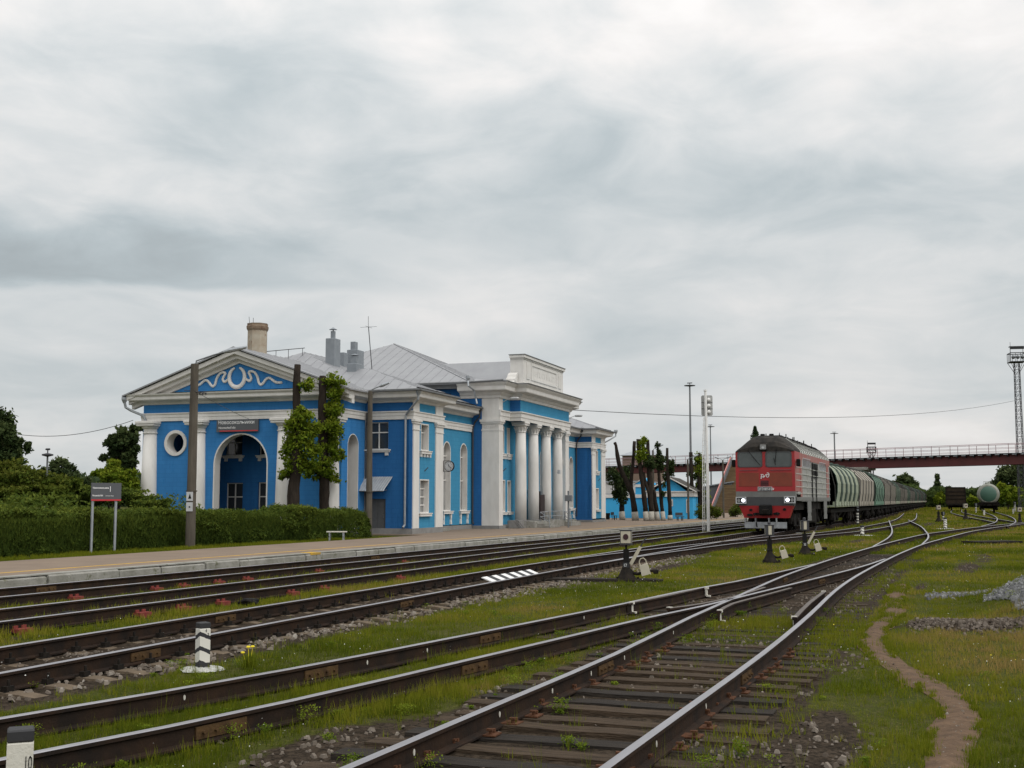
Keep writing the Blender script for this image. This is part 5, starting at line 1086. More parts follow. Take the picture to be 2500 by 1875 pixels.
# open wagon and tank wagon at the far right
GW = thing('open_wagon', 'dark rusty open wagon standing end-on beyond the footbridge', 'open wagon', (-3.32, 214, RH-.0), R(.6))
b_ = MB(); b_.box(-1.57, 1.57, .4, 12.5, 1.15, 1.3); b_.box(-1.57, -1.50, .4, 12.5, 1.3, 3.9); b_.box(1.50, 1.57, .4, 12.5, 1.3, 3.9); b_.box(-1.5, 1.5, .4, .47, 1.3, 3.9); b_.box(-1.5, 1.5, 12.43, 12.5, 1.3, 3.9); b_.build('body', 'gondola', GW)
b_ = MB()
for z in (1.9, 2.5, 3.1, 3.83): b_.box(-1.6, 1.6, .32, .40, z, z+.10)
for x in (-1.6, 1.5): b_.box(x, x+.1, .30, .40, 1.2, 3.95)
for k in range(7): b_.box(1.57, 1.64, .9+k*1.8, 1.02+k*1.8, 1.2, 3.45)
b_.build('end_rib', 'running_gear', GW); b_ = MB(); b_.box(-1.4, 1.4, .4, 12.5, .85, 1.149); b_.box(-.2, .2, -.3, .4, .9, 1.15); b_.build('underframe', 'running_gear', GW); bogie(GW, 2.4, 2, 1.85, .475); bogie(GW, 10.5, 2, 1.85, .475)
TW = thing('tank_wagon', 'green tank wagon with pale rim seen end-on beyond the footbridge', 'tank wagon', (1.62, 189, RH), R(.3))
b_ = MB(); b_.lathe([(.25, -.42), (.9, -.32), (1.30, -.12), (1.46, .10), (1.5, .3), (1.5, 10.2), (1.3, 10.6), (.4, 10.9)], (0, .9, 2.62), 36, 'y'); tk = b_.build('tank', 'tank_green', TW, True)
b_ = MB(); b_.lathe([(1.20, -.20), (1.28, -.19), (1.50, .06), (1.56, .3), (1.55, .5), (1.50, .52)], (0, .9, 2.62), 36, 'y'); b_.build('tank_rim', 'tank_pale', tk, True)
for k in range(4): b_ = MB(); b_.lathe([(1.50, 2.0), (1.54, 2.02), (1.54, 2.2), (1.50, 2.22)], (0, .9+k*2.2, 2.62), 32, 'y'); b_.build('tank_strap', 'tank_pale', tk)
b_ = MB(); b_.lathe([(.4, 4.0), (.4, 4.35), (.3, 4.42)], (0, 6, 0), 14); b_.tube([(-.6, 3.5, 4.05), (-.6, 3.5, 4.5), (.6, 3.5, 4.5), (.6, 3.5, 4.05)], .03, 5); b_.build('hatch', 'tank_pale', TW)
b_ = MB(); b_.box(-1.5, 1.5, .3, 11.8, .95, 1.25); b_.box(-1.4, 1.4, .2, .9, 1.25, 1.45); b_.box(-.2, .2, -.35, .4, .9, 1.15); b_.build('underframe', 'running_gear', TW); bogie(TW, 2.2, 2, 1.85, .475); bogie(TW, 10.0, 2, 1.85, .475)

# ------------------------------------------------------------------ footbridge over the yard
PR = atd(2500, 1200, 157); PR.z = 0; PL = atd(1475, 1200, 199); PL.z = 0
dv = (PL-PR); Lb = dv.length; bang = math.atan2(dv.y, dv.x)
FB = thing('footbridge', 'long dark red steel footbridge with pale railings crossing the yard above the train', 'footbridge', (PR.x, PR.y, 0), bang)   # local x runs to the left
SX = -14.0                                    # beyond the frame on the right
# girder: bottom 6.6, deck 7.95 at right, 7.3 at left
def zb_(x): return 7.97-.62*max(x, 0)/Lb
xs = list(np.linspace(SX, Lb+6, 30))
xp = 22.3
b_ = MB()
for sy_ in (-1.15, 1.15):
    for a, c in zip(xs[:-1], xs[1:]):
        d0, d1 = (1.35 if a < xp else 1.12), (1.35 if c <= xp else 1.12)
        b_.hexa([(a, sy_-.02, zb_(a)-d0), (c, sy_-.02, zb_(c)-d0), (c, sy_+.02, zb_(c)-d0), (a, sy_+.02, zb_(a)-d0)], [(a, sy_-.02, zb_(a)), (c, sy_-.02, zb_(c)), (c, sy_+.02, zb_(c)), (a, sy_+.02, zb_(a))])
        b_.hexa([(a, sy_-.15, zb_(a)-d0), (c, sy_-.15, zb_(c)-d0), (c, sy_+.15, zb_(c)-d0), (a, sy_+.15, zb_(a)-d0)], [(a, sy_-.15, zb_(a)-d0+.05), (c, sy_-.15, zb_(c)-d0+.05), (c, sy_+.15, zb_(c)-d0+.05), (a, sy_+.15, zb_(a)-d0+.05)])
b_.build('girder', 'bridge_red', FB)
b_ = MB()
for a, c in zip(xs[:-1], xs[1:]): b_.hexa([(a, -1.6, zb_(a)+.003), (c, -1.6, zb_(c)+.003), (c, 1.6, zb_(c)+.003), (a, 1.6, zb_(a)+.003)], [(a, -1.6, zb_(a)+.16), (c, -1.6, zb_(c)+.16), (c, 1.6, zb_(c)+.16), (a, 1.6, zb_(a)+.16)])
x = SX
while x < Lb: b_.box(x, x+.12, 1.16, 1.62, zb_(x)-.30, zb_(x)); x += 1.1
b_.build('deck', 'bridge_dark', FB)
b_ = MB(); x = SX
while x < Lb: b_.box(x, x+.55, 1.6, 1.64, zb_(x)-.06, zb_(x)+.03); x += 1.1
b_.build('deck_bracket', 'zinc', FB)
for sy_ in (-1.55, 1.55):
    for h, r_ in ((1.25, .035), (.72, .022), (.28, .022)):
        b_ = MB(); b_.tube([(a, sy_, zb_(a)+.16+h) for a in xs], r_, 5); b_.build('handrail', 'bridge_rail', FB)
    b_ = MB(); b_.tube([(0, 0, .1), (0, 0, 1.42)], .04, 5); rp = b_.build('railing_post', 'bridge_rail', FB); x = SX; n_ = 0
    while x < Lb+5 and n_ < 40:
        if n_: rp = rp.copy(); COL.objects.link(rp)
        rp.location = (x, sy_, zb_(x)); x += 2.55; n_ += 1
b_ = MB(); b_.bbox(xp-.45, xp+.45, -.45, .45, -.1, 6.2, .05); b_.bbox(xp-1.6, xp+1.6, -1.5, 1.5, 6.2-.05, 6.6, .08); b_.box(xp-1.0, xp+1.0, -1.3, 1.3, 5.9, 6.15); b_.build('pier', 'concrete', FB)
b_ = MB(); b_.bbox(Lb-1, Lb, -.5, .5, -.1, 6.1, .05); b_.box(Lb-2, Lb+1, -1.4, 1.4, 6.1, 6.3); b_.build('pier', 'concrete', FB)
# stairs down towards the platform
st_top = atd(1797, 1130, 179); st_top.z = 7.45; st_bot = atd(1752, 1250, 150); st_bot.z = .31
ST = thing('bridge_stairs', 'brown wooden flight of stairs with pink side rails leading up to the footbridge', 'stairs', (st_bot.x, st_bot.y, .31), math.atan2(-(st_top.x-st_bot.x), st_top.y-st_bot.y))
Ls = math.hypot(st_top.x-st_bot.x, st_top.y-st_bot.y); Hs = 7.1; ns = 46; Wd = 2.5
b_ = MB()
for k in range(ns):
    z = Hs*(k+1)/ns; y = Ls*k/ns; b_.box(-.6, -.6+Wd*1.6, y, y+Ls/ns+.05, z-Hs/ns+.012, z)
b_.build('steps', 'stair_brown', ST)
b_ = MB(); b_.hexa([(-.6, .4, 0), (-.6+Wd*1.6, .4, 0), (-.6+Wd*1.6, Ls+.5, 0), (-.6, Ls+.5, 0)], [(-.6, .4, .0), (-.6+Wd*1.6, .4, .0), (-.6+Wd*1.6, Ls+.5, Hs-.4), (-.6, Ls+.5, Hs-.4)]); b_.build('stringer', 'grey_wall', ST)
for x in (-.75, -.6+Wd*1.6+.12):
    b_ = MB(); b_.hexa([(x-.05, 0, .15), (x+.05, 0, .15), (x+.05, Ls, Hs+.1), (x-.05, Ls, Hs+.1)], [(x-.05, 0, .95), (x+.05, 0, .95), (x+.05, Ls, Hs+1.2), (x-.05, Ls, Hs+1.2)]); b_.build('side_rail', 'pink_paint', ST)
    b_ = MB(); b_.hexa([(x+.06, 0, .0), (x+.16, 0, .0), (x+.16, Ls, Hs), (x+.06, Ls, Hs)], [(x+.06, 0, .7), (x+.16, 0, .7), (x+.16, Ls, Hs+.9), (x+.06, Ls, Hs+.9)]); b_.build('stair_wall', 'grey_wall', ST)

# ------------------------------------------------------------------ masts, lamps, poles
def lattice(label, base, h, w0, w1, head=True, d=1.0):
    T = thing('lighting_mast', label, 'lighting mast', base, .2)
    b_ = MB(); n = int(h/(w0*1.15))
    cn = [(-1, -1), (1, -1), (1, 1), (-1, 1)]
    wz = lambda z: w0+(w1-w0)*z/h
    for sx, sy_ in cn: b_.tube([(sx*wz(0)/2, sy_*wz(0)/2, 0), (sx*wz(h)/2, sy_*wz(h)/2, h)], .055*d, 4)
    for k in range(n):
        z0, z1 = h*k/n, h*(k+1)/n
        for i in range(4):
            a, c = cn[i], cn[(i+1) % 4]; w_0, w_1 = wz(z0)/2, wz(z1)/2
            b_.tube([(a[0]*w_0, a[1]*w_0, z0), (c[0]*w_1, c[1]*w_1, z1)], .028*d, 3); b_.tube([(c[0]*w_0, c[1]*w_0, z0), (a[0]*w_1, a[1]*w_1, z1)], .028*d, 3); b_.tube([(a[0]*w_1, a[1]*w_1, z1), (c[0]*w_1, c[1]*w_1, z1)], .03*d, 3)
    b_.build('lattice_tower', 'steel_dark', T)
    b_ = MB(); s = w1*1.55
    for z in (h, h+1.5):
        for i in range(4):
            a, c = cn[i], cn[(i+1) % 4]; b_.tube([(a[0]*s, a[1]*s, z), (c[0]*s, c[1]*s, z)], .07*d, 4)
    for i in range(4):
        a, c = cn[i], cn[(i+1) % 4]
        for t_ in (0, .33, .66): x, y = a[0]*s+(c[0]-a[0])*s*t_, a[1]*s+(c[1]-a[1])*s*t_; b_.tube([(x, y, h), (x, y, h+1.5)], .04*d, 4)
        b_.tube([(a[0]*s, a[1]*s, h), (a[0]*w1*.5, a[1]*w1*.5, h-1.7)], .05*d, 4)
    b_.box(-s, s, -s, s, h-.03, h+.03); b_.build('light_platform', 'steel_dark', T)
    for x in (-s*.6, 0, s*.6): b_ = MB(); b_.lathe([(.10, -.2), (.32, .1), (.33, .25)], (x, -s, h+.75), 10, 'y'); b_.build('floodlight', 'steel', T)
    b_ = MB(); b_.box(-s*.9, s*1.0, -.4, .6, h+2.6, h+2.72); b_.hexa([(-s*.9, -.4, h+2.2), (s, -.4, h+2.2), (s, -.3, h+2.2), (-s*.9, -.3, h+2.2)], [(-s*.9, -.5, h+2.6), (s, -.5, h+2.6), (s, -.4, h+2.6), (-s*.9, -.4, h+2.6)])
    for x in (-s*.8, s*.9): b_.tube([(x, 0, h), (x, 0, h+2.7)], .04*d, 4)
    b_.tube([(-s, -s, h), (-s, -s, h+3.3)], .03*d, 4); b_.build('canopy', 'steel_dark', T)
    return T
o = atd(2496, 1222, 200); lattice('tall dark lattice lighting mast behind the footbridge at the right edge', (o.x, o.y, 0), 25.3, 1.05, .78)
o = atd(2131, 1222, 330); T_ = lattice('distant lattice lighting mast with square lamp platform above the bridge pier', (o.x, o.y, 0), 15.2, .9, .75, d=1.3)
def high_mast(label, px, ytop, dist, r0=.22, r1=.1, head=1.3):
    o_ = atd(px, 1222, dist); h = CAMZ+(1222-ytop)/FPX*dist
    T = thing('high_mast_light', label, 'light mast', (o_.x, o_.y, 0)); b_ = MB(); b_.tube([(0, 0, 0), (0, 0, h*.5), (0, 0, h)], [r0, (r0+r1)/2, r1], 8); b_.build('pole', 'steel', T)
    b_ = MB(); b_.lathe([(head*.2, h-.30), (head, h-.2), (head, h-.10), (head*.3, h-.02)], (0, 0, 0), 12); b_.tube([(0, 0, h), (0, 0, h+.3)], .06, 4); b_.tube([(-head*.45, 0, h+.3), (head*.45, 0, h+.3)], .08, 4); b_.build('lamp_ring', 'steel_dark', T)
high_mast('tall grey mast with a ring of lamps, highest one beside the tall signal', 1688, 938, 200, .25, .13, .95)
high_mast('slender grey mast with ring lamps just right of the tall signal', 1737, 1040, 300, .25, .13, 1.1)
high_mast('small far mast with lamp ring standing above the bridge deck behind the locomotive', 2041, 1057, 380, .3, .2, 1.3)
high_mast('thin dark mast with dish-like lamp head among the trees at far left', 112, 1106, 95, .11, .07, .45)
# tall signal with ladder, seen from behind
o = at(1730, 1300.3, 0); SG = thing('railway_signal', 'tall white signal mast with ladder seen from behind, left of the locomotive', 'railway signal', (o.x, o.y, 0), YAW-R(6))
b_ = MB(); b_.tube([(0, 0, 0), (-.02, 0, 4.5), (-.06, 0, 8.25)], [.105, .088, .078], 10); b_.lathe([(.10, 8.22), (.10, 8.32)], (-.06, 0, 0), 10); b_.build('mast', 'white_clean', SG)
b_ = MB()
b_.tube([(-.33, -.05, 0), (-.27, -.05, 5.0), (-.16, -.05, 6.7)], .028, 5); b_.tube([(-.20, .20, 0), (-.16, .20, 5.0), (-.08, .20, 6.7)], .022, 5)
for k in range(22): z = .25+k*.3; x = -.33+.06*z/5; b_.tube([(x, -.05, z), (x+.12, .20, z)], .012, 4)
for z in (.6, 2.1, 3.6, 5.1): b_.tube([(-.32+.06*z/5, 0, z), (0, 0, z)], .014, 4)
b_.build('ladder', 'white_clean', SG)
b_ = MB(); pr = [(-.30, 6.86), (-.24, 6.80), (.30, 6.80), (.36, 6.86), (.36, 7.94), (.30, 8.00), (-.24, 8.00), (-.30, 7.94)]
b_.prism(pr, lambda a, b, t_: (a, t_, b), .18, .21)
s = b_.build('backboard', 'board_grey', SG)
for k in range(3): b_ = MB(); b_.lathe([(.05, -.02), (.10, .02), (.12, .18)], (.13, 0, 7.02+k*.36), 10, 'y'); b_.build('signal_head', 'white_clean', s)
b_ = MB(); b_.box(-.3, .36, .165, .179, 7.2, 7.225); b_.box(-.3, .36, .165, .179, 7.56, 7.585)
b_.build('board_seam', 'steel_dark', s)
b_ = MB(); b_.bbox(-.12, .14, .3, .62, 0, .42, .05); b_.build('relay_box', 'black', SG)
# concrete lamp poles
def lamp_pole(label, px, pyb, ytop, r0, r1, arm, plaques=False, zb=.29):
    o_ = at(px, pyb, zb); d = (np.array(o_)-np.array((0, 0, CAMZ)))@_F; h = CAMZ+(HOR-ytop)*d/FPX*.985-zb
    T = thing('lamp_pole', label, 'lamp pole', (o_.x, o_.y, zb), YAW)
    b_ = MB(); b_.tube([(0, 0, -.1), (0, 0, h*.5), (0, 0, h)], [r0, (r0+r1)/2, r1], 10); b_.lathe([(r0*1.15, h*.30), (r0*1.2, h*.30+.04)], (0, 0, 0), 10); b_.build('pole', 'pole_concrete', T)
    if arm:
        for a in arm:
            ax, az = a; b_ = MB(); b_.tube([(0, 0, h-.35), (.05*np.sign(ax), 0, h+az*.25), (ax*.45, 0, h+az*.75), (ax*.72, 0, h+az)], .028, 6); f = b_.build('lamp_arm', 'steel', T)
            b_ = MB(); s = np.sign(ax); L_ = abs(ax)*.55 if abs(ax) > .8 else .42
            b_.tube([(ax*.66, 0, h+az*.97), (ax*.66+s*L_*.3, 0, h+az+.05), (ax*.66+s*L_, 0, h+az+.16)], [.05, .085, .05], 8); b_.build('lamp_head', 'zinc', f)
    if plaques:
        b_ = MB(); b_.box(-.12, .10, -r0-.02, -r0-.008, 1.55, 1.85); b_.box(-.12, .10, -r0-.02, -r0-.008, 1.20, 1.50); s = b_.build('plaque', 'brush_white', T)
        b_ = MB(); b_.prism([(-.06, 1.62), (.05, 1.62), (0, 1.80)], lambda a, b, t_: (a, t_, b), -r0-.024, -r0-.0205); b_.box(-.03, .02, -r0-.024, -r0-.0205, 1.32, 1.37); b_.build('plaque_mark', 'black', s)
    return T, h
T_, h_ = lamp_pole('thick grey concrete pole before the hedge, with a long pale lamp arm', 464, 1336, 880, .165, .13, [(1.45, .42)], True)
b_ = MB(); b_.tube([(.0, -.1, h_-.95), (.42, -.1, h_-1.0)], .018, 5)
for x in (.22, .32, .42): b_.lathe([(.03, -.04), (.035, .03)], (x, -.1, h_-1.02), 6)
b_.tube([(-.35, 0, h_-.9), (0, 0, h_-.92)], .012, 4); b_.build('insulator', 'steel_dark', T_)
lamp_pole('grey concrete lamp pole at the corner of the station, beside the end of the hedge', 900, 1309, 949, .155, .10, [(.62, .22)])
lamp_pole('grey lamp pole standing among the cut trees on the platform', 1596, 1270, 1097, .10, .07, [(.62, .28)])
lamp_pole('grey lamp pole in front of the small blue building, right of the cut trees', 1681, 1268, 1120, .10, .07, [(.72, .22)])
lamp_pole('grey pole with two lamps beside the bridge stairs', 1767, 1264, 1122, .09, .07, [(.55, .22), (-.5, .16)])
# overhead wires
def wire(label, pts, r=.012, sag=0):
    b_ = MB(); P_ = []
    for (a, c) in zip(pts[:-1], pts[1:]):
        for k in range(14): t_ = k/14; q = a.lerp(c, t_); q.z -= sag*4*t_*(1-t_); P_.append(q)
    P_.append(pts[-1]); b_.tube(P_, r, 4); o_ = b_.build('overhead_wire', 'steel_dark'); tag(o_, label, 'wire'); return o_
wire('long thin wire sagging from the station to the lattice mast on the right', [atd(1398, 1001, 82), atd(2488, 976, 195)], .022, 1.5)
wire('short black wire from the left edge trees to the corner of the station', [atd(40, 1060, 60), atd(325, 1026, 55)], .014, .35)
wire('thin wire running from the thick pole down to the station name board', [atd(472, 952, 39), atd(608, 1023, 53)], .010, .05)
# ------------------------------------------------------------------ platform furniture
o1 = at(222, 1348, .29); o2 = at(279, 1346, .29)
PS = thing('platform_sign', 'grey platform sign on two posts in front of the hedge, at far left', 'platform sign', (o1.x, o1.y, .29), math.atan2(o2.y-o1.y, o2.x-o1.x)); wd = (o2-o1).length
for x in (0, wd): b_ = MB(); b_.tube([(x, 0, -.1), (x, 0, 1.95)], .042, 8); b_.build('post', 'zinc', PS)
b_ = MB(); x0, x1, z0, z1 = -.12*wd, wd*1.17, 1.55, 2.10; b_.box(x0, x1, -.07, -.045, z0, z1); s = b_.build('sign_board', 'sign_grey', PS)
b_ = MB(); b_.box(x0+.002, x1-.002, -.074, -.0705, z0, z0+.05); b_.build('red_stripe', 'red_paint', s)
text_obj('lettering', 'Новосокольники', .075, 'text_white', s, (R(90), 0, 0), (x0+.04, -.073, z0+.37), .88, .002, bold=.001)
text_obj('lettering', 'Novosokol\u2019niki', .072, 'text_white', s, (R(90), 0, 0), (x0+.04, -.073, z0+.14), .78, .002, bold=.001)
text_obj('lettering', '1', .24, 'text_white', s, (R(90), 0, 0), (x0+.58, -.073, z0+.28), .8, .002)
text_obj('lettering', 'Платформа / Platform', .042, 'text_white', s, (R(90), 0, 0), (x0+.47, -.073, z0+.14), .68, .002)
def bench(label, px, py, L_, mt, rz, back=False, zb=.30):
    o_ = at(px, py, zb); T = thing('bench', label, 'bench', (o_.x, o_.y, zb), rz)
    b_ = MB(); b_.box(-L_/2, L_/2, -.16, .16, .30, .34); b_.build('seat', mt, T)
    for x in (-L_/2+.12, L_/2-.12): b_ = MB(); b_.box(x-.025, x+.025, -.13, -.09, -.05, .30); b_.box(x-.025, x+.025, .09, .13, -.05, .30); b_.box(x-.025, x+.025, -.13, .13, .1, .14); b_.build('leg', mt if back else 'zinc', T)
    if back: b_ = MB(); b_.box(-L_/2, L_/2, .15, .18, .38, .62); b_.build('backrest', mt, T)
bench('small white bench in front of the hedge, left of the station corner', 822, 1318, .78, 'paint_white', YAW)
bench('dark bench with backrest in front of the small blue building', 1660, 1271, .62, 'steel_dark', YAW+.3, True)
bench('dark bench between the station and the cut trees', 1500, 1269, .8, 'steel_dark', YAW+1.2, True)
o = at(1388, 1288, .31); T = thing('notice_post', 'thin grey post with a small box standing in front of the station steps', 'notice post', (o.x, o.y, .31)); b_ = MB(); b_.tube([(0, 0, 0), (0, 0, 2.1)], .055, 8); b_.build('post', 'steel', T); b_ = MB(); b_.bbox(-.18, .20, -.14, .14, 1.5, 1.85, .02); b_.build('notice_box', 'steel', T)
o = at(1484, 1268, .30); T = thing('litter_bin', 'small black bin beside the far corner of the station', 'litter bin', (o.x, o.y, .30)); b_ = MB(); b_.lathe([(.16, 0), (.20, .5), (.22, .52)], n=10); b_.build('bin_body', 'black', T)
# small blue building behind the cut trees
AD = 101.0
def ax_(px): return (px-1690)/FPX*AD*1.03
o = atd(1690, 1222, AD)
AX = thing('small_blue_building', 'low bright blue building with white cornice and dark gable roof behind the cut trees', 'building', (o.x, o.y, .25), R(8))
def zz_(py): return (HOR-py)/FPX*AD+CAMZ-.25
x0, x1 = -3.75, .05; ze = zz_(1211); zp = zz_(1168); xm = (1637-1690)/FPX*AD*1.0
b_ = MB(); b_.box(x0, x1, 0, 9, 0, ze); b_.prism([(x0, ze), (x1, ze), (xm, zp)], lambda a, b, t_: (a, t_, b), .0, 9); b_.build('wall', 'annex_blue', AX)
b_ = MB(); b_.box(x0-.15, x1+.12, -.12, 0, ze-.05, ze+.40); b_.box(x0-.2, x1+.2, -.18, 0, ze+.32, ze+.42); b_.box(x1, x1+.12, 0, 9, ze-.05, ze+.36); b_.build('cornice', 'white', AX)
b_ = MB()
for sg, xe in ((-1, x0-.2), (1, x1+.35)):
    zE = ze+.40 if sg > 0 else ze+.40
    b_.hexa([(xm, -.35, zp+.08), (xe, -.35, zE), (xe, 9.2, zE), (xm, 9.2, zp+.08)], [(xm, -.35, zp+.16), (xe, -.35, zE+.08), (xe, 9.2, zE+.08), (xm, 9.2, zp+.16)])
b_.build('roof', 'annex_roof', AX)
b_ = MB()
for sg, xe in ((-1, x0-.2), (1, x1+.35)): b_.hexa([(xm, -.38, zp-.02), (xe, -.38, ze+.30), (xe, -.33, ze+.30), (xm, -.33, zp-.02)], [(xm, -.38, zp+.10), (xe, -.38, ze+.42), (xe, -.33, ze+.42), (xm, -.33, zp+.10)])
b_.build('barge_board', 'white', AX)
for xw in (-1.75, -.35): b_ = MB(); b_.box(xw-.16, xw+.12, -.04, 0, zz_(1252) if xw > -1 else zz_(1236), zz_(1219)); f = b_.build('window', 'white', AX); b_ = MB(); b_.box(xw-.10, xw+.06, -.05, -.041, (zz_(1250) if xw > -1 else zz_(1233)), zz_(1222)); b_.build('pane', 'glass_pale', f)
b_ = MB(); b_.box(-3.6, -3.2, -.04, 0, .1, 1.15); b_.build('door', 'brush_white', AX)
o = atd(1560, 1222, 106); AY = thing('blue_side_wing', 'long low blue outbuilding with pale roof edge left of the cut trees', 'building', (o.x, o.y, .25), R(8))
b_ = MB(); zw = (HOR-1214)/FPX*106+CAMZ-.25; b_.box(-4.2, 2.2, 0, 6, 0, zw); b_.box(-.3, .9, -.05, 0, zw, zw+1.1); b_.prism([(-.5, zw+1.1), (1.3, zw+1.1), (.35, zw+1.75)], lambda a, b, t_: (a, t_, b), -.05, 4); b_.build('wall', 'annex_blue', AY)
b_ = MB(); b_.box(-4.3, 2.2, -.1, 0, zw-.05, zw+.25); b_.box(-.4, 1.2, -.12, -.05, zw+.9, zw+1.15); b_.hexa([(-.65, -.2, zw+1.1), (-.5, -.2, zw+1.1), (.35, -.2, zw+1.72), (.35, -.2, zw+1.6)], [(-.65, 4, zw+1.15), (-.5, 4, zw+1.15), (.35, 4, zw+1.8), (.35, 4, zw+1.7)]); b_.build('cornice', 'white', AY)
b_ = MB(); b_.box(-4.2, 2.2, .2, 6.2, zw+.25, zw+.33); b_.build('roof', 'zinc', AY)
o = atd(1490, 1222, 128); T = thing('pale_building', 'plain white building seen between the station and the small trees', 'building', (o.x, o.y, .2), R(6)); b_ = MB(); b_.box(-2.5, 3.8, 0, 8, 0, 3.6); b_.build('wall', 'pale_wall', T); b_ = MB(); b_.box(-2.7, 4, -.2, 8, 3.6, 3.75); b_.build('roof', 'zinc', T)
o = atd(1545, 1222, 290); T = thing('far_brick_house', 'distant brick building with grey hipped roof behind the footbridge', 'building', (o.x, o.y, 0), .1); hz = (HOR-1112)/FPX*290+CAMZ; b_ = MB(); b_.box(-2.5, 6.5, 0, 8, 0, hz); b_.build('wall', 'brick_far', T); b_ = MB(); b_.hexa([(-3.2, -.8, hz), (7.2, -.8, hz), (7.2, 9, hz), (-3.2, 9, hz)], [(.6, 3.5, hz+1.5), (3.6, 3.5, hz+1.5), (3.6, 4.5, hz+1.5), (.6, 4.5, hz+1.5)]); b_.box(1.0, 1.5, 3, 3.5, hz+1, hz+2.3); b_.build('roof', 'zinc', T)
o = atd(1748, 1222, 165); T = thing('grey_shed', 'grey slope-roofed shed between the tall signal and the bridge stairs', 'building', (o.x, o.y, 0), .1); b_ = MB(); b_.prism([(-2.8, 0), (2.2, 0), (2.2, 4.3), (-2.8, 3.5)], lambda a, b, t_: (a, t_, b), 0, 6); b_.build('wall', 'grey_wall', T); b_ = MB(); b_.prism([(-3.0, 3.47), (2.4, 4.36), (2.4, 4.52), (-3.0, 3.63)], lambda a, b, t_: (a, t_, b), -.2, 6.2); b_.build('roof', 'flue', T)

# ------------------------------------------------------------------ limit posts, switch stands and small signals
def base_mound(parent, r):
    b_ = MB(); n = 22
    pr = [[(r*(k/4)*(1+.10*rnd.uniform(-1, 1))*math.cos(2*math.pi*j/n), r*(k/4)*(1+.06*rnd.uniform(-1, 1))*math.sin(2*math.pi*j/n), -.01+.03*(1-(k/4)**4)+rnd.uniform(-.006, .006)) for j in range(n)] for k in range(1, 5)]
    vs = [(0, 0, .03)]+[p_ for r_ in pr for p_ in r_]; b_.add(vs, [(0, 1+j, 1+(j+1) % n) for j in range(n)]+[(1+k*n+j, 1+(k+1)*n+j, 1+(k+1)*n+(j+1) % n, 1+k*n+(j+1) % n) for k in range(3) for j in range(n)])
    b_.build('whitewashed_base', 'post_base', parent)
def post(label, loc, w_, h, rz, mt='stripes', base=.5, cap=.10, txt=None, group='white limit posts beside the tracks'):
    T = thing('limit_post', label, 'limit post', loc, rz, group)
    b_ = MB(); b_.bbox(-w_/2, w_/2, -w_/2, w_/2, .06, h-cap, .008); b_.build('post', mt, T)
    b_ = MB(); b_.bbox(-w_/2-.001, w_/2+.001, -w_/2-.001, w_/2+.001, h-cap, h, .01); b_.build('black_cap', 'plate_black', T)
    b_ = MB(); b_.bbox(-w_/2-.001, w_/2+.001, -w_/2-.001, w_/2+.001, -.08, .075, .01); b_.build('black_foot', 'plate_black', T)
    if base: base_mound(T, base)
    if txt:
        for s_, x, z, sz, sx in txt: text_obj('number', s_, sz, 'black', T, (R(90), 0, 0), (x, -w_/2-.003, z), sx, .0015)
    return T
T = post('near white post with black top and the number 10, cut by the bottom left corner', (-5.46, 5.80, 0), .150, .475, YAW+R(22), 'paint_white', 0, .075, [('10', .022, .24, .115, .42)])
b_ = MB(); b_.tube([(.02, -.078, .18), (-.05, -.079, .18), (-.062, -.079, .165), (-.062, -.079, .155), (-.05, -.079, .14), (.03, -.078, .14)], .0045, 6); b_.build('lifting_loop', 'paint_white', T)
post('striped limit post on a white base beside the main track, with small number', (-8.06, 11.24, 0), .122, .505, YAW+R(38), 'stripes', .25, .065, [('4', .0, .40, .05, .7), ('2', .025, .355, .05, .7)])
post('striped limit post in front of the locomotive steps, right of its white track clearer', (at(1935, 1301, 0).x, at(1935, 1301, 0).y, 0), .15, .62, .5, 'stripes', .62)
post('striped limit post on a white base at the centre right, before the curved crossover', (-5.78, 66.5, 0), .15, .52, .5, 'stripes', .62)
post('striped limit post on a white base near the far switch, left of the far tracks', (-2.0, 83.9, 0), .16, .72, .5, 'stripes', .60)
o = at(2403, 1258.5, 0); post('small striped post standing in front of the green tank wagon', (o.x, o.y, 0), .2, .75, .2, 'stripes', .3)
o = at(2474, 1255.5, 0); post('small striped post near the right edge, left of the far switch lantern', (o.x, o.y, 0), .2, .85, .2, 'stripes', 0)
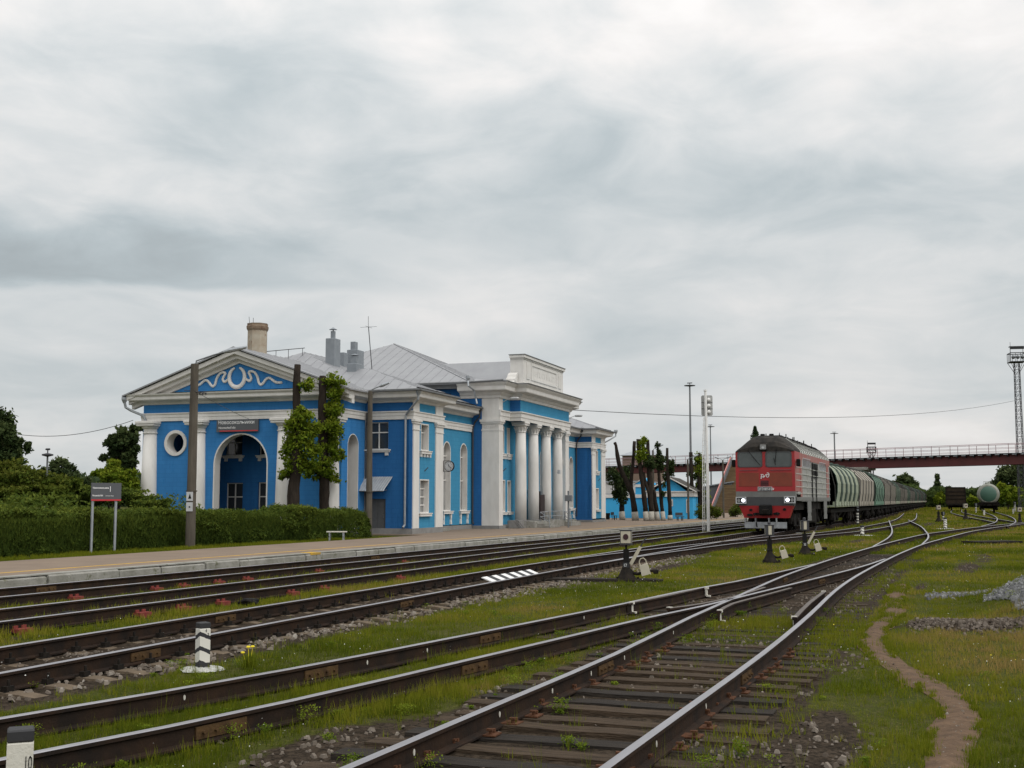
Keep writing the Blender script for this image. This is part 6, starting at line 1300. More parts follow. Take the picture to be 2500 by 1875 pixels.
def switch_stand(label, loc, rz, s=1.0, face=True, lever=1, weight=1, num=None, timbers=False):
    """rz turns the lantern; lever and weight lie to the right"""
    T = thing('switch_stand', label, 'switch stand', loc, rz, 'hand switch stands'); T.scale = (s, s, s)
    b_ = MB(); b_.lathe([(.24, 0), (.22, .06), (.17, .14), (.11, .26), (.085, .34), (.07, .40)], n=14); b_.box(-.22, .30, -.16, .16, -.04, .05)
    for x in (-.2, .27): b_.lathe([(.03, .05), (.03, .09)], (x, -.1, 0), 6)
    b_.build('base', 'black_oil', T)
    b_ = MB(); b_.bbox(-.065, .065, -.065, .065, .38, .72, .015); b_.lathe([(.022, .70), (.022, .84)], n=8); b_.bbox(-.08, .08, -.08, .08, .34, .42, .015); b_.build('column', 'black', T)
    b_ = MB(); b_.bbox(-.13, .13, -.13, .13, .84, 1.16, .012); b_.box(-.145, .145, -.145, .145, .83, .845); b_.box(-.145, .145, -.145, .145, 1.155, 1.17)
    b_.lathe([(.05, 1.17), (.04, 1.20), (.06, 1.24), (.02, 1.27)], n=10) if not face else None
    l_ = b_.build('lantern', 'steel_dark', T)
    for k in range(4):
        a = k*math.pi/2; b_ = MB(); w_ = .115 if k % 2 == 0 else (.115 if face else .045)
        fn = lambda x, z, t_: (x*math.cos(a)+t_*math.sin(a), x*math.sin(a)-t_*math.cos(a), z)
        if face or k % 2: pass
        w2 = .115 if (face and k == 0) else (.05 if k == 0 else (.05 if face else .022))
        b_.prism([(-w2, .865), (w2, .865), (w2, 1.14), (-w2, 1.14)], fn, .131, .136); f = b_.build('lantern_face', 'cream', l_)
        if face and k == 0: b_ = MB(); b_.prism([(.062*math.cos(j*math.pi/10), 1.01+.068*math.sin(j*math.pi/10)) for j in range(20)], fn, .1365, .150); b_.build('lens', 'lens_dark', f)
    if num:
        b_ = MB(); b_.box(-.075, .075, -.092, -.082, .30, .41); f = b_.build('number_plate', 'plate_black', T); text_obj('number', num, .10, 'text_white', f, (R(90), 0, 0), (-.06, -.093, .32), .8, .0015)
    if lever:
        b_ = MB(); b_.hexa([(.06, -.03, .38), (.14, -.03, .36), (.14, .0, .36), (.06, .0, .38)], [(.30, -.03, .80), (.37, -.03, .77), (.37, 0, .77), (.30, 0, .80)]); f = b_.build('lever', 'cream', T)
        b_ = MB(); b_.tube([(.335, -.015, .78), (.43, -.015, .95), (.475, -.015, .98)], [.018, .016, .022], 6); b_.build('lever_handle', 'steel_dark', f)
    if weight:
        b_ = MB(); b_.tube([(.05, 0, .26), (.16, 0, .17), (.26, 0, .15), (.42, 0, .20), (.66, 0, .24)], [.05, .04, .035, .035, .03], 7); b_.bbox(.62, .74, -.06, .06, .16, .26, .02); b_.build('weight_arm', 'black_oil', T)
        b_ = MB(); c, sn = math.cos(R(16)), math.sin(R(16)); q = lambda x, z: (.43+x*c-z*sn, .26+x*sn+z*c)
        b_.prism([q(-.105, -.13), q(.105, -.13), q(.095, .12), q(-.095, .12)], lambda a, b, t_: (a, t_, b), -.09, .05); f = b_.build('counterweight', 'cream', T)
        b_ = MB(); b_.tube([(*[q(-.075, .12)[0]], -.02, q(-.075, .12)[1]), (q(-.08, .20)[0], -.02, q(-.08, .20)[1]), (q(-.03, .26)[0], -.02, q(-.03, .26)[1]), (q(.04, .26)[0], -.02, q(.04, .26)[1]), (q(.08, .20)[0], -.02, q(.08, .20)[1]), (q(.075, .12)[0], -.02, q(.075, .12)[1])], .013, 6); b_.build('handle', 'cream', f)
    if timbers:
        b_ = MB(); b_.box(-2.6, .85, -.28, -.04, -.1, .045); b_.box(-2.4, .70, .06, .28, -.1, .04); b_.build('timber', 'sleeper_dark', T)
    return T
switch_stand('nearest switch stand, its square lantern showing a dark round lens, beside the main track', (-7.66, 27.0, 0), YAW-R(9), 1.0, True, num='17', timbers=True)
switch_stand('black switch stand with narrow lantern, the left one of the pair before the locomotive', (-5.86, 36.4, 0), YAW-R(2), .96, False, lever=0)
switch_stand('black switch stand numbered 22, the right one of the pair before the locomotive', (-5.56, 42.0, 0), YAW-R(2), 1.0, False, num='22')
o = at(2292, 1273.5, 0); switch_stand('far switch stand with white lantern left of the black and white dwarf signal', (o.x, o.y, 0), YAW, 1.25, True, lever=0, weight=0)
o = at(2358, 1269, 0); switch_stand('far switch stand with white lantern in front of the dark open wagon', (o.x, o.y, 0), YAW, 1.35, True, lever=0, weight=0)
o = at(2490, 1279.5, 0); switch_stand('far switch stand with cream lantern close to the right edge', (o.x, o.y, 0), YAW-.1, 1.15, True, lever=0, weight=0)
def dwarf(label, px, py, h, s=1.0):
    o_ = at(px, py, 0); T = thing('dwarf_signal', label, 'small signal', (o_.x, o_.y, 0), YAW, 'small striped shunting signals')
    b_ = MB(); b_.tube([(0, 0, 0), (0, 0, h*.62)], .10*s, 8); b_.build('post', 'bands', T)
    b_ = MB(); b_.bbox(-.15*s, .15*s, -.12, .12, h*.62, h, .03); f = b_.build('signal_head', 'black', T)
    for z in (h*.72, h*.88): b_ = MB(); b_.lathe([(.08*s, -.17), (.08*s, -.12)], (0, 0, z), 10, 'y'); b_.build('lens', 'steel', f)
dwarf('black and white striped signal post in front of the hopper wagons', 2094, 1280, 1.55)
dwarf('black striped dwarf signal just left of the far white-based limit post', 2303, 1272, .85, .9)
dwarf('striped signal post between the open wagon and the tank wagon', 2383, 1253, 1.5, 1.3)
dwarf('striped signal post beside the far switch lantern at the right edge', 2478, 1250, 1.7, 1.3)
o = at(2445, 1232.5, 0); T = thing('far_signal', 'thin pale post with red and black signal head right of the tank wagon', 'small signal', (o.x, o.y, 0)); hz = (1232-1201)/FPX*np.hypot(o.x, o.y)*.9+.6
b_ = MB(); b_.tube([(0, 0, 0), (0, 0, hz)], .09, 6); b_.build('post', 'white_clean', T); b_ = MB(); b_.box(-.4, .4, -.2, .2, hz, hz+.8); b_.build('signal_head', 'black', T)

# ------------------------------------------------------------------ vegetation
def frames(n, up=.0):                       # random orthonormal pairs for leaf cards; up lifts the normals skyward
    a = rng.normal(size=(n, 3)); a[:, 2] += up*np.abs(rng.normal(size=n))*2; a /= np.linalg.norm(a, axis=1)[:, None]
    b = rng.normal(size=(n, 3)); u = np.cross(a, b); u /= np.linalg.norm(u, axis=1)[:, None]; v = np.cross(a, u); return u, v
def leaf_mesh(name, pts, size, mt, parent, tint, aspect=.6, up=.3):
    n = len(pts); u, v = frames(n, up); s = size*(.6+.8*rng.random(n))[:, None]; u = u*s; v = v*s*aspect
    V = np.stack([pts-u, pts-v*.8+u*.1, pts+u, pts+v*.8+u*.1], 1)
    return fast_mesh(name, V.reshape(-1, 3), 4, mt, np.clip(tint, 0, 1), parent)
def blades(name, P_, h, w_, tint, mt='grass', lean=.45):
    n = len(P_); a = rng.uniform(0, 6.28, n); d = np.stack([np.cos(a), np.sin(a), np.zeros(n)], 1); l = rng.uniform(0, 6.28, n); k = lean*rng.random(n)*h
    tip = P_+np.stack([np.cos(l)*k, np.sin(l)*k, h*(1-.25*rng.random(n))], 1); w2 = (w_*(.6+.8*rng.random(n)))[:, None]
    V = np.stack([P_-d*w2*.5, P_+d*w2*.5, tip], 1).reshape(-1, 3); return fast_mesh(name, V, 3, mt, np.clip(tint, 0, 1))
def clumpy(n, blobs, hollow=.55, clumps=26, cr=.30):
    """leaf points gathered into many small clumps spread through ellipsoid blobs [(c, r)], gaps left between clumps"""
    P_ = []; T_ = []; vol = np.array([r[0]*r[1]*r[2] for c, r in blobs])**.67; vol /= vol.sum()
    for (c, r), f in zip(blobs, vol):
        m_ = int(n*f); k = max(5, int(clumps*f*len(blobs)**.5)+3)
        d = rng.normal(size=(k, 3)); d /= np.linalg.norm(d, axis=1)[:, None]; rad = (hollow+(1-hollow)*rng.random(k))[:, None]
        cc_ = d*rad; ct = rng.random(k); i = rng.integers(0, k, m_)
        off_ = rng.normal(size=(m_, 3))*cr*(.5+.5*rng.random(m_))[:, None]
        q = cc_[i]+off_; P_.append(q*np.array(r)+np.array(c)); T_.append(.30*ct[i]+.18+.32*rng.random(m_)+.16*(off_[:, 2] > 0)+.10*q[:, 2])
    return np.concatenate(P_), np.concatenate(T_)
def trunk_mesh(limbs, name, parent, mt='trunk', n=9):
    b_ = MB()
    for pts, r0, r1 in limbs:
        ln = spl([np.array(p_) for p_ in pts], .4) if len(pts) > 2 else [np.array(p_, float) for p_ in pts]
        rs = [(r0+(r1-r0)*(i/(len(ln)-1))**.8)*rnd.uniform(.93, 1.07) for i in range(len(ln))]
        b_.tube([(p_[0]+rnd.uniform(-.01, .01), p_[1]+rnd.uniform(-.01, .01), p_[2]) for p_ in ln], rs, n)
    return b_.build(name, mt, parent)
def tree(label, px, py, dist, limbs, blobs, n, size, leaf='leaf_dark', name='tree', group=None, zb=None, cat='tree', cr=.3, clumps=26):
    """limbs and blobs in metres, local x to the right of the picture, y away, z up"""
    o_ = atd(px, py, dist) if zb is None else at(px, py, zb)
    T = thing(name, label, cat, (o_.x, o_.y, 0.0 if zb is None else zb), YAW, group)
    if limbs: trunk_mesh(limbs, 'trunk', T)
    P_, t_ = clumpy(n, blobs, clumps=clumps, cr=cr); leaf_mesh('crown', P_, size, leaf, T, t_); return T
# two cut-back trees in front of the station, sprouting leaves
def m_at(px, py, dist): return ((px), (CAMZ+(HOR-py)/FPX*dist))
def cut_tree(label, px, zb, pyb, limbs_px, blobs_px, n, leaf='leaf_bright', size=.075, wash=None, group='cut-back trees with bare dark trunks', ytop=0):
    """limbs given as picture traces [(px, py, radius m)...] stood up at the tree's own distance"""
    o_ = at(px, pyb, zb); d = (np.array(o_)-np.array((0, 0, CAMZ)))@_F
    T = thing('cut_tree', label, 'tree', (o_.x, o_.y, zb), YAW, group)
    x = lambda p_: (p_-px)/FPX*d*.985; z = lambda q: (pyb-q)/FPX*d*.99
    b_ = MB(); wb = MB()
    for L_ in limbs_px:
        ys = 0.0; pts = [np.array((x(a), rnd.uniform(-.1, .1) if i else 0, max(z(q), -.15), r_)) for i, (a, q, r_) in enumerate(L_)]
        ln = spl(pts, .35) if len(pts) > 2 else [pts[0]+(pts[1]-pts[0])*k/8 for k in range(9)]
        if wash:
            low = [q for q in ln if q[2] <= wash]; hi_ = [q for q in ln if q[2] > wash-.25]
            if len(low) > 1: wb.tube([q[:3] for q in low+[hi_[0] if hi_ else low[-1]]][:len(low)+1], [float(q[3])*1.04 for q in low]+[float(low[-1][3])*1.0], 10)
            ln = hi_ if len(low) > 1 else ln
        if len(ln) > 1: b_.tube([q[:3]+np.array((rnd.uniform(-.012, .012), rnd.uniform(-.012, .012), 0)) for q in ln], [float(q[3])*rnd.uniform(.9, 1.1) for q in ln], 10)
    b_.build('trunk', 'trunk', T, True)
    if wb.v: wb.build('whitewashed_base', 'whitewash', T, True)
    if blobs_px:
        bl = [((x(a), rnd.uniform(-.25, .15), z(q)), (rx/FPX*d, rx/FPX*d*.9, rz_/FPX*d)) for a, q, rx, rz_ in blobs_px]
        P_, t_ = clumpy(n, bl, hollow=.35, clumps=44, cr=.26); P_, t_ = P_, t_
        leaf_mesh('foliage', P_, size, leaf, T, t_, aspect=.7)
        tw = MB()
        for c, r_ in bl:
            for k in range(5): a = rnd.uniform(0, 6.28); tw.tube([(c[0]*.5, c[1]*.5, c[2]-r_[2]*.3), (c[0]+r_[0]*.7*math.cos(a), c[1]+r_[1]*.7*math.sin(a), c[2]+r_[2]*rnd.uniform(-.5, .8))], [.03, .006], 4)
        tw.build('twigs', 'trunk', T)
    return T
cut_tree('left one of two tall cut-back trees before the station porch, taller bare trunk top', 717, .29, 1310, [[(715, 1310, .30), (716, 1250, .27), (714, 1190, .27), (722, 1120, .26), (722, 1050, .20), (718, 960, .18), (719, 883, .135)]],
         [(748, 932, 20, 22), (738, 1015, 30, 26), (722, 1075, 34, 36), (732, 1055, 36, 34), (752, 1100, 30, 34), (715, 1135, 26, 26), (735, 1010, 26, 20), (700, 1095, 22, 32), (735, 1140, 34, 20), (690, 1160, 18, 16), (762, 1040, 26, 22), (712, 1035, 26, 20)], 7600, size=.075, ytop=883)
cut_tree('right one of two tall cut-back trees before the station porch, leafy to its top', 792, .29, 1307.5, [[(794, 1307.5, .27), (790, 1250, .24), (790, 1180, .24), (786, 1100, .21), (783, 1000, .20), (782, 912, .15)]],
         [(806, 925, 32, 18), (815, 955, 24, 26), (808, 1000, 27, 26), (815, 1040, 28, 24), (800, 1080, 30, 26), (822, 1108, 22, 16), (790, 1140, 34, 22), (765, 1150, 22, 20), (808, 1165, 22, 12), (790, 1040, 22, 30)], 7600, size=.075)
# the row of whitewashed cut trees beyond the station
ZX = lambda x: 1450+x/5.53
ZY = lambda y: 1050+y/5.53
def zl(L_): return [(ZX(a), ZY(q), r_) for a, q, r_ in L_]
g2 = 'whitewashed cut trees beyond the station'
cut_tree('bushy low tree with whitewashed base, first beyond the station', ZX(385), .3, ZY(1212), [zl([(385, 1212, .25), (378, 1100, .23), (380, 1000, .2), (360, 850, .2), (340, 700, .15)])], [(ZX(260), ZY(570), 16, 13), (ZX(330), ZY(680), 22, 20), (ZX(380), ZY(800), 20, 22), (ZX(300), ZY(850), 12, 12), (ZX(400), ZY(930), 15, 15), (ZX(440), ZY(590), 17, 20), (ZX(350), ZY(760), 20, 20)], 4200, 'leaf_dark', .10, .62, g2)
cut_tree('forked bare tree with two tall limbs and whitewashed base', ZX(560), .3, ZY(1222), [zl([(560, 1222, .28), (550, 1100, .24), (530, 950, .22), (500, 800, .24), (440, 680, .20), (370, 540, .18), (330, 400, .17), (300, 200, .12), (285, 160, .12)]), zl([(530, 950, .18), (505, 800, .17), (510, 620, .15), (535, 450, .14), (548, 300, .14), (556, 140, .13)])], None, 0, 'leaf_dark', .1, .62, g2)
cut_tree('leaning bare tree with leafy tufts near its flat top and whitewashed base', ZX(712), .3, ZY(1225), [zl([(712, 1225, .24), (700, 1100, .20), (680, 900, .18), (650, 650, .17), (625, 400, .17), (612, 250, .15), (612, 110, .17)])], [(ZX(690), ZY(130), 9, 9), (ZX(660), ZY(200), 9, 18), (ZX(650), ZY(330), 14, 20), (ZX(690), ZY(350), 9, 10)], 1500, 'leaf_bright', .09, .62, g2)
cut_tree('forked whitewashed tree with thick bare limb in the middle of the row', ZX(770), .3, ZY(1225), [zl([(775, 1225, .24), (775, 1100, .22), (765, 900, .22), (760, 650, .2), (745, 400, .17), (738, 250, .15), (738, 120, .12)]), zl([(790, 1000, .12), (740, 830, .13), (700, 700, .12), (680, 560, .08)])], [(ZX(750), ZY(420), 16, 16), (ZX(800), ZY(460), 10, 16), (ZX(720), ZY(440), 9, 9)], 1300, 'leaf_dark', .09, .62, g2)
cut_tree('short whitewashed stump behind the lamp pole in the row of cut trees', ZX(860), .3, ZY(1222), [zl([(862, 1222, .20), (850, 1100, .17), (830, 950, .15), (815, 800, .12)])], None, 0, 'leaf_dark', .1, .62, g2)
cut_tree('slim cut tree with a leafy head beside the lamp, whitewashed base', ZX(938), .3, ZY(1222), [zl([(938, 1222, .20), (928, 1100, .16), (905, 850, .14), (885, 600, .13), (878, 400, .12), (872, 220, .09)])], [(ZX(868), ZY(190), 7, 8), (ZX(880), ZY(300), 7, 12), (ZX(915), ZY(400), 12, 16), (ZX(850), ZY(430), 8, 12), (ZX(900), ZY(500), 10, 14), (ZX(940), ZY(860), 6, 7), (ZX(950), ZY(740), 5, 8)], 1700, 'leaf_dark', .085, .62, g2)
cut_tree('straight cut tree with leaves on its right side, last of the whitewashed row', ZX(1030), .3, ZY(1216), [zl([(1030, 1216, .2), (1025, 1000, .16), (1012, 700, .15), (998, 450, .13), (1000, 232, .10)])], [(ZX(1050), ZY(460), 10, 16), (ZX(1060), ZY(560), 7, 14), (ZX(985), ZY(620), 8, 10), (ZX(1035), ZY(540), 9, 10)], 1400, 'leaf_dark', .085, .62, g2)
cut_tree('dark cut trunk behind the small blue building', ZX(1330), .3, ZY(1190), [zl([(1335, 1190, .2), (1332, 900, .19), (1325, 600, .17), (1322, 400, .17), (1320, 290, .15)])], [(ZX(1280), ZY(600), 6, 6), (ZX(1375), ZY(620), 7, 10)], 350, 'leaf_dark', .09, None)
cut_tree('thick leafy cut tree right of the small blue building, behind the tall signal', ZX(1440), .3, ZY(1190), [zl([(1442, 1190, .24), (1440, 900, .22), (1430, 650, .20), (1432, 450, .15), (1436, 300, .1)])], [(ZX(1420), ZY(380), 11, 18), (ZX(1460), ZY(450), 9, 20), (ZX(1420), ZY(560), 13, 20), (ZX(1470), ZY(650), 12, 20), (ZX(1400), ZY(740), 7, 8), (ZX(1520), ZY(880), 10, 16), (ZX(1480), ZY(560), 10, 16)], 2600, 'leaf_bright', .09, None)
# shrubs
def shrub(label, px, py, zb, blobs, n, size, leaf, name='shrub', cr=.22, group=None):
    o_ = at(px, py, zb); d = (np.array(o_)-np.array((0, 0, CAMZ)))@_F
    T = thing(name, label, 'shrub', (o_.x, o_.y, zb), YAW, group); bl = [(((a-px)/FPX*d, dy, (py-q)/FPX*d), (rx/FPX*d, rx/FPX*d*.8, rz_/FPX*d)) for a, q, rx, rz_, dy in blobs]
    P_, t_ = clumpy(n, bl, hollow=.35, clumps=60, cr=cr); P_[:, 2] = np.abs(P_[:, 2]); leaf_mesh('foliage', P_, size, leaf, T, t_); b_ = MB()
    for k in range(6): a = rnd.uniform(-.5, .5); b_.tube([(a*.4, 0, 0), (a*1.4, rnd.uniform(-.3, .3), bl[0][1][2]*1.2)], [.03, .008], 4)
    b_.build('stems', 'trunk', T); return T
shrub('round green bush at the foot of the tall signal', 1728, 1268, .3, [(1715, 1252, 20, 20, 0), (1738, 1250, 22, 18, .3), (1755, 1256, 12, 12, .2), (1726, 1240, 10, 10, .2)], 4200, .075, 'leaf_shrub')
shrub('dark green bush beside the locomotive, at the foot of the bridge stairs', 1796, 1262, .3, [(1800, 1246, 14, 16, 0), (1792, 1250, 12, 12, .3)], 1900, .075, 'leaf_hedge')
# hedge along the platform
hx0, hx1 = -25.9, -24.4
H_ = thing('hedge', 'long dense green hedge between the platform and the station porch', 'hedge', (-25.2, 30, .27))
n = 165000
hy = 8+(46.3-8)*rng.random(n)**.9; top = 1.14+.22*(fbm(hy, hy*0, 2.6, 4)-.5)*2+.20*(fbm(hy, hy*0, .7, 6)-.5)*2+.12*rng.random(n)**4; top = np.where(hy > 45.2, top*np.sqrt(np.clip(1-((hy-45.2)/1.3)**2, .02, 1)), top)
sel = rng.random(n); side = sel < .62
hf = -25.45+.75*np.clip((hy-33)/11, 0, 1); hxx = np.where(side, hf-.14*rng.random(n)-.12*(fbm(hy, sel*5, .8, 9)-.3), hf-.03-1.3*rng.random(n)); hz = np.where(side, top*rng.random(n)**.8, top-.10*rng.random(n)**1.5)
b1_ = fbm(hy, hz*1.5, .9, 12); keep = np.where(side, b1_+.25*rng.random(n) > .36, True); hxx = hxx+np.where(side, (b1_-.5)*.75, 0); hz = hz+np.where(side, 0, (fbm(hy, hxx, .35, 3)-.4)*.2)
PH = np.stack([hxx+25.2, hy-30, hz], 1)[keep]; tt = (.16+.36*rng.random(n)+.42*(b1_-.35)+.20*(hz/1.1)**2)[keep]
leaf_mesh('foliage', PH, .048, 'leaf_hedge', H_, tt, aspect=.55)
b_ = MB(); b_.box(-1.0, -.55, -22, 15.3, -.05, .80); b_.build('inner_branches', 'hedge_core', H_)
n = 46000; hy = 8+38*rng.random(n)**.9; hf = -25.45+.75*np.clip((hy-33)/11, 0, 1); sd_ = rng.random(n); x = hf+.06*rng.random(n)-1.2*(sd_ > .6)*rng.random(n); z = np.where(sd_ > .6, .98+.18*fbm(hy, x, .8, 5), 1.1*rng.random(n)**.8)-.1
o = blades('shoots', np.stack([x+25.2, hy-30, z], 1), .10+.16*rng.random(n), np.full(n, .016), .25+.45*rng.random(n)+.3*(z-.5), mt='leaf_hedge', lean=.9); o.parent = H_
for lb, y0_, y1_, xh, hh_, lf in (('long low green bushes filling the ground behind the hedge, left part', 14, 40, -29.0, 1.75, 'leaf_hedge'), ('yellowish green thicket behind the bushes at far left', 14, 34, -34, 2.6, 'leaf_shrub')):
    T = thing('bushes', lb, 'bushes', (xh, (y0_+y1_)/2, .2)); n = 34000; yy = rng.uniform(y0_, y1_, n); xx_ = rng.uniform(-2.6, 2.6, n); tp_ = hh_*(.45+.95*fbm(yy, xx_, 2.4, 14))*np.clip((y1_-yy)/3+.25, .25, 1)*np.clip(1-(np.abs(xx_)/2.9)**3, .2, 1); zz2 = tp_*rng.random(n)**.45
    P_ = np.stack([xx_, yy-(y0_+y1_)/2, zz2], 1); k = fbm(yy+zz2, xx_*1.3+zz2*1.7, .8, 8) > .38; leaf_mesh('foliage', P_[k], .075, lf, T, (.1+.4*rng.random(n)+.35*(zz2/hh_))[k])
    b_ = MB()
    for q in range(14): yq = rnd.uniform(-8, 8); b_.tube([(0, yq, -.2), (rnd.uniform(-.4, .4), yq+rnd.uniform(-.4, .4), hh_*.8)], [.04, .01], 4)
    b_.build('stems', 'trunk', T)
# tall shrubs and trees behind the hedge on the left
def bigshrub(label, px, dist, blobs, n, size, leaf, limbs=None, name='shrub', cat='shrub', clumps=60, cr=.2):
    o_ = atd(px, 1222, dist); T = thing(name, label, cat, (o_.x, o_.y, .1), YAW); f = dist/FPX
    bl = [(((a-px)*f, dy, CAMZ+(HOR-q)*f-.1), (rx*f, max(rx*f*.8, .5), rz_*f)) for a, q, rx, rz_, dy in blobs]
    P_, t_ = clumpy(n, bl, hollow=.4, clumps=clumps, cr=cr); leaf_mesh('foliage' if cat == 'shrub' else 'crown', P_, size, leaf, T, t_)
    b_ = MB(); zt = bl[0][0][2]
    for k in range(5): b_.tube([(rnd.uniform(-.2, .2), 0, -.1), (rnd.uniform(-.4, .4), rnd.uniform(-.2, .2), zt*.5), (bl[k % len(bl)][0][0]*.8, bl[k % len(bl)][0][1], bl[k % len(bl)][0][2])], [.14 if cat == 'tree' else .05, .09 if cat == 'tree' else .03, .02], 6)
    b_.build('trunk' if cat == 'tree' else 'stems', 'trunk', T); return T
bigshrub('broad yellowish green shrub at the far left behind the hedge', 60, 44, [(40, 1175, 90, 38, 0), (120, 1185, 60, 34, .8), (0, 1160, 60, 38, .5), (70, 1205, 120, 26, -.5)], 16000, .075, 'leaf_shrub', clumps=90, cr=.16)
bigshrub('green shrub right behind the grey platform sign', 260, 45, [(250, 1205, 70, 26, 0), (310, 1215, 60, 20, .5), (190, 1210, 60, 26, .3), (380, 1232, 50, 16, 0), (140, 1215, 50, 22, .2)], 13000, .065, 'leaf_hedge', clumps=90, cr=.16)
bigshrub('bright green shrub rising between the sign and the station', 270, 56, [(275, 1165, 32, 28, 0), (300, 1180, 30, 36, .3), (245, 1155, 24, 12, .2), (262, 1135, 18, 16, .3)], 7000, .09, 'leaf_bright', clumps=40)
bigshrub('dark tall tree with ragged crown right beside the station wall', 290, 92, [(300, 1075, 34, 34, 0), (285, 1100, 38, 26, 1), (270, 1075, 22, 16, 0), (312, 1130, 20, 36, 0), (258, 1120, 18, 10, 0), (315, 1050, 18, 16, 1)], 9500, .19, 'leaf_dark', name='tree', cat='tree', clumps=46, cr=.17)
bigshrub('big dark green tree cut by the left edge', 5, 88, [(0, 1080, 40, 46, 0), (25, 1090, 28, 34, 1), (30, 1125, 24, 30, 0), (-30, 1060, 40, 60, 2), (10, 1130, 40, 26, 0), (-60, 1100, 50, 60, 1)], 12000, .19, 'leaf_dark', name='tree', cat='tree', clumps=50, cr=.17)
bigshrub('round grey-green tree behind the thin lamp mast on the left', 145, 105, [(150, 1150, 34, 30, 0), (125, 1160, 28, 24, 1), (165, 1175, 28, 28, 0), (140, 1130, 20, 14, 0), (100, 1150, 14, 16, 0)], 9000, .17, 'leaf_far', name='tree', cat='tree', clumps=44, cr=.17)
bigshrub('small grey-green tree left of the lamp mast', 60, 120, [(60, 1170, 30, 22, 0), (40, 1160, 20, 16, 1), (195, 1190, 16, 22, 0), (210, 1180, 10, 14, 0)], 4500, .2, 'leaf_far', name='tree', cat='tree', clumps=30)
# trees beyond the yard on the right
for i, (lb, px, dist, bl, n, lf) in enumerate([
    ('round dark tree standing above the far wood, right of the bridge pier', 2205, 420, [(2212, 1178, 24, 18, 0), (2196, 1186, 14, 14, 2), (2228, 1192, 16, 16, 0)], 5200, 'leaf_far'),
    ('pointed tree above the wood, left of the open wagon', 2291, 400, [(2291, 1178, 7, 13, 0), (2291, 1192, 10, 12, 0), (2290, 1166, 4, 8, 0)], 1700, 'leaf_far'),
    ('big dark tree mass at the right edge behind the lattice mast', 2465, 300, [(2465, 1165, 28, 34, 0), (2440, 1180, 20, 22, 2), (2490, 1160, 24, 36, 0), (2520, 1150, 30, 40, 0), (2430, 1190, 12, 12, 0)], 9000, 'leaf_far'),
    ('bright green bush right of the tank wagon', 2460, 240, [(2455, 1205, 18, 24, 0), (2475, 1210, 20, 24, 0), (2440, 1200, 14, 18, 1), (2490, 1212, 14, 20, 0)], 6500, 'leaf_bright'),
    ('green bush between the train end and the open wagon', 2296, 330, [(2298, 1215, 9, 14, 0), (2288, 1222, 8, 10, 0)], 1800, 'leaf_bright'),
    ('green bush between the open wagon and the tank wagon', 2374, 320, [(2374, 1222, 11, 12, 0), (2384, 1226, 9, 8, 0)], 1800, 'leaf_bright')]):
    bigshrub(lb, px, dist, bl, n, dist*.0017, lf, name='tree' if 'tree' in lb else 'shrub', cat='tree' if 'tree' in lb else 'shrub', clumps=34, cr=.16)
# the far wood as one mass
n = 42000; px_ = 2120+440*rng.random(n); dd = 330+90*rng.random(n)
tp = 1192-6*(fbm(px_, px_*0, 26, 3)-.5)*2-5*(fbm(px_, px_*0, 8, 5)-.5)*2+np.where(px_ < 2240, (2240-px_)*.08-8, 0)-np.where((px_ > 2240) & (px_ < 2275), 0, 0)+np.clip((2275-np.abs(px_-2262)*3-2235)/4, 0, 8)
py_ = tp+(1240-tp)*rng.random(n)**1.1
P_ = (_F[None]*FPX+_R[None]*(px_-1250)[:, None]-_U[None]*(py_-937.5)[:, None])/FPX*dd[:, None]; P_[:, 2] += CAMZ; P_[:, 2] = np.maximum(P_[:, 2], .1)
tt = .18+.35*rng.random(n)+.5*(fbm(px_, py_, 13, 7)-.42)+.25*(fbm(px_, py_, 40, 2)-.4)
o = leaf_mesh('far_wood', P_, .62, 'leaf_wood', None, tt); tag(o, kind='stuff')
# wide tree line round the horizon so the yard does not end in bare ground
n = 60000; an = np.concatenate([rng.uniform(R(-95), R(-26), n//2), rng.uniform(R(4), R(75), n//2)]); rr_ = rng.uniform(300, 420, n)
hh = (9+7*fbm(np.degrees(an)*3, an*0, 9, 2)+5*fbm(np.degrees(an)*3, an*0, 2.5, 4))*rng.random(n)
P_ = np.stack([np.sin(an)*rr_, np.cos(an)*rr_, hh*np.where(an > 0, .8, .55)], 1); o = leaf_mesh('tree_line', P_, 1.3, 'leaf_far', None, .2+.5*rng.random(n)); tag(o, kind='stuff')
# far conifer tip above the locomotive
o_ = atd(1847, 1222, 240); T = thing('spruce', 'dark spruce tip showing above the roof of the locomotive', 'tree', (o_.x, o_.y, 0)); hz = CAMZ+(HOR-1042)/FPX*240
P_ = []; 
for k in range(60):
    z = hz-(k/60)**1.1*9; r_ = .25+(hz-z)*.42*(.35+.75*rnd.random()); m_ = 40; a = rng.uniform(0, 6.28, m_); q = rng.random(m_)**.6*r_; P_.append(np.stack([q*np.cos(a), q*np.sin(a), z-q*.25+rng.normal(size=m_)*.08], 1))
leaf_mesh('crown', np.concatenate(P_), .22, 'leaf_far', T, .35*rng.random(2400)); b_ = MB(); b_.tube([(0, 0, 0), (0, 0, hz+.2)], [.3, .04], 8); b_.build('trunk', 'trunk', T)

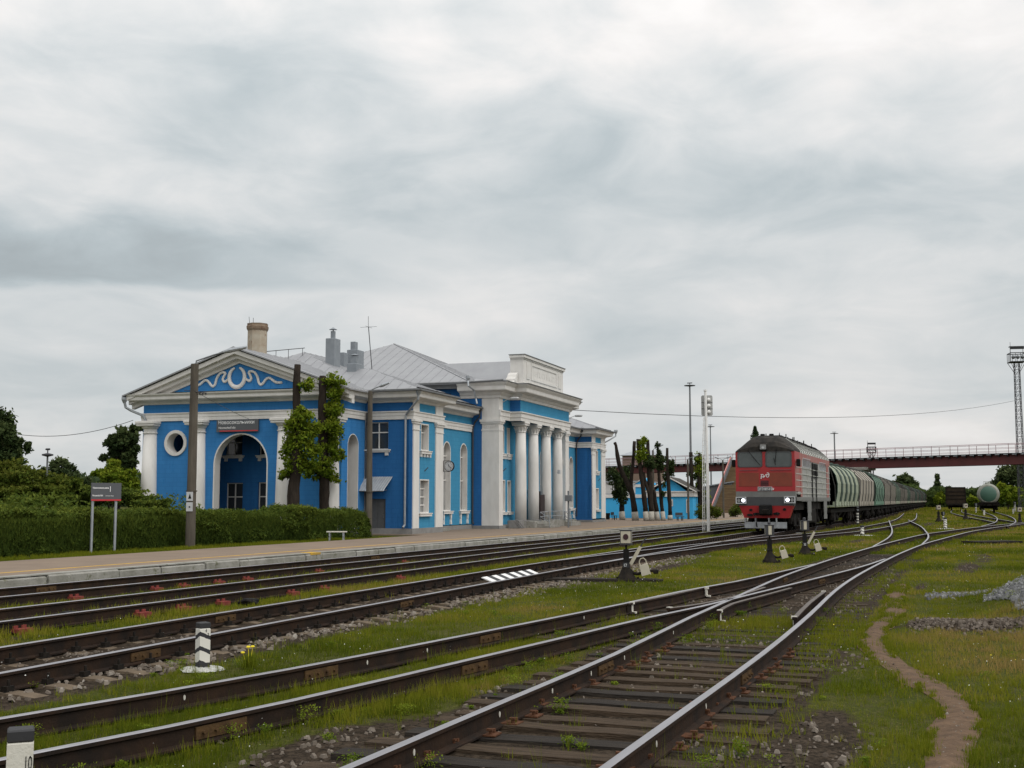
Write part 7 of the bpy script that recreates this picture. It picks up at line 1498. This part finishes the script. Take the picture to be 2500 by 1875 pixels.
# ------------------------------------------------------------------ stones
def stones(name, P_, size, mt, tint, flat=.6):
    n = len(P_); base = np.array([(-1, -1, -1), (1, -1, -1), (1, 1, -1), (-1, 1, -1), (-1, -1, 1), (1, -1, 1), (1, 1, 1), (-1, 1, 1)], float)*.5
    F_ = [(4, 5, 6, 7), (0, 1, 5, 4), (1, 2, 6, 5), (2, 3, 7, 6), (3, 0, 4, 7)]
    v = base[None]*(1+.55*(rng.random((n, 8, 3))-.5)); v[:, 4:, :2] *= .62; s = size*(.45+1.0*rng.random(n)**2)[:, None, None]; v = v*s*np.array([1.2, .9, flat])
    a = rng.uniform(0, 6.28, n); c, s_ = np.cos(a)[:, None], np.sin(a)[:, None]; ti = rng.normal(size=(n, 1))*.35
    x, y, z = v[..., 0].copy(), v[..., 1].copy(), v[..., 2].copy(); z, x = z+x*ti, x
    v[..., 0] = x*c-y*s_; v[..., 1] = x*s_+y*c; v[..., 2] = z; v += P_[:, None, :]
    V = np.stack([v[:, f, :] for f in F_], 1).reshape(-1, 3); o_ = fast_mesh(name, V, 4, mt, np.repeat(np.clip(tint, 0, 1), 5)); tag(o_, kind='stuff'); return o_
n = 26000; x = rng.uniform(-10.4, 1.2, n); y = 4+40*rng.random(n)**1.7
m_ = soil_mask(x, y); near = rng.random(n) < np.clip((m_-.42)*2.2, 0, 1)*np.where(fbm(x, y, .7, 21) > .56, .9, .06)
for px0, py0, rx, ry in ((-4.5, 8.0, .55, 1.2), (-1.2, 9.6, .4, 1.3), (-1.55, 14.6, .35, 1.2), (-3.0, 16.0, 1.0, .5), (-8.5, 26, .45, 5), (-4.3, 11, .3, 1.2)): near |= (np.hypot((x-px0)/rx, (y-py0)/ry) < 1) & (rng.random(n) < .7)
x, y = x[near], y[near]; z = gz(x, y)+.018; tint = .15+.6*rng.random(len(x))+.3*(fbm(x, y, 1.0, 4)-.5)
stones('ballast', np.stack([x, y, z-.006], 1), .036, 'stones', tint)
n = 1300; x = -9.2+.8*rng.random(n)+rng.normal(size=n)*.1; y = 6+34*rng.random(n); stones('ballast_main_track', np.stack([x, y, gz(x, y)+.02], 1), .05, 'stones', .3+.6*rng.random(n))
n = 22000; x = 1.35+rng.normal(size=n)*.7; y = 22.8+rng.normal(size=n)*2.2; k = np.hypot((x-1.55)/(1.35+.15*np.sin(y*2.3)), (y-22.8)/3.6) < 1; x, y = x[k], y[k]; stones('gravel_heap', np.stack([x, y, gz(x, y)+.02], 1), .075, 'stones_grey', .2+.7*rng.random(len(x)))
n = 320; yv = rng.uniform(5, 26, n); pl_ = np.array(path_line); od = np.argsort(np.abs(pl_[:, 1][None]-yv[:, None]), axis=1)[:, 0]; xb = pl_[od, 0]+rng.normal(size=n)*.09; stones('path_pebbles', np.stack([xb, yv, gz(xb, yv)+.026], 1), .016, 'stones', .2+.7*rng.random(n))
n = 1200; x = rng.uniform(-1.0, 1.9, n); y = 18.75+rng.normal(size=n)*.28-.25*(x > .3)*(x-.3); stones('rubble_ridge', np.stack([x, y, gz(x, y)+.015], 1), .045, 'stones', .05+.55*rng.random(n))
n = 260; x = rng.uniform(-1.0, .2, n); y = 25.2+rng.normal(size=n)*.35+.5*x; stones('gravel_patch', np.stack([x, y, gz(x, y)+.03], 1), .06, 'stones_grey', .2+.6*rng.random(n))

# ------------------------------------------------------------------ grass
allrails = [off(c1, -.76), off(c1, .76), off(c2, -.72), off(c2, .72), off(c3, -.75), off(c3, .75), L3b, R3b, L4, R4, L5, R5, LD, RD, LE, RE]
path_d = lambda x, y: seg_dist(x, y, path_line)
def grass_band(n, y0, y1, per, hgt, wid, spread, seed, pw=1.0, xl=-18.3, xr=4.0):
    """n tufts of `per` blades; density follows the bare-soil mask"""
    y = y0+(y1-y0)*rng.random(n)**pw
    lo = np.maximum(np.full(n, xl), -y*1.22-1.5); hi2 = np.minimum(xr+y*0, y*.06+1.4) if xr < 50 else y*.12+2.5
    x = lo+(hi2-lo)*rng.random(n); m_ = soil_mask(x, y)
    patch = fbm(x, y, 2.3, seed); fine = fbm(x, y, .42, seed+3)
    p_ = np.clip(1.18-m_*1.75, 0.0, 1)*(.30+1.25*fine)*(.55+.85*patch)*np.clip((fbm(x, y, 1.0, seed+9)-.25)/.14, .22, 1)
    k = (rng.random(n) < p_) & (path_d(x, y) > .115+.07*rng.random(n)+.03*np.sin(y*3.1+x)); k &= np.hypot(x+8.06, y-11.24) > .16+.14*rng.random(n)
    x, y, patch, fine, m_ = x[k], y[k], patch[k], fine[k], m_[k]
    n = len(x); X = np.repeat(x, per)+rng.normal(size=n*per)*spread; Y = np.repeat(y, per)+rng.normal(size=n*per)*spread
    hs = np.repeat(hgt*(.20+.85*fine+.75*patch**2+.9*np.clip(fbm(x, y, .6, seed+13)-.58, 0, 1)*3)*np.clip(1.25-.8*np.clip(m_, 0, 1), .4, 1.2)*(.6+.7*rng.random(n)), per)*(.5+.6*rng.random(n*per))
    tint = np.repeat(.14+.72*np.clip((fbm(x, y, 2.6, seed+5)-.28)/.44, 0, 1)+.40*(fine-.45)+.16*rng.random(n), per)+.16*(rng.random(n*per)-.5)+.45*(rng.random(n*per) < .035)
    return np.stack([X, Y, gz(X, Y)-.005], 1), hs, np.full(n*per, wid), tint
parts = [grass_band(36000, 4.2, 12, 10, .078, .0052, .030, 31), grass_band(40000, 12, 24, 8, .082, .0085, .045, 31), grass_band(30000, 24, 45, 7, .092, .016, .08, 31), grass_band(22000, 45, 80, 5, .11, .035, .15, 31), grass_band(18000, 80, 170, 4, .14, .08, .3, 31, xr=60), grass_band(14000, 165, 330, 4, .22, .16, .6, 31, xr=60)]
PG = [np.concatenate([p_[i] for p_ in parts]) for i in range(4)]
o = blades('grass', PG[0], PG[1], PG[2], PG[3]); tag(o, kind='stuff')
# lusher strips: between the rails, beside them, against the platform, at the foot of the hedge
Ps = []; 
def strip(xc, xw, y0, y1, n, hgt, wid, tn=.45, per=7, sp=.04):
    y = rng.uniform(y0, y1, n); xb = np.array([xc(q) for q in y]) if callable(xc) else np.full(n, xc); x = xb+rng.normal(size=n)*xw
    f = fbm(x*0+y, x, 1.2, 77); k = rng.random(n) < np.clip(f*2-.45, .05, 1); x, y, f = x[k], y[k], f[k]; n = len(x)
    X = np.repeat(x, per)+rng.normal(size=n*per)*sp; Y = np.repeat(y, per)+rng.normal(size=n*per)*sp
    Ps.append((np.stack([X, Y, gz(X, Y)], 1), np.repeat(hgt*(.4+f), per)*(.5+.7*rng.random(n*per)), np.full(n*per, wid), np.repeat(tn+.4*(f-.5)+.2*rng.random(n), per)+.12*rng.random(n*per)))
lx = lambda L_, d_: (lambda q: interp(L_, q)[0]+d_)
strip(lambda q: (interp(L4, q)[0]+interp(R4, q)[0])/2, .30, 4.6, 15.5, 2600, .13, .006); strip(lambda q: (interp(L4, q)[0]+interp(R4, q)[0])/2, .22, 15.5, 18.5, 500, .10, .008)
strip(lx(R4, .28), .13, 4.6, 12, 900, .15, .006, .5); strip(lx(L4, -.22), .10, 4.6, 20, 1100, .10, .008, .4)
strip(-18.28, .06, 8, 90, 1500, .15, .022, .35); strip(lx(c1, 1.5), .35, 9, 60, 3200, .13, .016, .5); strip(lx(c1, 0), .4, 9, 70, 2600, .12, .02, .45)
strip(lx(c2, 0), .38, 8, 70, 3200, .15, .016, .45); strip(lx(c2, 1.15), .25, 7, 60, 2600, .14, .014, .55); strip(lx(c2, 1.9), .3, 7, 40, 1500, .12, .012, .6)
strip(lambda q: -3.1, .55, 15.8, 19.2, 900, .11, .009, .5); strip(lambda q: -3.0, .7, 5, 15, 170, .09, .006, .5, 12, .03); strip(lx(R5, .42), .16, 7, 45, 1500, .12, .009, .42)
strip(lambda q: -23.9, .25, 10, 47, 3000, .08, .014, .35); strip(lambda q: -24.6, .4, 10, 44, 5200, .12, .016, .4); strip(lx(c3, 1.75), .18, 6, 24, 500, .11, .009, .5)
for sd_ in (-1, 1):                         # tufts leaning in over both edges of the footpath
    yv = rng.uniform(4.5, 28, 1500); k = np.minimum(((yv-4.5)/23.5*len(path_line)).astype(int), len(path_line)-1); pl_ = np.array(path_line); od = np.argsort(np.abs(pl_[:, 1][None]-yv[:, None]), axis=1)[:, 0]
    xb = pl_[od, 0]+sd_*(.135+.05*rng.random(1500)+.03*np.sin(yv*4+sd_))-.05*(rng.random(1500) < .10)*sd_; kk = fbm(xb, yv, .5, 91) > .46; xb, yv = xb[kk], yv[kk]; n = len(xb); per = 8
    X = np.repeat(xb, per)+rng.normal(size=n*per)*.016; Y = np.repeat(yv, per)+rng.normal(size=n*per)*.03
    Ps.append((np.stack([X, Y, gz(X, Y)+.01], 1), .02+.045*rng.random(n*per), np.full(n*per, .006)*(1+Y*.04), np.repeat(.3+.5*rng.random(n), per)))
n = 420; yv = rng.uniform(18.5, 28, n); pl_ = np.array(path_line); od = np.argsort(np.abs(pl_[:, 1][None]-yv[:, None]), axis=1)[:, 0]; xb = pl_[od, 0]+rng.normal(size=n)*.06; kk = fbm(xb, yv, .9, 95) > .47; xb, yv = xb[kk], yv[kk]; n = len(xb)
X = np.repeat(xb, 8)+rng.normal(size=n*8)*.03; Y = np.repeat(yv, 8)+rng.normal(size=n*8)*.05; Ps.append((np.stack([X, Y, gz(X, Y)+.01], 1), .04+.07*rng.random(n*8), np.full(n*8, .010), .3+.5*rng.random(n*8)))
PG = [np.concatenate([p_[i] for p_ in Ps]) for i in range(4)]
o = blades('tall_grass', PG[0], PG[1], PG[2], PG[3]); tag(o, kind='stuff')
# little white and yellow meadow flowers, and weeds with stalks
def dots(name, n, x0, x1, y0, y1, s, h, mt, thr=.5, fy=1.5):
    x = rng.uniform(x0, x1, n); y = y0+(y1-y0)*rng.random(n)**fy; k = (fbm(x, y, 1.1, 50) > thr) & (path_d(x, y) > .2) & (soil_mask(x, y) < .7); x, y = x[k], y[k]; n = len(x); s_ = s*(.5+rng.random(n))*(1+.07*y)
    P_ = np.stack([x, y, gz(x, y)+h*(.5+.8*rng.random(n))], 1); u, v = frames(n, 1.0); u *= s_[:, None]; v *= s_[:, None]
    V = np.stack([P_-u, P_-v, P_+u, P_+v], 1).reshape(-1, 3); o_ = fast_mesh(name, V, 4, mt); tag(o_, kind='stuff'); return o_
dots('white_flowers', 2600, -12.4, .9, 4.5, 30,   .0026, .10, 'flower_white', .52); dots('white_flowers_far', 900, -9.5, 1.0, 22, 60, .0028, .10, 'flower_white', .5)
dots('yellow_flowers', 420, -9.5, .9, 14, 60, .003, .10, 'flower_yellow', .55)
n = 130; x = -9.0+rng.normal(size=n)*.3; y = 8.1+rng.normal(size=n)*.55; P_ = np.stack([x, y, .10+.12*rng.random(n)], 1); u, v = frames(n, 1); V = np.stack([P_-u*.009, P_-v*.009, P_+u*.009, P_+v*.009], 1).reshape(-1, 3); tag(fast_mesh('white_flower_patch', V, 4, 'flower_white'), kind='stuff')
T = thing('yellow_flower_plant', 'small clump of yellow flowers just right of the striped limit post', 'plant', (-7.62, 11.5, .0))
P_ = np.zeros((160, 3)); P_[:, :2] = rng.normal(size=(160, 2))*.045; o = blades('leaves', P_, np.full(160, .17), np.full(160, .009), np.full(160, .35)+.2*rng.random(160)); o.parent = T
b_ = MB()
for x, y, z in ((-.02, 0, .22), (.03, .01, .225), (-.09, 0, .155)): b_.lathe([(.006, -.01), (.024, .0), (.018, .014)], (x, y, z), 8); b_.tube([(x*.3, 0, 0), (x, y, z)], .003, 4)
b_.build('flowers', 'flower_yellow', T)
# taller seeding weeds in the foreground
n = 620; x = rng.uniform(-8.6, .8, n); y = 5+17*rng.random(n)**1.5; k = (fbm(x, y, .9, 61) > .48) & (path_d(x, y) > .25); x, y = x[k], y[k]; n = len(x); per = 9
X = np.repeat(x, per)+rng.normal(size=n*per)*.02; Y = np.repeat(y, per)+rng.normal(size=n*per)*.02; o = blades('weeds', np.stack([X, Y, gz(X, Y)], 1), .13+.16*rng.random(n*per), np.full(n*per, .0045), .35+.35*rng.random(n*per), lean=.35); tag(o, kind='stuff')
# broad-leaved weeds in rosettes and small bushes beside the rails
P_, T_2 = [], []
for k in range(240):
    y = 5.2+18*rnd.random()**1.5; x = rnd.uniform(-8.9, .9)
    if k % 2: L_ = (L4, R4, R5, L5)[k % 4 if k % 4 < 4 else 0]; x = interp(L_, y)[0]+rnd.choice((-1, 1))*rnd.uniform(.12, .3)
    if float(path_d(np.array([x]), np.array([y]))[0]) < .18 or (-3.6 < x < -2.4 and y < 15 and rnd.random() < .7): continue
    r_ = rnd.uniform(.03, .10); h = r_*rnd.uniform(.7, 1.8); m_ = int(50+260*r_/.1*rnd.random()); q = rng.normal(size=(m_, 3))*np.array([r_*.5, r_*.5, 0]); q[:, 2] = h*rng.random(m_)**.7
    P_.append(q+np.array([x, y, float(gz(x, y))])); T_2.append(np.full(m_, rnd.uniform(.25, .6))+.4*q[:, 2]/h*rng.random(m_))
o = leaf_mesh('leafy_weeds', np.concatenate(P_), .011, 'leaf_bright', None, np.concatenate(T_2), .5, .8); tag(o, kind='stuff')
# old dark hatch and drain rod lying right of the nearest track
o_ = at(2437, 1327, 0); T = thing('concrete_slab', 'long dark half-buried slab in the grass at the right', 'slab', (o_.x, o_.y, 0), YAW+.35); b_ = MB(); b_.box(-1.2, 1.2, -.15, .9, -.1, .10); b_.build('slab', 'black_oil', T)
for i, (px, py) in enumerate(((172, 1508), (610, 1475))):
    o_ = at(px, py, 0); b_ = MB(); b_.bbox(-.13, .13, -.10, .10, -.02, .10, .03); b_.tube([(-.2, -.05, .02), (0, -.12, .08), (.2, -.05, .02)], .03, 6); o = b_.build('rail_brake_shoe', 'black'); o.location = (o_.x, o_.y, 0); tag(o, ('dark iron block lying in the grass at far left between two tracks', 'dark iron block in the grass left of the striped limit post top')[i], 'iron block')
